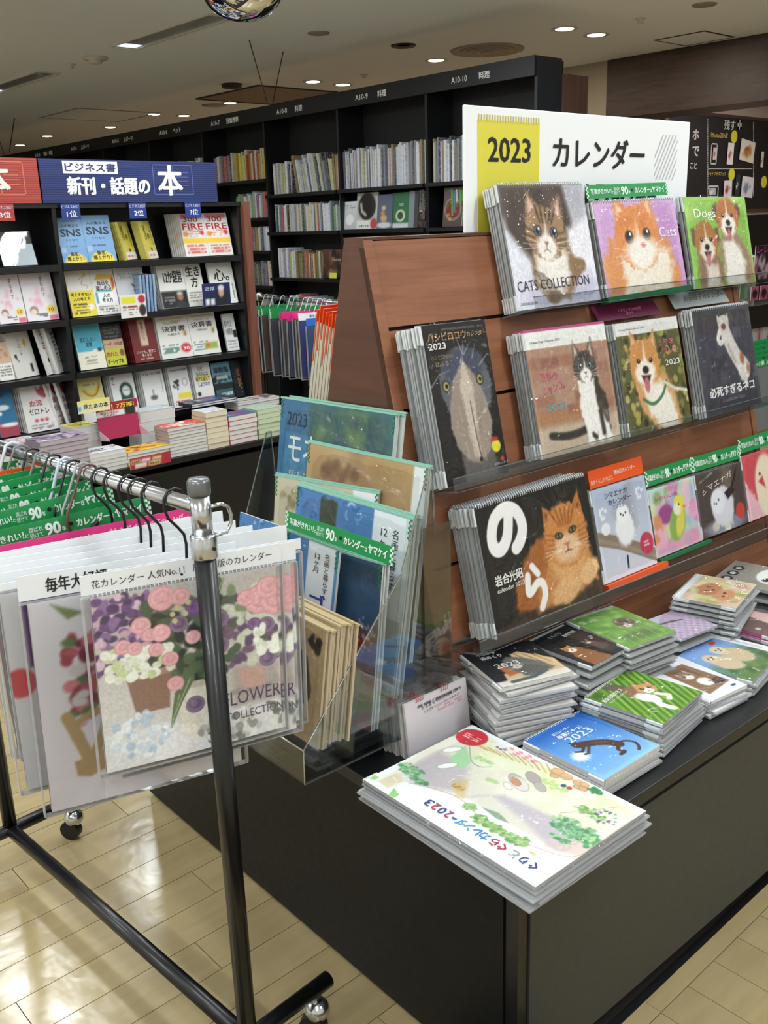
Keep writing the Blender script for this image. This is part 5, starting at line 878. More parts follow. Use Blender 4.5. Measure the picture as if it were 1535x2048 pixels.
calendar('large black calendar with a ginger cat and white brush characters', M, w, h, a_nora, 260, .0058, 50, DWIRE, back=7, pitch=.0098, wtop=-.0012, texts=[('岩合光昭', .06, .375, .235, .085, '#e8e6e2', .03), ('calendar 2023', .065, .325, .235, .035, '#e8e6e2', .01)], jit=.005)
M, w, h = slant(.044, *Q(zC, (722, 235), (952, 165), (1050, 550), (802, 655)))
g = calendar('pale blue calendar with a round white bird under an orange header', M, w, h, a_shima, 130, .007, 0, back=2, texts=[('シマエナガ', .22, .87, .42, .065, '#4a5a80', .03), ('カレンダー', .26, .79, .44, .065, '#4a5a80', .03), ('2023', .33, .74, .22, .04, '#8a94ac')])
header_card(g, w + .0, h + .004, .045, 'orange', 0, .0); text(g, '翔泳社カレンダー', w * .45, h + .022, w * .4, .012, '#f0dcd2', .001, .02); text(g, '鳥がくらしのそばに。', w * .02, h + .012, w * .4, .012, '#f0dcd2', .001); MB().box(-.005, w + .03, -.016, -.002, -.01, .012).build('orange_foot_fold', [mat('header_orange', '#e2551f', .35)], g)
M, w, h = slant(.030, *Q(zC, (985, 230), (1195, 165), (1235, 455), (1040, 540)))
g = calendar('calendar of a green and yellow lovebird among pink flowers', M, w, h, a_kawa, 110, .006, 0, back=2, texts=[('かわいい鳥', .1, .8, .5, .07, '#c86aa0', .02)])
header_card(g, w * 1.04, h + .010, .042, 'green', -.004, 0); MB().box(-.004, w + .03, -.012, -.003, -.008, .01).build('green_foot_fold', [MATS['dark_green_card']], g)
M, w, h = slant(.030, *Q(zC, (1205, 165), (1415, 95), (1440, 380), (1240, 450)))
g = calendar('dark calendar with a small long-tailed white bird', M, w, h, a_enaga, 110, .006, 0, back=2, texts=[('マエナガ', .22, .76, .54, .10, '#dcd8d4', .02, 10), ('シ', .10, .66, .08, .08, '#dcd8d4', .02), ('白い妖精', .06, .9, .3, .04, '#b0aaa6', 0, 14)])
header_card(g, w * 1.04, h + .010, .042, 'green', -.004, 0)
M, w, h = slant(.030, (1484, 914), (1572, 884), (1588, 1008), (1497, 1044))
g = calendar('red calendar with a cream bird at the right edge', M, w, h, a_bun, 100, .006, 0, texts=[('ぶんちょう', .32, .86, .5, .06, '#f0d8d8')]); header_card(g, w * 1.05, h + .010, .042, 'green', -.006, 0)
for (q0, q1, nm) in (((935, 880), (1010, 860), 0),): pass
# ================================================================== FLAT PILES ON THE TABLE
def tp(px, py, z): return hz(px, py, z)
def flat(z, *px): return quad_frame([tp(x, y, z) for x, y in px])
def zD(x, y): return (740 + x * .5179, 1100 + y * .5179)
def clean(m): return m
def pilecal(label, z, px, art, n, count, t=.008, spiral=0, texts=(), wire=None, name='desk_calendar', jit=.006, rot=.05, edge=None, film=True):
    """calendars lying in a pile down to the table: top one detailed; z = height of the top cover"""
    M, w, h = flat(z, *px); g = calendar(label, M, w, h, art, n, t, spiral, wire, texts, 0, name=name, edge=edge, film=film, bend=0)
    zb = z - TZ - .0015; pitch = zb / count; R = random.Random(int(z * 1000) + count); src = list(g.children)
    for k in range(1, count):
        Mk = M @ Matrix.Translation((R.uniform(-jit, jit), R.uniform(-jit, jit), -pitch * k)) @ Matrix.Translation((w / 2, h / 2, 0)) @ Matrix.Rotation(R.uniform(-rot, rot), 4, 'Z') @ Matrix.Translation((-w / 2, -h / 2, 0))
        g2 = thing(name, ordn(k) + ' calendar under the ' + label, 'calendar', Mk, 'pile under the ' + label)
        for ch in src:
            if ch.name.split('.')[0] in ('pages', 'spiral_binding', 'seal_tab'): c = ch.copy(); COL.objects.link(c); c.parent = g2
        inst('sleeve_edge', MB().box(-.005, w + .005, -.005, h + .005, -t * .8, -t * .35).mesh('sleeve_edge', FILME), g2)
        if k == 1: text(g2, ' ', 0, 0, .01, .01) if 0 else None
    return g, M, w, h
P7 = lambda x, y: (700 + x * .4039, 1400 + y * .4039)
def uvof(M, w, h, zf):
    Mi = M.inverted(); N = (M.to_3x3() @ V((0, 0, 1)))
    def f(x, y): p = Mi @ hit(*zf(x, y), M.translation, N); return (p.x / w, p.y / h)
    return f
MG, WG, HG = flat(.572, P7(605, 122), P7(1465, 550), P7(915, 925), P7(75, 400)); UG = uvof(MG, WG, HG, P7)
def a_guri(a):
    q = UG; a.lay(1, '#e6eaf0'); E_ = lambda x, y, r, c, s=.004, k=.7, rot=0, al=1: a.el(*q(x, y), r, r * k, c, s, rot, al)
    Pq = lambda pts, c, s=.02, al=1: a.po([q(*p) for p in pts], c, s, al)
    Pq([(600, 140), (1440, 560), (1400, 590), (1150, 770), (1000, 740), (840, 650), (560, 480), (480, 460), (290, 400), (230, 340), (430, 200)], '#d6d4c6', .03)
    Pq([(620, 160), (1100, 380), (1430, 560), (1200, 620), (1000, 520), (760, 330), (620, 300)], '#d8deb0', .06, .8); a.blots(40, *q(1000, 470), .35, .2, .03, .08, ['#e0e2cc', '#e8e8da', '#d4dcbc', '#e4dcd0'], .04, .6)
    Pq([(300, 330), (440, 250), (590, 330), (560, 450), (420, 440), (290, 400)], '#b9b2b8', .04, .9); Pq([(560, 480), (700, 470), (860, 600), (1000, 740), (1130, 770), (1230, 700), (1100, 610), (960, 560), (760, 470)], '#bdb5be', .03, .95)
    Pq([(960, 720), (1120, 770), (1220, 720), (1120, 700), (1040, 690)], '#d0bcb0', .03, .8); Pq([(130, 400), (230, 350), (270, 400), (180, 440)], '#d6cfae', .02, .9)
    G = ['#6fa47c', '#4b8a5c', '#86b68c', '#5c9a70', '#a4c894']; G2 = ['#7aa860', '#94b874', '#5f9450', '#a8c88a']
    for k, (x, y, rx, ry, n, gg) in enumerate(((300, 345, .07, .05, 70, G), (340, 400, .05, .03, 30, G), (560, 180, .07, .06, 40, G), (590, 530, .03, .03, 26, G2), (640, 590, .045, .04, 40, G2), (720, 640, .06, .035, 50, G2), (810, 690, .06, .035, 50, G2), (860, 700, .03, .03, 20, G2), (1110, 640, .12, .08, 160, G), (1190, 700, .07, .06, 80, G), (1040, 690, .05, .02, 24, G), (1210, 450, .03, .03, 26, ['#4b8a5c', '#3f7a50']), (1180, 560, .07, .04, 40, G2), (1000, 420, .08, .03, 30, ['#c4d69a', '#b4cc84']), (660, 300, .05, .02, 20, ['#b8d098', '#a4c890']), (700, 400, .03, .02, 14, ['#b0c890']))):
        a.seed = 11 + k; a.blots(n, *q(x, y), rx, ry, .006, .015, gg, .003, .9)
    a.seed = 77; a.blots(34, *q(1260, 580), .07, .07, .004, .010, ['#7aa070', '#6a8a6a', '#5a4a8a', '#c8cfc8'], .002, .8); Pq([(190, 470), (215, 435), (245, 470), (215, 485)], '#8cc07a', .003); Pq([(95, 390), (120, 370), (145, 385), (120, 395)], '#9cc878', .004)
    Pq([(650, 530), (740, 560), (785, 610), (720, 585)], '#8aa088', .004); Pq([(510, 400), (590, 395), (560, 490), (520, 480)], '#c8b070', .02, .6); a.blots(26, *q(535, 430), .04, .03, .003, .007, ['#a88a40', '#c8a85a'], .002, .9)
    Pq([(490, 290), (570, 225), (600, 310), (545, 345)], '#a3cca0', .004)
    for x, y in ((505, 245), (480, 325)): E_(x, y, .052, '#6a8a6a', .002, .42, 62); E_(x, y, .049, '#e8ebe6', .002, .40, 62)
    for i in range(6):
        for j in range(3): Pq([(790 + 22 * i + 6 * j, 232 + 9 * i + 14 * j), (810 + 22 * i + 6 * j, 240 + 9 * i + 14 * j), (814 + 22 * i + 6 * j, 252 + 9 * i + 14 * j), (794 + 22 * i + 6 * j, 244 + 9 * i + 14 * j)], ['#d88a9a', '#ead8da'][(i + j) % 2], .002)
    Pq([(700, 215), (765, 210), (800, 262), (735, 262)], '#d6dce0', .003); a.blots(14, *q(750, 240), .03, .02, .004, .007, ['#3a5a9a', '#3f8a5a', '#c05a4a'], .002)
    for k in range(12): a.st([q(610 + 36 * k, 215 + 10 * k), q(680 + 32 * k, 250 + 12 * k)], .008, ['#b08a5c', '#c9a878'][k % 2], .8, .002)
    for x, y, r, c in ((820, 395, .052, '#b8b2b0'), (905, 385, .052, '#a8a2a0'), (940, 430, .040, '#b4aeac'), (840, 415, .06, '#d8d4d0'), (820, 405, .034, '#c8906e'), (780, 425, .03, '#e6e4e0')): E_(x, y, r + .002, '#77706c', .002, .55, -25); E_(x, y, r, c, .002, .55, -25)
    for x, y, r in ((1030, 355, .032), (1070, 380, .03), (1010, 375, .02), (1130, 410, .026), (1160, 420, .02), (1150, 440, .02), (1120, 430, .016)): E_(x, y, r + .002, '#8a6a4a', .002, .8); E_(x, y, r, '#cda87e', .003, .8)
    E_(1056, 424, .013, '#3a5a6a', .002, 1); E_(1084, 436, .013, '#c04a44', .002, 1); a.st([q(590, 230), q(600, 300), q(640, 330), q(700, 330)], .005, '#7aa070', .9, .001); a.st([q(1040, 560), q(1200, 545), q(1320, 530)], .004, '#a89a80', .8, .001)
    a.st([q(290, 410), q(420, 440), q(560, 500), q(700, 640), (q(950, 740)), q(1110, 775), q(1230, 705), q(1400, 590)], .004, '#b09a80', .9, .001); Pq([(870, 745), (905, 752), (925, 775), (900, 765)], '#c9b87a', .003)
    a.el(*q(602, 185), .082, .075, '#c43340', .003); a.lay((a.Y < q(602, 220)[1] - .0) * (np.hypot(a.X - q(602, 185)[0], (a.Y - q(602, 185)[1]) * a.a) < .085) * 1.0 * 0, '#ffffff'); a.small(q(602, 185)[0] - .05, q(602, 185)[1] - .03, q(602, 185)[0] + .05, q(602, 185)[1] + .03, '#f2d8d8', 3, .8)
g, M, w, h = pilecal('large white picture-book garden calendar overhanging the near corner', .572, [P7(605, 122), P7(1465, 550), P7(915, 925), P7(75, 400)], a_guri, 400, 5, .0072, name='photo_calendar', jit=.010, rot=.015)
for s_, u0, u1, c in (('ぐり', .850, .935, '#2c3a86'), ('と', .795, .835, '#9aa0a8'), ('ぐ', .735, .775, '#a82c44'), ('ら', .690, .73, '#a82c44'), ('カ', .635, .68, '#3f86b8'), ('レ', .595, .63, '#3f86b8'), ('ン', .55, .588, '#4f9ac8'), ('ダ', .505, .548, '#4f9ac8'), ('ー', .475, .50, '#3a6aa8'), ('2', .435, .465, '#b03a5a'), ('0', .395, .428, '#3a4a8a'), ('2', .355, .388, '#b03a4a'), ('3', .315, .348, '#2c3a86')): text(g, s_, u0 * w, .088 * h + (.02 * h if s_ == 'ー' else 0), (u1 - u0) * w, .07 * h * (.3 if s_ == 'ー' else 1), c, .0012, .03, 180)
def a_blue(a):
    a._g('#8cbce8', '#1f5fb4'); a.el(.18, .40, .5, .4, '#6fa8e0', .3, 0, .5); a.el(.19, .42, .10, .09, '#e8f2fa', .06); a.el(.19, .42, .04, .04, '#ffffff', .02)
    for t in range(12): a.st([(.19, .42), (.19 + .15 * math.cos(t * .5236), .42 + .13 * math.sin(t * .5236))], .008, '#e6f0fa', .7, .01, True)
    C = '#4a3228'; a.st([(.36, .56), (.50, .50), (.64, .40), (.70, .30)], .12, C, 1, .008); a.el(.34, .585, .06, .055, C, .006); a.po([(.31, .61), (.30, .67), (.345, .64)], C, .003); a.po([(.36, .64), (.39, .68), (.39, .61)], C, .003); a.st([(.36, .50), (.28, .46), (.22, .50)], .035, C, 1, .006); a.st([(.42, .48), (.30, .40), (.26, .41)], .035, '#56402f', 1, .006)
    a.st([(.70, .30), (.60, .24), (.62, .18), (.54, .17)], .045, C, 1, .006); a.st([(.72, .32), (.80, .30), (.86, .22), (.82, .14), (.76, .10)], .032, C, 1, .006); a.st([(.50, .50), (.64, .41)], .03, '#7a5a44', .7, .02)
g, *_ = pilecal('blue sky calendar with a leaping brown cat', .568, [(1053.4, 1478), (1162, 1421), (1317.6, 1491), (1203.6, 1563.6)], a_blue, 170, 3, .012, 30, [('猫カレンダー', .30, .84, .30, .045, '#dfe8f2', .01), ('毎週にゃっ！', .30, .755, .40, .07, '#e6eef6', .03), ('2023', .32, .63, .42, .11, '#cfe0f2', .03)], DWIRE, edge=PAPER, rot=.01, jit=.003)
def a_iwa(a):
    a.lay(1, '#5f8c2c')
    for k in range(26): a.po([(k * .05 - .3, 0), (k * .05 - .27, 0), (k * .05 + .35, 1), (k * .05 + .30, 1)], ['#7aa838', '#4a7a22', '#94bc4c', '#3c6a1c'][k % 4], .01, .8)
    a.rc(0, .8, .2, 1, '#3a5a1c', .1, .6); a.po([(.3, .98), (.48, .98), (.56, .72), (.42, .58)], '#6a5a50', .03, 1, .02); a.el(.52, .62, .17, .14, '#8a6a50', .03, -20, 1, .03); a.el(.46, .42, .10, .16, '#ebe7e2', .02, 15, 1, .02); a.st([(.5, .45), (.40, .22), (.42, .08)], .09, '#f0edea', 1, .015); a.st([(.62, .40), (.68, .28), (.60, .22)], .07, '#e8e2dc', 1, .015)
    catface(a, .66, .56, .135, '#c9905c', '#8a5a38', '#f2efec', '#7a8a5a', '#d09088', -.5, .9, stripes=False); a.tex(.1, 60)
pilecal('green leaf calendar with a lying white and ginger cat', .600, [(1175, 1398), (1250, 1333), (1408, 1387.5), (1320, 1444.5)], a_iwa, 160, 8, .0068, 32, [('岩合光昭のネコ', .02, .74, .42, .07, '#eceae4', .03, 0), ('週めくり CALENDAR 2023', .05, .68, .4, .035, '#dfe6d4'), ], DWIRE, edge=GREYE)
def a_meku(a):
    a.lay(1, '#1a1a1e'); a.po([(.12, .0), (.98, .0), (1, .42), (.68, .78), (.55, .74), (.45, .35), (.2, .3)], '#c9b08a', .02); a.po([(.22, .52), (.52, .50), (.56, .28), (.24, .22)], '#b0683c', .03)
    for k in range(7): a.st([(.55 + k * .05, .75 - k * .02), (.66 + k * .05, .46 - k * .02)], .02, ['#d8c48a', '#a8703c'][k % 2], .8, .008)
    a.rc(0, 0, 1, .14, '#d6d0c4', .04); a.po([(.36, .62), (.46, .70), (.62, .62), (.80, .42), (.88, .22), (.6, .1), (.42, .16), (.36, .36)], '#6a6a64', .03, 1, .03)
    for k in range(8): a.st([(.42 + .05 * k, .56 - .04 * k), (.46 + .05 * k, .18)], .02, '#3a3c38', .7, .012)
    catface(a, .44, .46, .125, '#77766e', '#2c2c2a', '#cfcac0', '#a8a850', '#a0645a', .3, .9); a.st([(.72, .18), (.5, .1), (.2, .08)], .07, '#4a5a60', 1, .02)
pilecal('tabby cat weekly calendar twisted on the tallest front pile', .668, [(918.7, 1304.6), (1056, 1286), (1146.6, 1335.7), (1009, 1382)], a_meku, 150, 11, .0085, 0, [('ネコまる', .14, .84, .26, .10, '#e6e6e8', .03), ('週めくり', .14, .72, .30, .09, '#e6e6e8', .03), ('2023', .20, .44, .34, .12, '#dfe2e6', .0)], None, edge=PAPER, rot=.10, jit=.008)
def a_tomo(a):
    a.lay(1, '#17181a'); a.rc(.62, .1, 1, .75, '#3a2e26', .04); a.st([(.3, .45), (1, .25)], .03, '#6a4a34', .8, .02); a.po([(.08, .0), (.1, .3), (.24, .52), (.42, .5), (.5, .2), (.55, 0)], '#8a5c38', .03, 1, .03); dogface(a, .27, .48, .12, '#a8703c', '#e8e0d4', False, 0, False); a.po([(.6, .2), (.66, .45), (.78, .42), (.86, .2)], '#5a4a3c', .02, 1, .02); catface(a, .68, .46, .07, '#6a5440', '#2a201a', '#e8e2da')
pilecal('black calendar with a shiba dog beside a kitten', .655, [(1071.5, 1278.7), (1139, 1245), (1247.6, 1296.8), (1164.8, 1340.9)], a_tomo, 120, 6, .009, 26, [('ともだち', .36, .84, .3, .06, '#b8b4ae', .01), ('岩合光昭', .58, .74, .3, .07, '#cfccc6', .02)], DWIRE)
def a_green(a): a.lay(1, '#6f9a48'); a.blots(60, .5, .5, .6, .6, .04, .1, ['#86b058', '#5c8a3a', '#a0c870', '#94b868'], .05, .6); a.rc(.2, .1, .8, .3, '#5a6a48', .1, .6); a.el(.64, .55, .17, .17, '#6a5c4a', .04, 0, 1, .03); catface(a, .62, .52, .15, '#77685a', '#2f2820', '#d8d0c4', '#a89c5a', '#8a5a50', -.3, .9); a.po([(.5, .9), (.44, .98), (.56, .86)], '#3a3028', .01); [a.st([(x, .05), (x + .05, .4)], .01, '#b4d484', .7, .005) for x in (.2, .35, .5, .7, .85)]
pilecal('green grass calendar with a tabby face on the middle pile', .660, [(1144, 1237), (1237, 1211), (1341, 1263), (1250, 1302)], a_green, 110, 9, .0075, 28, [('猫 cats', .05, .78, .3, .1, '#d8e6c8')], DWIRE, edge=GREYE)
def a_white(a): a.lay(1, '#dfe1e6'); a.po([(.22, .12), (.20, .80), (.78, .84), (.92, .2)], '#8a6a4c', .02); a.rc(.3, .5, .7, .75, '#6a4e38', .05, .7); a.rc(0, .82, 1, 1, '#dfe2e8'); catface(a, .46, .58, .16, '#a08a78', '#5a4a3e', '#efece8', '#8a9a5a', '#c08a80', .1, .9); a.el(.55, .35, .14, .15, '#e9e6e2', .03, 0, 1, .02); a.el(.82, .10, .06, .03, '#2a4a90', .004)
g, M, w, h = pilecal('white-edged cat photograph calendar near the table front', .566, [(1284, 1338), (1356, 1314), (1491, 1366.8), (1418.6, 1408)], a_white, 120, 5, .008, 0, [('2023', .60, .22, .26, .13, '#1c2a5a', .0)], edge=mat('white_pages', '#e2e3e4', .6))
def a_pupp(a): a._g('#56763c', '#7da4dc'); a.rc(0, .55, 1, 1, '#86a8e0', .1, .7); a.blots(30, .6, .2, .5, .25, .05, .1, ['#4a6a34', '#6a8a4c', '#3a5a2c'], .05, .7); a.rc(.86, 0, 1, 1, '#dfe2e6', .003); a.el(.30, .44, .16, .2, '#c9b79a', .03, 0, 1, .02); a.el(.28, .64, .10, .1, '#d0c0a4', .02, 0, 1, .015); a.el(.58, .42, .17, .2, '#c4b294', .03, 0, 1, .02); a.el(.55, .66, .10, .1, '#d4c4aa', .02, 0, 1, .015); [a.el(x, y, .012, .012, '#2a2018', .004) for x, y in ((.26, .66), (.32, .65), (.53, .68), (.59, .67), (.29, .61), (.56, .63))]; a.el(.70, .80, .06, .03, '#c83a34', .01)
pilecal('blue and green calendar of two cream puppies', .562, [(1357, 1312), (1418, 1261), (1560, 1302), (1494, 1372)], a_pupp, 130, 4, .008, 0, [('かわいいゴールデン', .90, .2, .05, .5, '#7a7f86', 0)], None)
def a_purp(a): a.lay(1, '#b4a2b8'); [a.rc(x / 12, y / 12, (x + 1) / 12, (y + 1) / 12, ['#a890b0', '#c8bccc'][(x + y) % 2], .003, .6) for x in range(12) for y in range(8)]; a.po([(0, .6), (.6, 1), (0, 1)], '#c4c6d2', .05); a.st([(.2, .7), (.5, .66), (.7, .6)], .05, '#4a4048', .9, .02)
pilecal('pale lilac checked calendar behind the green grass pile', .605, [(1290, 1240), (1345, 1222), (1440, 1247), (1352, 1284)], a_purp, 80, 3, .006, 0)
def a_pups(a): a.lay(1, '#c8b49c'); a.blots(40, .5, .5, .5, .5, .05, .12, ['#d8c8a8', '#a87a58', '#b8c078', '#8a9a4a', '#e0d4c0', '#c49a74'], .04, .7); a.rc(0, .9, 1, 1, '#d6dade', .01); a.el(.50, .60, .24, .16, '#b07a54', .04, 0, 1, .03); a.el(.40, .3, .2, .12, '#c08a60', .04, 0, 1, .03); [a.el(x, y, .025, .02, '#2a1c18', .006) for x, y in ((.42, .62), (.58, .64), (.50, .54), (.34, .32), (.46, .34))]
pilecal('puppy photograph calendar on the tall pile at the right', .645, [(1346, 1196), (1395, 1144), (1512, 1172.5), (1470.6, 1214)], a_pups, 110, 9, .008, 24, [('Pups', .55, .06, .34, .14, '#f0f0ea', 0, 25), ('sasa', .74, .3, .2, .1, '#f0f0ea', 0, 60)], DWIRE, rot=.08)
pilecal('brown and pink pet calendar at the right edge of the table', .566, [(1434, 1247.6), (1486, 1216.6), (1600, 1238), (1556, 1276)], lambda a: (a.lay(1, '#6a5650'), a.po([(.5, .2), (.62, .75), (.9, .9), (1, .3)], '#d8b4b0', .04), a.el(.2, .4, .05, .05, '#c8b8b0')), 90, 4, .009, 20, [], mat('pink_wire', '#c04a90', .4), edge=mat('pink_pages', '#b0608c', .6))
def a_panda(a): a.lay(1, '#8f8a80'); a.el(.62, .36, .36, .24, '#e4e4e2', .02); a.el(.42, .40, .09, .06, '#1a1a1a', .01, -20); a.el(.82, .38, .08, .05, '#1a1a1a', .01, 20); a.rc(0, 0, 1, .1, '#c9b83a', .02); [a.el(x, .86, .10, .08, '#1c1c1c', .004) for x in (.2, .45, .7)]; [a.el(x, .86, .06, .045, '#c8c8c4', .01) for x in (.2, .45, .7)]
pilecal('panda face calendar half hidden at the right edge', .61, [(1420, 1160), (1470, 1122), (1620, 1148), (1580, 1190)], a_panda, 100, 3, .008, 0)
# small upright daruma-style calendars in clear bags ----------------------------
bl = loc(MT, hz(820.4, 1519.6, TZ + .002)); br = loc(MT, hz(939.5, 1457.5, TZ + .002)); M0 = MT @ Matrix.Translation((bl.x, (bl.y + br.y) / 2, TZ + .002)) @ Matrix.Rotation(math.pi / 2 - .12, 4, 'X'); w = br.x - bl.x; h = .118
def a_dar(a): a.lay(1, '#dcd6da'); a.small(.2, .80, .9, .92, '#4a3a44', 1, .8); a.small(.5, .62, .92, .72, '#c04a5a', 2, .5)
me_p = MB().box(0, w, 0, h, -.006, 0).mesh('pages', PAPER); me_b = MB().add([(-.006, -.001, .003), (w + .01, -.001, .003), (w + .012, h + .03, .004), (w * .5, h + .052, .006), (-.01, h + .034, .003)], [(0, 1, 2, 3, 4)]).add([(-.006, -.001, -.008), (w + .01, -.001, -.008), (w + .016, h + .036, -.006), (w * .5, h + .046, -.008), (-.012, h + .04, -.009)], [(0, 1, 2, 3, 4)]).mesh('clear_bag', clear('bag_film', gloss=.05, rough=.08, wrinkle=.6, scale=22))
me_r = MB()
for x0 in (.18, .58):
    for k in range(4): me_r.tube([(x0 * w + k * .0058, h - .006 + .011 * (1 - math.cos(t)) / 2 * 1.2, .001 + .0065 * math.sin(t) - .003) for t in [i * math.pi / 4 for i in range(9)]], .0008, 5, cap=False)
me_r = me_r.mesh('ring_binding', mat('copper_wire', '#c06a6a', .3, metal=.3), True)
for k in range(8):
    Mk = M0 @ Matrix.Translation((random.uniform(-.004, .004) * (k > 0) - .0015 * k, 0, -.0098 * k)) @ Matrix.Rotation(-.01 * (k > 0) * (k % 3), 4, 'X')
    g = thing('bagged_calendar', 'small white calendar with pink rings in a clear bag, front of its row' if k == 0 else ordn(k) + ' bagged calendar behind the small white one with pink rings', 'calendar', Mk, None if k == 0 else 'row of bagged small calendars')
    inst('pages', me_p, g); inst('clear_bag', me_b, g); inst('ring_binding', me_r, g)['kind'] = 'stuff'
    if k == 0:
        a = Art(w, h, 60); a_dar(a); cover('cover_print', w, h, a, g, z=.0004); text(g, 'だるまちゃんかれんだー', .25 * w, .80 * h, .62 * w, .07 * h, '#3a2c34', .0012, .01, 4); text(g, 'うさぎちゃんといろいろあそび', .28 * w, .72 * h, .58 * w, .05 * h, '#4a3a44', .0012, 0, 3)
# ================================================================== ROLLING RACK
t = thing('rolling_rack', 'black rolling rack with a chrome rail in the left foreground', 'rack', MR); YR = .985
for y in (0, YR):
    MB().cyl((0, y, .11), (0, y, 1.078), .0175, 20).build('post', [BLKM], t, smooth=True)
    MB().lathe([(.0205, 1.072), (.0215, 1.075), (.0215, 1.108), (.019, 1.112)], 24, (0, y, 0)).lathe([(.0165, 1.11), (.0165, 1.176)], 24, (0, y, 0)).build('chrome_collar', [CHROME], t, smooth=True)
    MB().lathe([(.0178, 1.176), (.0185, 1.18), (.0185, 1.197), (.016, 1.202), (.002, 1.203)], 24, (0, y, 0)).build('post_cap', [mat('grey_cap', '#6f7172', .3, metal=.6)], t, smooth=True)
    MB().tube([(.016, y, 1.152), (.04, y, 1.152), (.052, y, 1.145), (.057, y, 1.13), (.055, y, 1.115), (.046, y, 1.103), (.016, y, 1.103)], .0032, 10).build('side_loop', [CHROME], t, smooth=True)
    MB().cyl((-.22, y, .11), (.205, y, .11), .0165, 16).build('foot_bar', [BLKM], t, smooth=True)
    MB().lathe([(.003, 0), (.003, .003)], 10, (0, 0, 0)).build('screw', [RUB], t, Matrix.Translation((.004, y - .0205, 1.09)) @ Matrix.Rotation(math.pi / 2, 4, 'X'))
    for x in (-.19, .165):
        c = MB().cyl((x, y, .075), (x, y, .1), .008, 10).lathe([(.026 * math.sin(a), .058 + .026 * -math.cos(a)) for a in [math.pi * i / 10 + .02 for i in range(10)]], 20, (x + .006, y, 0)).build('caster', [CHROME], t, smooth=True)
        MB().cyl((-.012, 0, 0), (.012, 0, 0), .027, 20).build('wheel', [RUB], c, Matrix.Translation((x - .006, y, .0275)) @ Matrix.Rotation(.5, 4, 'Z'))
MB().cyl((0, .014, 1.155), (0, YR - .014, 1.155), .0125, 20).build('top_rail', [CHROME], t, smooth=True)
MB().cyl((0, .016, .11), (0, YR - .016, .11), .0165, 18).build('base_rail', [BLKM], t, smooth=True)
def hook(M, col, pts, label, grp, r=.0025, tip=None, name='wire_hanger'):
    g = thing(name, label, 'hanger', M, grp); MB().tube(pts, r, 7).build('hook_wire', [mat('hanger_' + col.strip('#'), col, .35)], g, smooth=True)
    if tip: MB().tube(tip[0], [.0026, .0042, .0042, .0026], 8).build('rubber_tip', [mat('tip_' + tip[1].strip('#'), tip[1], .5)], g, smooth=True)
    return g
RZ = 1.155
FR = [(.0175, 0, -.018), (.019, 0, 0), (.014, 0, .013), (.003, 0, .018), (-.010, 0, .015), (-.0175, 0, .004), (-.0185, 0, -.012), (-.013, 0, -.030), (.002, 0, -.048), (.012, 0, -.062), (.0145, 0, -.08), (.013, .001, -.108)]
BK = [(.0165, 0, -.018), (.0185, 0, 0), (.013, 0, .013), (.001, 0, .018), (-.012, 0, .014), (-.022, -.004, -.004), (-.040, -.012, -.034), (-.056, -.018, -.058), (-.060, -.02, -.076), (-.054, -.018, -.092), (-.046, -.014, -.104)]
TIPF = lambda c: ([(.004, -.016, -.128), (-.004, -.020, -.124), (-.012, -.024, -.119), (-.014, -.025, -.117)], c)
TIPB = lambda c: ([(-.020, -.02, -.098), (-.012, -.022, -.092), (-.006, -.024, -.085), (-.004, -.024, -.082)], c)
for i, (d, lab) in enumerate(((.074, 'nearest black wire hook beside the chrome post'), (.141, 'second black wire hook from the chrome post'), (.181, 'third black wire hook from the chrome post'), (.212, 'fourth black wire hook from the chrome post'), (.262, 'fifth black wire hook from the chrome post'), (.305, 'sixth black wire hook from the chrome post'))):
    hook(MR @ Matrix.Translation((0, d, RZ)) @ Matrix.Rotation(random.uniform(-.12, .12), 4, 'Z'), '#0d0d0f', FR, lab, 'black front hooks on the rolling rack', tip=TIPF('#0d0d0f'))
for i, (d, c, tc, lab) in enumerate(((.345, '#5a3a34', '#0d0d0f', 'brown coated wire hook in the middle of the rail'), (.365, '#8f9498', '#c8ccce', 'grey wire hook right beside the brown coated one'), (.40, '#0d0d0f', '#c8ccce', 'black hook with a white tip near the rail middle'), (.43, '#aab4c0', '#c8ccce', 'pale blue plastic coated hook over the rail'), (.475, '#0d0d0f', '#0d0d0f', 'black hook left of the pale blue one'), (.52, '#6a6e6e', '#c8ccce', 'dull steel hook on the left part of the rail'), (.56, '#0d0d0f', '#0d0d0f', 'thick black hook on the left part of the rail'), (.61, '#6a6e6e', '#c8ccce', 'steel hook near the left edge of the photograph'), (.65, '#b9c0c8', '#c8ccce', 'whitish coated hook at the far left of the rail'))):
    hook(MR @ Matrix.Translation((0, d, RZ)) @ Matrix.Rotation(random.uniform(-.1, .1), 4, 'Z'), c, BK, lab, 'mixed hooks on the rolling rack', r=.0032 if c in ('#aab4c0', '#b9c0c8') else .0024, tip=TIPB(tc))
def MPl(d, yaw=-17): return MR @ Matrix.Translation((0, d, 0)) @ Matrix.Rotation(math.radians(yaw), 4, 'Z') @ Matrix.Rotation(math.pi / 2, 4, 'X')
def hangq(Mp, TL, TR, H):
    a, b = onM(Mp, *TL), onM(Mp, *TR); ex = (b - a); w = ex.length; ex.normalize(); ez = (Mp.to_3x3() @ V((0, 0, 1))).normalized(); ey = ez.cross(ex); o = a - ey * H
    M = Matrix((ex, ey, ez)).transposed().to_4x4(); M.translation = o; return M, w
HF = clear('hanging_film', gloss=.05, rough=.08, wrinkle=.4, scale=10)
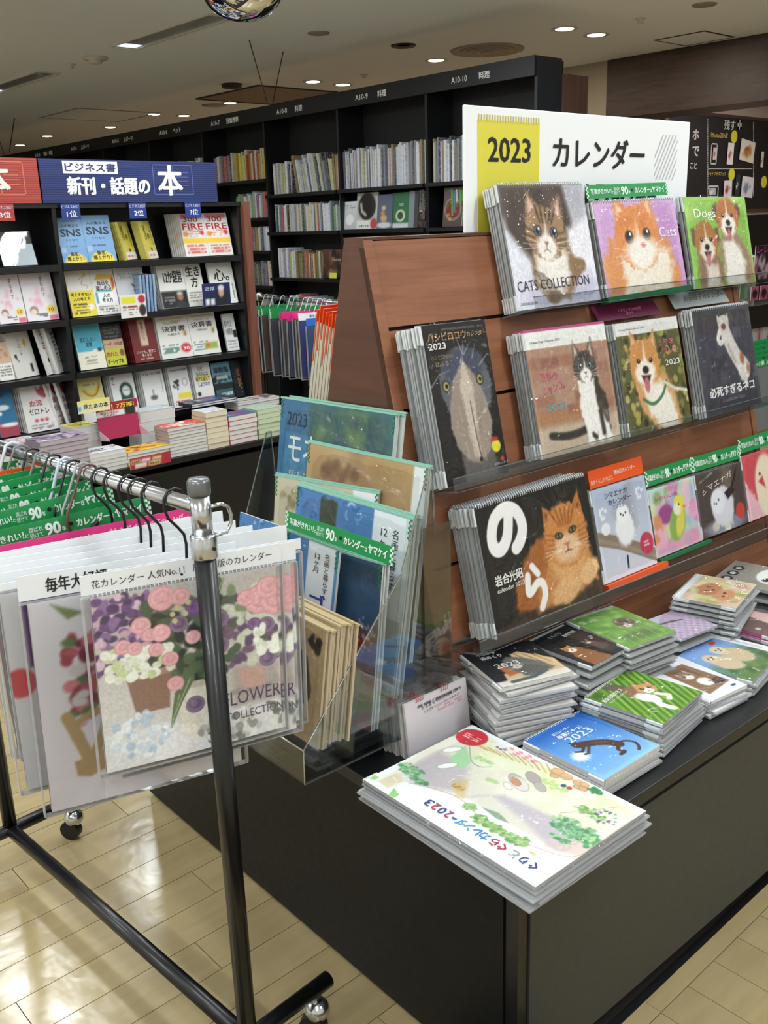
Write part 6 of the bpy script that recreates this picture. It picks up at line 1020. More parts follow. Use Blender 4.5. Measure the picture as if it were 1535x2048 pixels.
def hung(label, Mp, TL, TR, H, kind, hh, art=None, n=60, texts=(), htext=(), body='#9a9a9c', t=.006, spiral=0, xin=.012, film=True, grp=None, bw=1, name='hung_calendar'):
    """calendar hanging by a header card; TL, TR = upper corners of the header"""
    M, w = hangq(Mp, TL, TR, H); g = thing(name, label, 'calendar', M, grp); hb = H - hh - .004; cw = w - 2 * xin
    MB().box(xin, xin + cw * bw, 0, hb, -t, -.0006).build('pages', [mat('body_' + body.strip('#'), body, .5)], g)
    MB().box(0, w, hb - .003, hb, -t, .0005).build('hanging_strip', [FILME], g)
    header_card(g, w, hb + .004, hh, kind, txt=True)
    for (s, x, y, tw, th, c, *r) in htext: text(g, s, x * w, hb + .004 + y * hh, tw * w, th * hh, c, .0018, r[0] if r else 0)
    if art:
        a = Art(cw, hb, n); art(a); cover('cover_print', cw, hb, a, g, Matrix.Translation((xin, 0, 0)), bend=.004)
        for (s, x, y, tw, th, c, *r) in texts: text(g, s, xin + x * cw, y * hb, tw * cw, th * hb, c, .0050, r[0] if r else 0, r[1] if len(r) > 1 else 0)
    if spiral: o = rings(cw, hb, spiral, z=0, t=t).build('spiral_binding', [DWIRE], g, Matrix.Translation((xin, 0, 0)), smooth=True); o['kind'] = 'stuff'
    if film:
        mb = MB(); nx = 6; mb.add([(w * (bw if bw < 1 else 1) * i / nx, y_, .0075 + .003 * math.sin(i * 1.9)) for y_ in (-.008, hb) for i in range(nx + 1)], [(i, i + 1, nx + 2 + i, nx + 1 + i) for i in range(nx)]); mb.build('clear_sleeve', [HF], g, smooth=True)
        wf = w * (bw if bw < 1 else 1); MB().box(-.001, .0015, -.006, hb, -t, .006).box(wf - .0015, wf + .001, -.006, hb, -t, .006).box(0, wf, -.008, -.006, -t, .006).build('sleeve_edge', [FILME], g)
    return g, M, w, hb
FL = dict(p=['#d8a0a8', '#e4b4b8', '#c98890', '#e8c4c4'], v=['#6a4a78', '#7c5c88', '#8a6c98', '#543a62'], w=['#e4e6da', '#d8dccb', '#eceee4'], g=['#4a5c42', '#6a7c58', '#3a4a38', '#82946a'])
def bloom(a, x, y, r, pal, k=3):
    a.el(x, y, r, r * .95, pal[2], .004)
    for i in range(k):
        q = r * (1 - i / (k + .3)); a.el(x - r * .06 * i, y + r * .08 * i, q, q * .88, pal[i % 2], .004); a.el(x + r * .05 * i, y + r * .05 * i, q * .86, q * .74, pal[2] if i % 2 else pal[1], .006, 20 * i, .6)
def a_flower(a):
    a._g('#d3d0cc', '#b5b0ac'); R = random.Random(4); a.rc(0, 0, 1, .22, '#d4d4d6', .05); a.rc(.72, .2, 1, .45, '#a09490', .04, .8); a.rc(.70, .28, .95, .31, '#8a7c78', .01, .6)
    for k in range(150): a.el(.13 + R.uniform(-.14, .18), .80 + R.uniform(-.24, .18), R.uniform(.015, .035), R.uniform(.015, .03), R.choice(FL['v'] + ['#c4a0b0', '#4a3c58', '#d0b4c4']), .006)
    for k in range(90): a.el(.46 + R.uniform(-.18, .24), .64 + R.uniform(-.2, .26), R.uniform(.03, .06), R.uniform(.02, .04), R.choice(['#3c4a3a', '#4c5c46', '#2c3630', '#5a6a50']), .01, R.uniform(0, 180))
    for k in range(80): a.el(.86 + R.uniform(-.18, .16), .64 + R.uniform(-.18, .26), R.uniform(.02, .045), R.uniform(.015, .03), R.choice(['#4c5c46', '#5c4a68', '#70586f', '#7c8a68', '#c8ccb8']), .008, R.uniform(0, 180))
    a.po([(.14, .53), (.38, .52), (.36, .30), (.18, .30)], '#8a6a5c', .008); a.rc(.14, .50, .38, .54, '#a48474', .006); a.po([(.40, .40), (.68, .38), (.66, .12), (.60, .06), (.47, .07), (.42, .14)], '#dcd8cc', .01); a.el(.54, .40, .14, .02, '#c4beb0', .006); a.po([(.74, .44), (.92, .42), (.90, .30), (.78, .30)], '#c09c90', .03)
    a.blots(50, .19, .18, .15, .12, .012, .03, ['#c8d4e0', '#b4c4d4', '#dce4ea', '#a8bccc', '#e4e8ea'], .006, .9); a.blots(60, .8, .10, .3, .09, .012, .03, ['#d8d8d4', '#b8b8b4', '#8a8c88', '#e6e6e2', '#6a706a'], .004, .9)
    for k in range(60): a.el(.22 + R.uniform(-.18, .16), .60 + R.uniform(-.09, .08), R.uniform(.018, .034), R.uniform(.016, .03), R.choice(FL['w'] + ['#c4d0a0']), .005)
    for p, wd in ((((.66, .96), (.60, .72)), .07), (((.60, .78), (.70, .98)), .05), (((.42, .36), (.36, .18)), .06), (((.48, .44), (.38, .24)), .05), (((.56, .44), (.60, .34)), .03)): a.st(p, wd, '#5a7050', 1, .004, True); a.st(p, wd * .15, '#a8b890', .8, .002)
    for x, y, r in ((.36, .93, .072), (.46, .92, .05), (.24, .80, .052), (.28, .74, .04), (.34, .74, .052), (.14, .70, .044), (.20, .68, .04), (.31, .65, .042), (.38, .58, .045), (.51, .68, .042), (.40, .43, .046)): bloom(a, x, y, r, FL['p'])
    for x, y, r in ((.53, .84, .048), (.44, .77, .05), (.66, .75, .056), (.65, .60, .058), (.62, .42, .046), (.50, .28, .052), (.93, .66, .05), (.93, .46, .05), (.86, .68, .04)): bloom(a, x, y, r, FL['v'] if r < .05 else ['#8a7490', '#75607e', '#5c4868'])
    for x, y, r in ((.90, .82, .09), (.99, .80, .09), (.95, .88, .07), (.82, .84, .05)): bloom(a, x, y, r, FL['p'], 4)
    for k in range(22): a.el(.96 + R.uniform(-.10, .08), .58 + R.uniform(-.08, .09), R.uniform(.018, .034), R.uniform(.016, .03), R.choice(FL['w']), .005)
    for x, y in ((.41, .83), (.44, .86), (.48, .82), (.42, .79), (.5, .88)): a.el(x, y, .015, .015, '#c0bc8c', .004)
    a.el(.57, .085, .012, .007, '#5a4a48', .002); a.tex(.10, 90); a.I = np.clip(a.I * 1.04 + .03, 0, 1)
FTX = [('FLOWER', .66, .215, .34, .085, '#5a4866'), ('COLLECTION', .67, .125, .34, .05, '#6a5a72'), ('2023 CALENDAR', .07, .075, .17, .02, '#2c2a2c', .03), ('Photo design ROCKY MOUNTAIN / BELLE FLEUR', .07, .055, .42, .012, '#5a585a')]
P0 = MPl(.045)
ga, Ma, wa, ha = hung('front flower bouquet calendar under the white flower header', P0, (158, 1153), (560, 1086), .345, 'white', .033, a_flower, 300, FTX, [('花カレンダー 人気No.1！ 辰巳出版のカレンダー', .05, .28, .9, .42, '#2c2c2e', .0)], '#a8a4a4', .006, 44)
hung('second flower bouquet calendar showing at the right behind the front one', MPl(.075), (205, 1146), (590, 1082), .36, 'white', .033, a_flower, 110, FTX[:2], (), '#a8a4a4', .006, 40)
hung('third flower calendar behind, its sleeve edge beside the clear holder', MPl(.10), (215, 1140), (600, 1076), .355, 'white', .02, a_flower, 80, (), (), '#b0acac', .006)
def a_red(a):
    a._g('#cdc6cc', '#c6c4ca'); a.rc(.42, 0, .62, 1, '#b9b8c6', .08, .5); R = random.Random(8)
    for k in range(60): a.el(.23 + R.uniform(-.10, .12), .62 + R.uniform(-.22, .2), R.uniform(.02, .05), R.uniform(.02, .04), R.choice(['#8a3444', '#a04a58', '#6e2434', '#b86a78', '#4c6a44', '#b8b4b4', '#7a3040']), .01)
    G_ = '#a08660'; a.st([(.12, .44), (.16, .34), (.21, .20)], .06, G_, 1, .006); a.st([(.14, .39), (.24, .44), (.36, .44)], .035, G_, 1, .006); a.st([(.34, .44), (.27, .30), (.20, .18)], .05, G_, 1, .006); a.po([(.13, .22), (.34, .26), (.30, .16), (.20, .13), (.14, .15)], G_, .006); a.po([(.1, .98), (.25, .92), (.17, .90)], '#6a7a4c', .01); a.el(.52, .40, .03, .02, '#c07a84', .01); a.el(.85, .1, .3, .16, '#dcd8d8', .02)
hung('red rose calendar with a gold brush mark under the header 毎年大好評'.replace('毎年大好評', 'card'), MPl(.125), (31.5, 1154.5), (470, 1083), .425, 'white', .042, a_red, 130, (), [('毎年大好評', .115, .18, .27, .62, '#1e1e20', .02)], '#b4b0b4', .007)
def a_purp2(a): a._g('#b4b4b8', '#c0c0c4'); a.rc(.12, .62, .60, .97, '#4a1f66', .01); a.el(.05, .55, .10, .10, '#b03a4a', .01); a.blots(20, .4, .12, .14, .1, .02, .05, ['#6a5a4c', '#3a3230', '#8a7a6a'], .01)
hung('calendar with a deep purple label behind the red rose one', MPl(.150), (-22, 1172), (330, 1108), .37, 'white', .012, a_purp2, 80, [('美\n12\n花', .20, .66, .14, .28, '#e0d8e8', .02), ('Engagement Calendar', -.02, .42, .55, .05, '#b0505c', 0, -78)], (), '#9a9aa0', .008)
for i, (d, TL, TR, lab) in enumerate(((.177, (-10, 1148), (572, 1050), 'nearest of the wide white header cards'), (.200, (-25, 1136), (504, 1050), 'second of the wide white header cards'), (.220, (-35, 1124), (470, 1040), 'third of the wide white header cards'), (.245, (-40, 1112), (444, 1021), 'farthest of the wide white header cards'))):
    hung('calendar hung by the ' + lab, MPl(d), TL, TR, .33 + .01 * i, 'white', .05, None, texts=(), body=['#b9a8ac', '#a8a0a4', '#9a9aa6', '#a49c94'][i], t=.009, bw=.58, grp='calendars with wide white headers')
hung('calendar under the bright pink header card', MPl(.285), (-60, 1104), (391, 1012), .34, 'pink', .034, htext=[('キッチンも明るくします！', .14, .18, .38, .5, '#f0c8dc', .03), ('オレンジページの花カレンダー', .58, .25, .38, .5, '#f0c8dc', .03)], body='#a890a0', t=.009)
for i, (d, TL, TR, k, lab) in enumerate(((.325, (-70, 1076), (297, 991), 'green', 'under the nearest green header card'), (.365, (-70, 1040), (222, 968), 'green', 'under the second green header card'), (.40, (-70, 1022), (178, 958), 'green', 'under the third green header card'), (.44, (-80, 1005), (150, 949), 'green', 'under the fourth green header card'), (.48, (-80, 985), (110, 938), 'green', 'under the fifth green header card'), (.53, (-80, 968), (88, 933), 'green', 'under the sixth green header card'), (.59, (-80, 955), (70, 931), 'orange', 'under the orange header card behind the green ones'), (.64, (-90, 936), (40, 920), 'green', 'under the farthest green header card'))):
    hung('calendar ' + lab, MPl(d), TL, TR, .33, k, .036, body=['#4a6a54', '#6a7a84', '#8a7a6a', '#5a7a8a', '#7a8a6a', '#6a6a7a', '#a8a094', '#5a7060'][i], t=.009, grp='calendars with coloured headers on the rolling rack')
# ================================================================== CLEAR TIERED HOLDER AT THE TABLE END
def MHo(u, z, tilt=10):  # plane facing the left end of the table, through x=u at height z
    R = Matrix(((0, 0, -1, 0), (-1, 0, 0, 0), (0, 1, 0, 0), (0, 0, 0, 1))); return MT @ Matrix.Translation((u, 0, z)) @ R @ Matrix.Rotation(math.radians(-tilt), 4, 'X')
HV0, HV1, HB = .40, .95, .565
t = thing('riser_box', 'black box carrying the clear tiered holder', 'box', MT); MB().box(.004, .255, .445, .95, TZ + .0012, HB - .0015).build('riser_body', [BLACK], t)
t = thing('tiered_holder', 'clear acrylic tiered holder full of art calendars at the table end', 'holder', MT)
side = [(-.148, HB), (-.147, .638), (.107, .919), (.183, 1.114), (.195, 1.114), (.20, .98), (.24, .98), (.24, HB)]
for v in (HV0, HV1):
    MB().prism(side, v, v + .003, 'y').build('side_panel', [ACR], t); MB().tube([(u, v + .0015, z) for u, z in side[:6]], .0016, 5).tube([(side[0][0], v + .0015, HB), (.24, v + .0015, HB)], .0014, 5).build('cut_edge', [ACRE], t)
MB().box(-.148, .252, HV0, HV1, HB, HB + .003).build('base_plate', [ACR], t); MB().box(-.150, -.147, HV0, HV1, HB, .638).build('front_plate', [ACR], t); MB().tube([(-.1485, HV0, .638), (-.1485, HV1, .638)], .0016, 5).build('cut_edge', [ACRE], t)
for u, z0, z1 in ((.132, 1.0, .25), (.035, .95, .20)): MB().box(-HV1 + .004, -HV0 - .004, -z0 + HB + .012, -z0 + HB + z1, -.0015, .0015, M=MT.inverted() @ MHo(u, z0)).build('divider_plate', [ACR], t)
MB().box(.165, .24, .3965, .399, HB, 1.0).build('side_wing', [clear('smoky_panel', tint='#dcdad8', gloss=.06, rough=.04, wrinkle=.3, scale=7)], t)
DV = mat('artcal_back', '#c4c8c6', .5)
def artcal(label, u, z, TL, TR, H, art, n=120, texts=(), back=0, pitch=.006, t=.004, tilt=10, trim='#86b8a4', w=None, chk=True, edge=None, grp=None):
    Mp = MHo(u, z, tilt); M, w_ = hangq(Mp, TL, TR, H); w = w or w_
    g = calendar(label, M, w, H, art, n, t, 0, None, texts, 0, name='art_calendar', tabs=False, film=False, edge=edge or DV)
    MB().box(-.004, w + .004, H, H + .004, -t, .0008).build('top_band', [mat('band_' + trim.strip('#'), trim, .3)], g)
    q = MB()
    if chk:
        for s in (0, 1):
            for j in range(9): q.box((.0 if (j % 2) else .004) + s * (w - .009), (.004 if (j % 2) else .0085) + s * (w - .009), H - .005 * (j + 1), H - .005 * j, .0006, .0014)
        o = q.build('checker_edge', [mat('checker_green', '#2f7a58', .4)], g); o['kind'] = 'stuff'
    film_mesh(w, H, t, .004).build('clear_sleeve', [FILM], g, smooth=True)
    src = [c for c in g.children if c.name.split('.')[0] in ('pages', 'top_band')]
    for k in range(1, back + 1):
        g2 = thing('art_calendar', ordn(k) + ' copy behind the ' + label, 'calendar', M @ Matrix.Translation((random.uniform(-.006, .006), random.uniform(-.004, .008), -pitch * k)), 'copies behind the ' + label)
        for c in src: d = c.copy(); COL.objects.link(d); d.parent = g2
    return g, M, w
def a_pond(a): a._g('#2f6a94', '#35668a'); a.rc(.28, 0, 1, 1, '#3c5c54', .06, .9); a.blots(70, .68, .6, .36, .45, .03, .08, ['#4a6a48', '#2f4f52', '#5f7f50', '#3a5c66', '#6a8456', '#2a4658'], .03, .6); a.rc(.06, 0, .28, .82, '#4a86ac', .01, .6); a.tex(.12, 30, 60)
artcal('blue and green painted calendar at the back of the holder', .228, 1.18, (563.5, 796.4), (790.6, 830.6), .42, a_pond, 130, [('2023', .07, .86, .19, .075, '#14303e'), ('モネ', .10, .66, .28, .16, '#d4dad4', .01), ('名画と暮らす', .12, .58, .16, .035, '#d4dad4'), ('Monet', .38, .77, .09, .03, '#c4ccc4')], 4)
def a_gold(a): a._g('#8a6446', '#b09468'); a.blots(50, .5, .6, .5, .4, .05, .14, ['#b89c6c', '#8f6c48', '#c4ac80', '#a08458', '#7a5a40'], .08, .6); a.blots(16, .30, .88, .14, .06, .02, .05, ['#6a4c34', '#7c5c40'], .02, .7); a.rc(.90, 0, 1, 1, '#d6dadb', .002); a.rc(.96, .0, 1, .62, '#2a2c2c', .002)
artcal('golden brown painted calendar in the second tier', .200, 1.10, (616.8, 885.3), (856, 937), .40, a_gold, 110, (), 2)
def a_muc(a): a.lay(1, '#b9b49c'); a.el(.55, .05, .62, .62, '#5f7f9a', .01); a.el(.55, .05, .56, .56, '#b8b898', .01); a.el(.55, .05, .50, .50, '#5a7a94', .01); a.blots(36, .5, .35, .3, .25, .02, .05, ['#7a3028', '#9c4a38', '#c4a070', '#5a2420'], .006, .9); a.blots(14, .15, .88, .08, .08, .01, .03, ['#8a7a5a', '#a89870'], .01); a.rc(.78, .5, 1, 1, '#d8dadb', .002); a.blots(16, .55, .93, .2, .05, .02, .03, ['#a8b07a', '#c8c8b0'], .01)
artcal('ornamental arch calendar in dull red and blue in the holder', .178, 1.03, (551, 952), (756, 988), .36, a_muc, 110, [('12', .84, .84, .05, .05, '#2a2a2a'), ('名', .92, .85, .04, .05, '#2a2a2a')], 2, chk=True)
def swirl(a, x0=.0, x1=1.0):
    a._g('#5f86b4', '#4a7ab0'); R = random.Random(9)
    for k in range(150):
        x, y = R.random(), R.random(); r = R.uniform(.02, .05); t0 = R.uniform(0, 6.28); a.st([(x + r * math.cos(t0 + q), y + r * math.sin(t0 + q)) for q in (0, .6, 1.2, 1.8)], .010, R.choice(['#8fb0d0', '#3a669c', '#b4c8d4', '#2f5a90', '#7a9cc4']), .7, .004)
def a_goghb(a): swirl(a); a.po([(.20, .3), (.24, .98), (.38, .98), (.40, .3)], '#3c4636', .01, 1, .03); a.rc(.70, 0, .96, 1, '#d9dfe4', .002); a.rc(.96, 0, 1, 1, '#c4ccc8', .002)
artcal('blue brush-stroke calendar with a dark tree and white strip', .148, 1.01, (595, 971.5), (824.7, 1040), .37, a_goghb, 150, [('名\n画\nと\n暮\nら\nす', .86, .58, .055, .34, '#26282a'), ('12\nヶ\n月', .76, .74, .06, .17, '#26282a')], 3)
def a_fuji(a): a._g('#7a2a26', '#2c4a66'); a.rc(0, .62, 1, 1, '#2c4c6a', .12); a.rc(0, 0, 1, .55, '#7c2a28', .14); a.blots(24, .75, .55, .2, .12, .02, .04, ['#cfd8dc', '#b4c4cc'], .01, .5); a.tex(.1, 30)
gF, MF_, wF = artcal('deep red and blue painted calendar in the front tier', .085, .95, (671.5, 1102.9), (764.5, 1130), .34, a_fuji, 80, (), 3, .006)
def a_goghf(a): swirl(a); a.rc(0, 0, .5, .4, '#a8bcc8', .2, .6); a.rc(.44, 0, .95, 1, '#dbe1e6', .002)
Mh_, wh_ = hangq(MHo(.055, .95), (574, 1057), (680, 1094), .31)
gG, MG_, wG = artcal('blue brush-stroke calendar with large katakana on its white strip', .055, .95, (574, 1063), (678, 1102), .31, a_goghf, 100, [('名\n画\nと\n暮\nら\nす', .76, .68, .10, .27, '#26282a'), ('12\nヶ\n月', .56, .80, .12, .13, '#26282a'), ('ゴ\nッ', .54, .40, .30, .27, '#2c3a8a', .03)], 1)
gH = thing('header_strip', 'slanting green header card across the front art calendars', 'card', hangq(MHo(.045, .99), (573, 1021), (789, 1094.6), .036)[0]); header_card(gH, hangq(MHo(.045, .99), (573, 1021), (789, 1094.6), .036)[1], 0, .036, 'green')
def a_tan(a): a.lay(1, '#ab9470'); a.tex(.12, 60); a.blots(10, .90, .85, .05, .07, .02, .035, ['#1c1a18'], .004); a.po([(.66, .80), (.84, .72), (.90, .45), (.86, .3), (.70, .34)], '#1d1b1a', .006, 1, .01); a.el(.74, .46, .05, .07, '#c0ac84', .01); a.blots(10, .72, .54, .04, .04, .008, .014, ['#b0603c'], .003); a.blots(30, .72, .2, .1, .07, .006, .012, ['#3c342a'], .003)
artcal('tan paper calendar with a black figure in the front tier', -.085, .83, (470, 1173), (652, 1263.5), .235, a_tan, 110, (), 8, .0085, .006, 8, '#b8a47c', None, False, mat('tan_pages', '#b8a688', .7))
t = thing('swirl_calendar_corner', 'corner of a blue brush-stroke calendar left of the holder', 'calendar', hangq(MHo(.02, .90), (480, 1024), (566, 1054), .25)[0]); w_ = hangq(MHo(.02, .90), (480, 1024), (566, 1054), .25)[1]; a = Art(w_, .25, 50); swirl(a); cover('cover_print', w_, .25, a, t); MB().box(0, w_, 0, .25, -.004, -.0006).build('pages', [DV], t)
# orange-headed calendars leaning on the back of the stand
MBs = MT @ Matrix.Translation((.30, .978 + .004, TZ)) @ Matrix.Rotation(math.pi, 4, 'Z') @ Matrix.Rotation(math.pi / 2 - SA, 4, 'X')
for k in range(9):
    p = loc(MBs, hit(684 - 4.6 * k, 640, MT @ V((.30, 0, 0)), MT.to_3x3() @ V((1, 0, 0)))); H = .40
    g = thing('orange_calendar', ordn(k + 1) + ' orange-topped calendar leaning on the back of the stand', 'calendar', MBs @ Matrix.Translation((-.26, .465, .008 + .0115 * k)), 'orange-topped calendars behind the stand')
    MB().box(0, .26, 0, H * .93, 0, .009 if k > 1 else .011).build('pages', [mat('cream_pages', '#b9b09c', .7)], g); MB().box(0, .262, H * .84 - .03 * (k % 3), H + .004 * (k % 4), -.0004 + .0045, .0062).build('header_card', [mat('header_orange', '#e2551f', .35)], g)
# ================================================================== FAR HANGING RACK
A_, B_ = V((3.67, 5.26, 1.155)), V((3.49, 3.9, 1.155)); dR = (B_ - A_).normalized(); yawR = math.degrees(math.atan2(dR.y, dR.x)) + 90
t = thing('far_hanging_rack', 'chrome hanging rack between the black bookcase and the stand', 'rack', Matrix.Translation((A_.x, A_.y, 0)) @ Matrix.Rotation(math.radians(yawR), 4, 'Z')); L_ = (B_ - A_).length
MB().cyl((0, 0, 1.155), (0, -L_, 1.155), .0125, 14).build('top_rail', [CHROME], t, smooth=True)
for y in (.0, -L_): MB().lathe([(.02, 1.128), (.024, 1.14), (.024, 1.17), (.014, 1.182), (.002, 1.184)], 16, (0, y, 0)).build('post_cap', [CHROME], t, smooth=True); MB().cyl((0, y, .1), (0, y, 1.13), .0165, 12).build('post', [BLKM], t, smooth=True); MB().cyl((-.2, y, .1), (.2, y, .1), .0165, 12).build('foot_bar', [BLKM], t, smooth=True); MB().cyl((-.18, y, 0.002), (-.18, y, .09), .02, 10).cyl((.18, y, 0.002), (.18, y, .09), .02, 10).build('caster', [CHROME], t)
MB().cyl((0, 0, .1), (0, -L_, .1), .0165, 12).build('base_rail', [BLKM], t, smooth=True)
Rf = lambda y: Matrix.Translation((A_.x, A_.y, 0)) @ Matrix.Rotation(math.radians(yawR), 4, 'Z') @ Matrix.Translation((0, -y, 0))
HC_ = ['#b8b48a', '#8a6a7a', '#c8c8cc', '#1a1a1c', '#b9bec4', '#1a1a1c', '#c4c8cc', '#a8adb4', '#6a4a3a', '#c8ccd0', '#c0c4c8', '#a8b0a4', '#d0d4d8', '#b0b4b8', '#c8ccd0', '#1a1a1c', '#b9bec4', '#9aa0a4']
RF = random.Random(12)
for k in range(18): hook(Rf(.10 + .055 * k) @ Matrix.Translation((0, 0, RZ)), HC_[k], BK[:9], ordn(k + 1) + ' hook from the left end of the far hanging rack', 'hooks on the far hanging rack', r=.0021)
kinds = ['green'] * 9 + ['pink'] * 5 + ['white', 'blue'] + ['magenta'] * 3
BC = ['#2c3a34', '#3a3c44', '#3c3428', '#2a2e3c', '#4a4438', '#2e3a44', '#5a4640', '#343a3c', '#3c3c44', '#4a4a54', '#54484c', '#3c4454', '#4c4a48', '#5a4c44', '#3a3a74', '#2f4a6a', '#3c4c64', '#4a505a', '#5c5c62']
for k, kd in enumerate(kinds):
    y = .06 + .052 * k if k < 14 else [.78, .88, 1.0, 1.03, 1.06][k - 14]; xl = -.17 + RF.uniform(-.012, .012) + (.0 if k < 9 else .015); ww = .34; dz = [0, -.03, -.045, -.045, -.048][k - 14] if k > 13 else 0
    g = thing('far_calendar', '%s %s-topped calendar from the left end of the far hanging rack' % (ordn(k + 1), kd), 'calendar', Rf(y) @ Matrix.Translation((xl, 0, .725 + dz + RF.uniform(-.012, .012))) @ Matrix.Rotation(math.radians(-8 + RF.uniform(-3, 3)), 4, 'Z') @ Matrix.Rotation(math.pi / 2 + RF.uniform(-.06, .02), 4, 'X'), 'calendars on the far hanging rack')
    MB().box(.006, ww - .006, 0, .33, -.005, 0).build('pages', [mat('body_' + BC[k].strip('#'), BC[k], .5)], g); MB().box(-.002, .001, -.012, .33, -.012, .004).box(0, ww, -.014, -.010, -.012, .004).build('sleeve_edge', [FILME], g)
    header_card(g, ww, .332, .042, kd, txt=False)
    if kd == 'white': text(g, '最年大好評のベストセラー', .07, .345, .2, .018, '#26262a', .0012, .02)
    if k == 18: text(g, 'JTB', .03, .338, .08, .028, '#f0e6ec', .0012, .04)
# ================================================================== RIGHT BACKGROUND
def BY(px, py, y): p = hit(px, py, (0, y, 0), V((0, 1, 0))); return p
YB = 5.34
p0, p1, p2 = BY(1334, 224, YB), BY(1535, 240, YB), BY(1535, 417, YB); zt, zb = p0.z, p2.z; xr = 12.6
t = thing('photo_service_board', 'black wall board with white hand-lettered photo service drawings', 'board', Matrix.Translation((p0.x, YB, zb)) @ Matrix.Rotation(math.pi / 2, 4, 'X')); BO = V((p0.x, YB, zb))
W_b, H_b = xr - p0.x, zt - zb
MB().box(0, W_b, 0, H_b, -.016, 0).build('board', [mat('board_black', '#1b1a1b', .5)], t); MB().box(-.02, W_b, H_b, H_b + .03, -.018, .004).box(-.02, W_b, -.03, 0, -.018, .004).build('board_frame', [mat('board_wood', '#4a3428', .5)], t)
def bpx(x, y): p = BY(x, y, YB); return p.x - BO.x, p.z - BO.z
def brect(x0, y0, x1, y1, col, name, z=.003, em=0):
    a, b = bpx(x0, y1); c, d = bpx(x1, y0); return MB().box(a, c, b, d, .0, z).build(name, [mat('b_' + col.strip('#'), col, .5)], t)
def btext(s, x0, y0, x1, y1, col='#d8d6d0', bold=.02): a, b = bpx(x0, y1); c, d = bpx(x1, y0); text(t, s, a, b, c - a, d - b, col, .002, bold)
zr = lambda x, y: (1050 + x * .316, 60 + y * .316)
def R_(f, s, x0, y0, x1, y1, *r): a = zr(x0, y0); b = zr(x1, y1); return f(s, a[0], a[1], b[0], b[1], *r)
R_(btext, '残す', 1255, 572, 1330, 632); R_(btext, 'ホ', 1055, 628, 1100, 695, '#d8d6d0', .04); R_(btext, 'で', 1052, 735, 1100, 800, '#d8d6d0', .04); R_(btext, 'こと', 1040, 838, 1085, 880, '#d8d6d0', .04); R_(btext, 'フォトプラスブック', 1152, 898, 1268, 920, '#c9b45a', .02); R_(btext, 'PhotoZINE', 1172, 655, 1280, 678, '#c9b45a', .02)
def outline(x0, y0, x1, y1, col='#d0cec8', wd=.012):
    a, b = bpx(*zr(x0, y1)); c, d = bpx(*zr(x1, y0)); MB().box(a, c, b, b + wd, 0, .003).box(a, c, d - wd, d, 0, .003).box(a, a + wd, b, d, 0, .003).box(c - wd, c, b, d, 0, .003).build('phone_outline', [mat('b_' + col.strip('#'), col, .5)], t)
outline(1340, 570, 1368, 630, wd=.03); outline(1168, 718, 1215, 850); outline(1150, 985, 1222, 1060)
def bphoto(x0, y0, x1, y1, cols, rot=0, name='mounted_photo'):
    a, b = bpx(*zr(x0, y1)); c, d = bpx(*zr(x1, y0)); w, h = c - a, d - b; A = Art(w, h, 20, cols[0]); A.blots(6, .5, .45, .3, .3, .08, .2, cols[1:], .02); cover(name, w, h, A, t, Matrix.Translation((a, b, .012)) @ Matrix.Rotation(rot, 4, 'Z'))
bphoto(1178, 745, 1206, 822, ['#c8c4c0', '#a04a44', '#5a4a44']); bphoto(1266, 715, 1314, 850, ['#e0dedb', '#c05a54', '#dcd8d4'], -.03); bphoto(1345, 690, 1445, 820, ['#ded6c8', '#b0703c', '#d8a060', '#5a4030'], -.12); bphoto(1246, 955, 1304, 1060, ['#dcd8da', '#b03a5a', '#8a6a74'], .04); bphoto(1355, 925, 1438, 1055, ['#dad8de', '#7a84a8', '#c8a08a'], -.06); bphoto(1316, 915, 1352, 1040, ['#34343a', '#d8d4d0', '#1c1c20'], -.05); bphoto(1480, 770, 1504, 870, ['#dcd8d6', '#b03a44', '#e0dcd8']); bphoto(1152, 1000, 1200, 1045, ['#a8acc0', '#d8d4d4', '#54566a'])
for x, y in ((1318, 676), (1302, 916), (1507, 962)):
    a, b = bpx(*zr(x, y)); MB().lathe([(.062, 0), (.062, .004)], 20, (a, b, .002)).build('yellow_badge', [mat('badge_yellow', '#d8d03a', .5)], t)
mb = MB()
for x, y0, y1 in ((1150, 570, 1050), (1440, 590, 1060)):
    for k in range(44): a, b = bpx(*zr(x - (y1 - y0) * 0, y0 + (y1 - y0) * k / 44)); mb.box(a, a + .012, b, b + .010, 0, .003)
for k in range(40): a, b = bpx(*zr(1155 + 7 * k, 880)); mb.box(a, a + .018, b, b + .006, 0, .003)
o = mb.build('dashed_rule', [mat('b_d0cec8', '#d0cec8', .5)], t); o['kind'] = 'stuff'
for k, x in enumerate((1284, 1306, 1330, 1262, 1240)):
    p = BY(x, 240, YB - .02); o = MB().box(p.x - .03, p.x + .03, YB - .04, YB - .0, 0, 2.7).build('slat_post', [wood('slat_%d' % k, '#6a5548', '#86705f', 2, .5)]); tag(o, ordn(k + 1) + ' of the vertical wooden slats left of the black board', 'slat', 'wooden slats beside the black board')
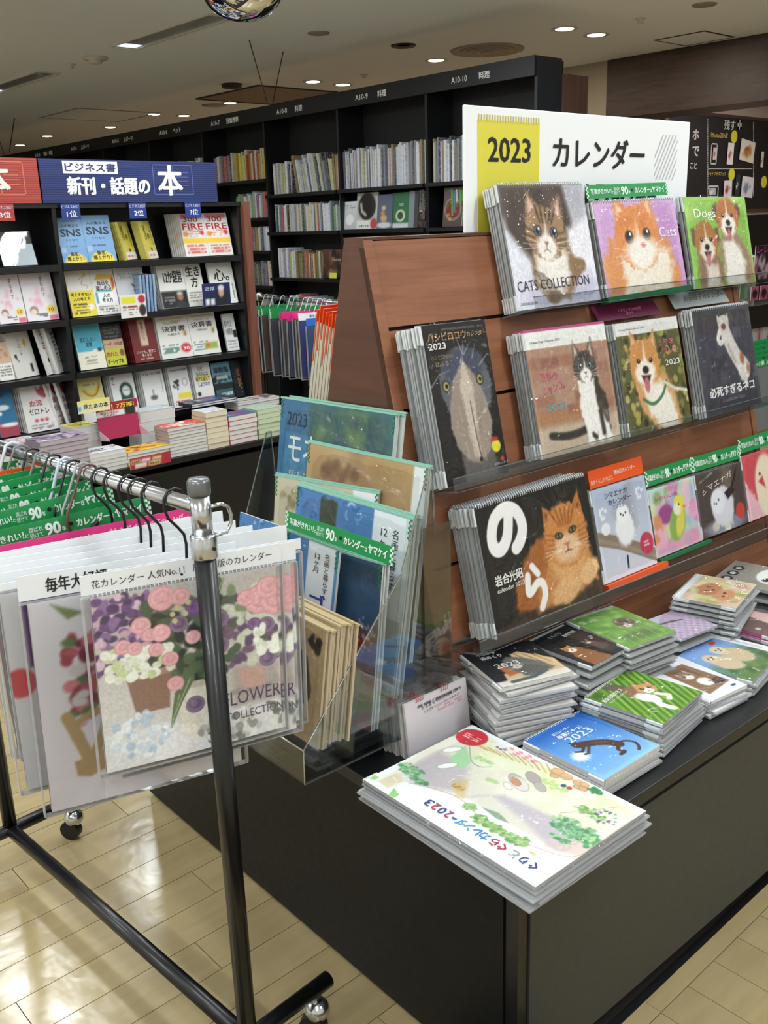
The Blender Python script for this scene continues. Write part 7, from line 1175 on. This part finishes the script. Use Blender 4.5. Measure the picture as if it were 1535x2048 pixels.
# black shelving below the board with files, leaflets and spines
YS = 3.4
def SP(px, py): p = BY(px, py, YS); return p.x, p.z
x0, z0 = SP(1486, 414); t = thing('black_low_shelving', 'black shelving under the wall board at the right edge', 'shelving', Matrix.Translation((x0, YS, 0)))
MB().box(-.03, 0, 0, .35, 0, SP(1486, 422)[1] - .3).build('end_panel', [BLACK], t); MB().box(0, 2.6, .33, .35, 0, SP(1486, 430)[1]).build('back_panel', [BLACK], t)
ZS = []
for k, y in enumerate((612, 696, 780)): z = SP(1510, y)[1]; ZS.append(z); MB().box(0, 2.6, 0, .33, z - .03, z).build('shelf', [BLACK], t)
MB().box(0, 2.6, -.01, .0, ZS[0] - .16, ZS[0] - .03).build('front_rail', [BLACK], t)
def mfile(px, c, label, zt_, w=.07, dy=.02):
    x, _ = SP(px, 500); o = MB().prism([(dy, 0.001), (dy + .24, .001), (dy + .24, .33), (dy, .25)], 0, w, 'x').build('magazine_file', [mat('file_' + c.strip('#'), c, .5)]); o.location = (x, YS, ZS[0]); o.scale = (1, 1, zt_); tag(o, label, 'file', 'files on the black shelving')
mfile(1492, '#c8c8ca', 'pale magazine file just right of the puppy calendar', 1.5); mfile(1504, '#b0aeae', 'grey magazine file second from the puppy calendar', 1.4, .05); mfile(1514, '#a49c98', 'taupe magazine file third from the puppy calendar', 1.35, .05)
def spost(px0, py0, px1, py1, art, texts, label, y=-.02, name='leaflet'):
    a = BY(px0, py1, YS + y); b = BY(px1, py0, YS + y); w, h = b.x - a.x, b.z - a.z; g = thing(name, label, 'leaflet', Matrix.Translation((a.x, YS + y, a.z)) @ Matrix.Rotation(math.pi / 2, 4, 'X')); MB().box(0, w, 0, h, -.004, -.0006).build('card', [WHITE], g); A = Art(w, h, 30); art(A); cover('print', w, h, A, g)
    for (s, x, y_, tw, th, c) in texts: text(g, s, x * w, y_ * h, tw * w, th * h, c, .002, .03)
spost(1506, 488, 1560, 560, lambda a: (a.lay(1, '#2a1c2c'), a.blots(16, .4, .4, .5, .4, .06, .16, ['#b04a80', '#d8b0c0', '#3a2c3c', '#c8c0c4'], .02)), [('レレ', .05, .78, .5, .18, '#e050a0')], 'dark leaflet with pink lettering at the right edge')
spost(1500, 572, 1517, 602, lambda a: (a.lay(1, '#a85a74'), a.el(.5, .45, .3, .3, '#3a2028')), [('100', .2, .35, .6, .3, '#1c1014')], 'left of the two dull pink tags on the black shelf edge', -.03, 'pink_tag'); spost(1518, 570, 1536, 600, lambda a: (a.lay(1, '#a85a74'), a.el(.5, .45, .3, .3, '#3a2028')), [('100', .2, .35, .6, .3, '#1c1014')], 'right of the two dull pink tags on the black shelf edge', -.03, 'pink_tag')
spost(1478, 545, 1500, 600, lambda a: (a.lay(1, '#7a8a80'), a.rc(0, 0, .5, 1, '#4f7a50')), [], 'green and grey leaflets beside the pink tags', .0)
for r, (z, n) in enumerate(((ZS[1], 26), (ZS[2], 26))):
    R = random.Random(40 + r); x = x0 + .05
    for k in range(n):
        th = R.uniform(.022, .04); h = R.uniform(.15, .2); c = R.choice([('#c8c8cc', 'white'), ('#a83a44', 'red'), ('#c4b4b4', 'pinkish'), ('#1c1c1e', 'black'), ('#d0d0d0', 'white'), ('#8a8c94', 'grey')])
        o = inst('shelf_book', spm, None, None, c[0]); o.matrix_world = Matrix.Translation((x, YS + .03, z + .0012)) @ Matrix.Rotation(0, 4, 'Z') @ Matrix.Diagonal((th, .13, h, 1)); tag(o, '%s spine, %s from left on the %s row of the right-edge shelving' % (c[1], ordn(k + 1), ['upper', 'lower'][r]), 'book', 'spines on the black shelving'); x += th + .0015
        if x > x0 + .55: break
# small rack with green-topped calendars behind the right end of the stand
MV = MT @ Matrix.Translation((1.78, 1.02, 0))
q0 = loc(MT, hit(1490, 662, MT @ V((0, 1.02, 0)), MT.to_3x3() @ V((0, 1, 0)))); zr3 = q0.z
t = thing('right_hanging_rack', 'chrome hanging rail behind the right end of the stand', 'rack', MT @ Matrix.Translation((q0.x, 1.55, 0)))
MB().cyl((-.25, 0, zr3), (.9, 0, zr3), .012, 12).build('top_rail', [CHROME], t, smooth=True)
for x in (-.25, .9): MB().cyl((x, 0, .0), (x, 0, zr3 + .03), .014, 12).build('post', [BLKM], t, smooth=True)
for k, (c, lab) in enumerate((('#c9c040', 'yellow hook on the rail behind the right end of the stand'), ('#0d0d0f', 'black hook on the rail behind the right end of the stand'))):
    hook(MT @ Matrix.Translation((q0.x + .03 + .05 * k, 1.55, zr3)) @ Matrix.Rotation(math.pi / 2, 4, 'Z'), c, FR, lab, 'hooks on the right rail', r=.003)
for k in range(5):
    dy = 1.50 - .022 * k; a = loc(MT, hit(1497 - (k % 2) * 3, 684 + 10 * k, MT @ V((0, dy, 0)), MT.to_3x3() @ V((0, 1, 0))))
    g = thing('right_calendar', ordn(k + 1) + ' green-topped calendar counted forward on the rail behind the stand', 'calendar', MT @ Matrix.Translation((a.x, dy, a.z - .36)) @ Matrix.Rotation(math.pi / 2, 4, 'X'), 'green-topped calendars on the right rail'); MB().box(.004, .28, 0, .32, -.006, 0).build('pages', [mat('body_8a9094', '#6f7478', .4)], g); header_card(g, .285, .322, .038, 'green', txt=(k == 4)); MB().box(0, .003, 0, .32, -.008, .004).build('sleeve_edge', [FILME], g)
flush_texts()
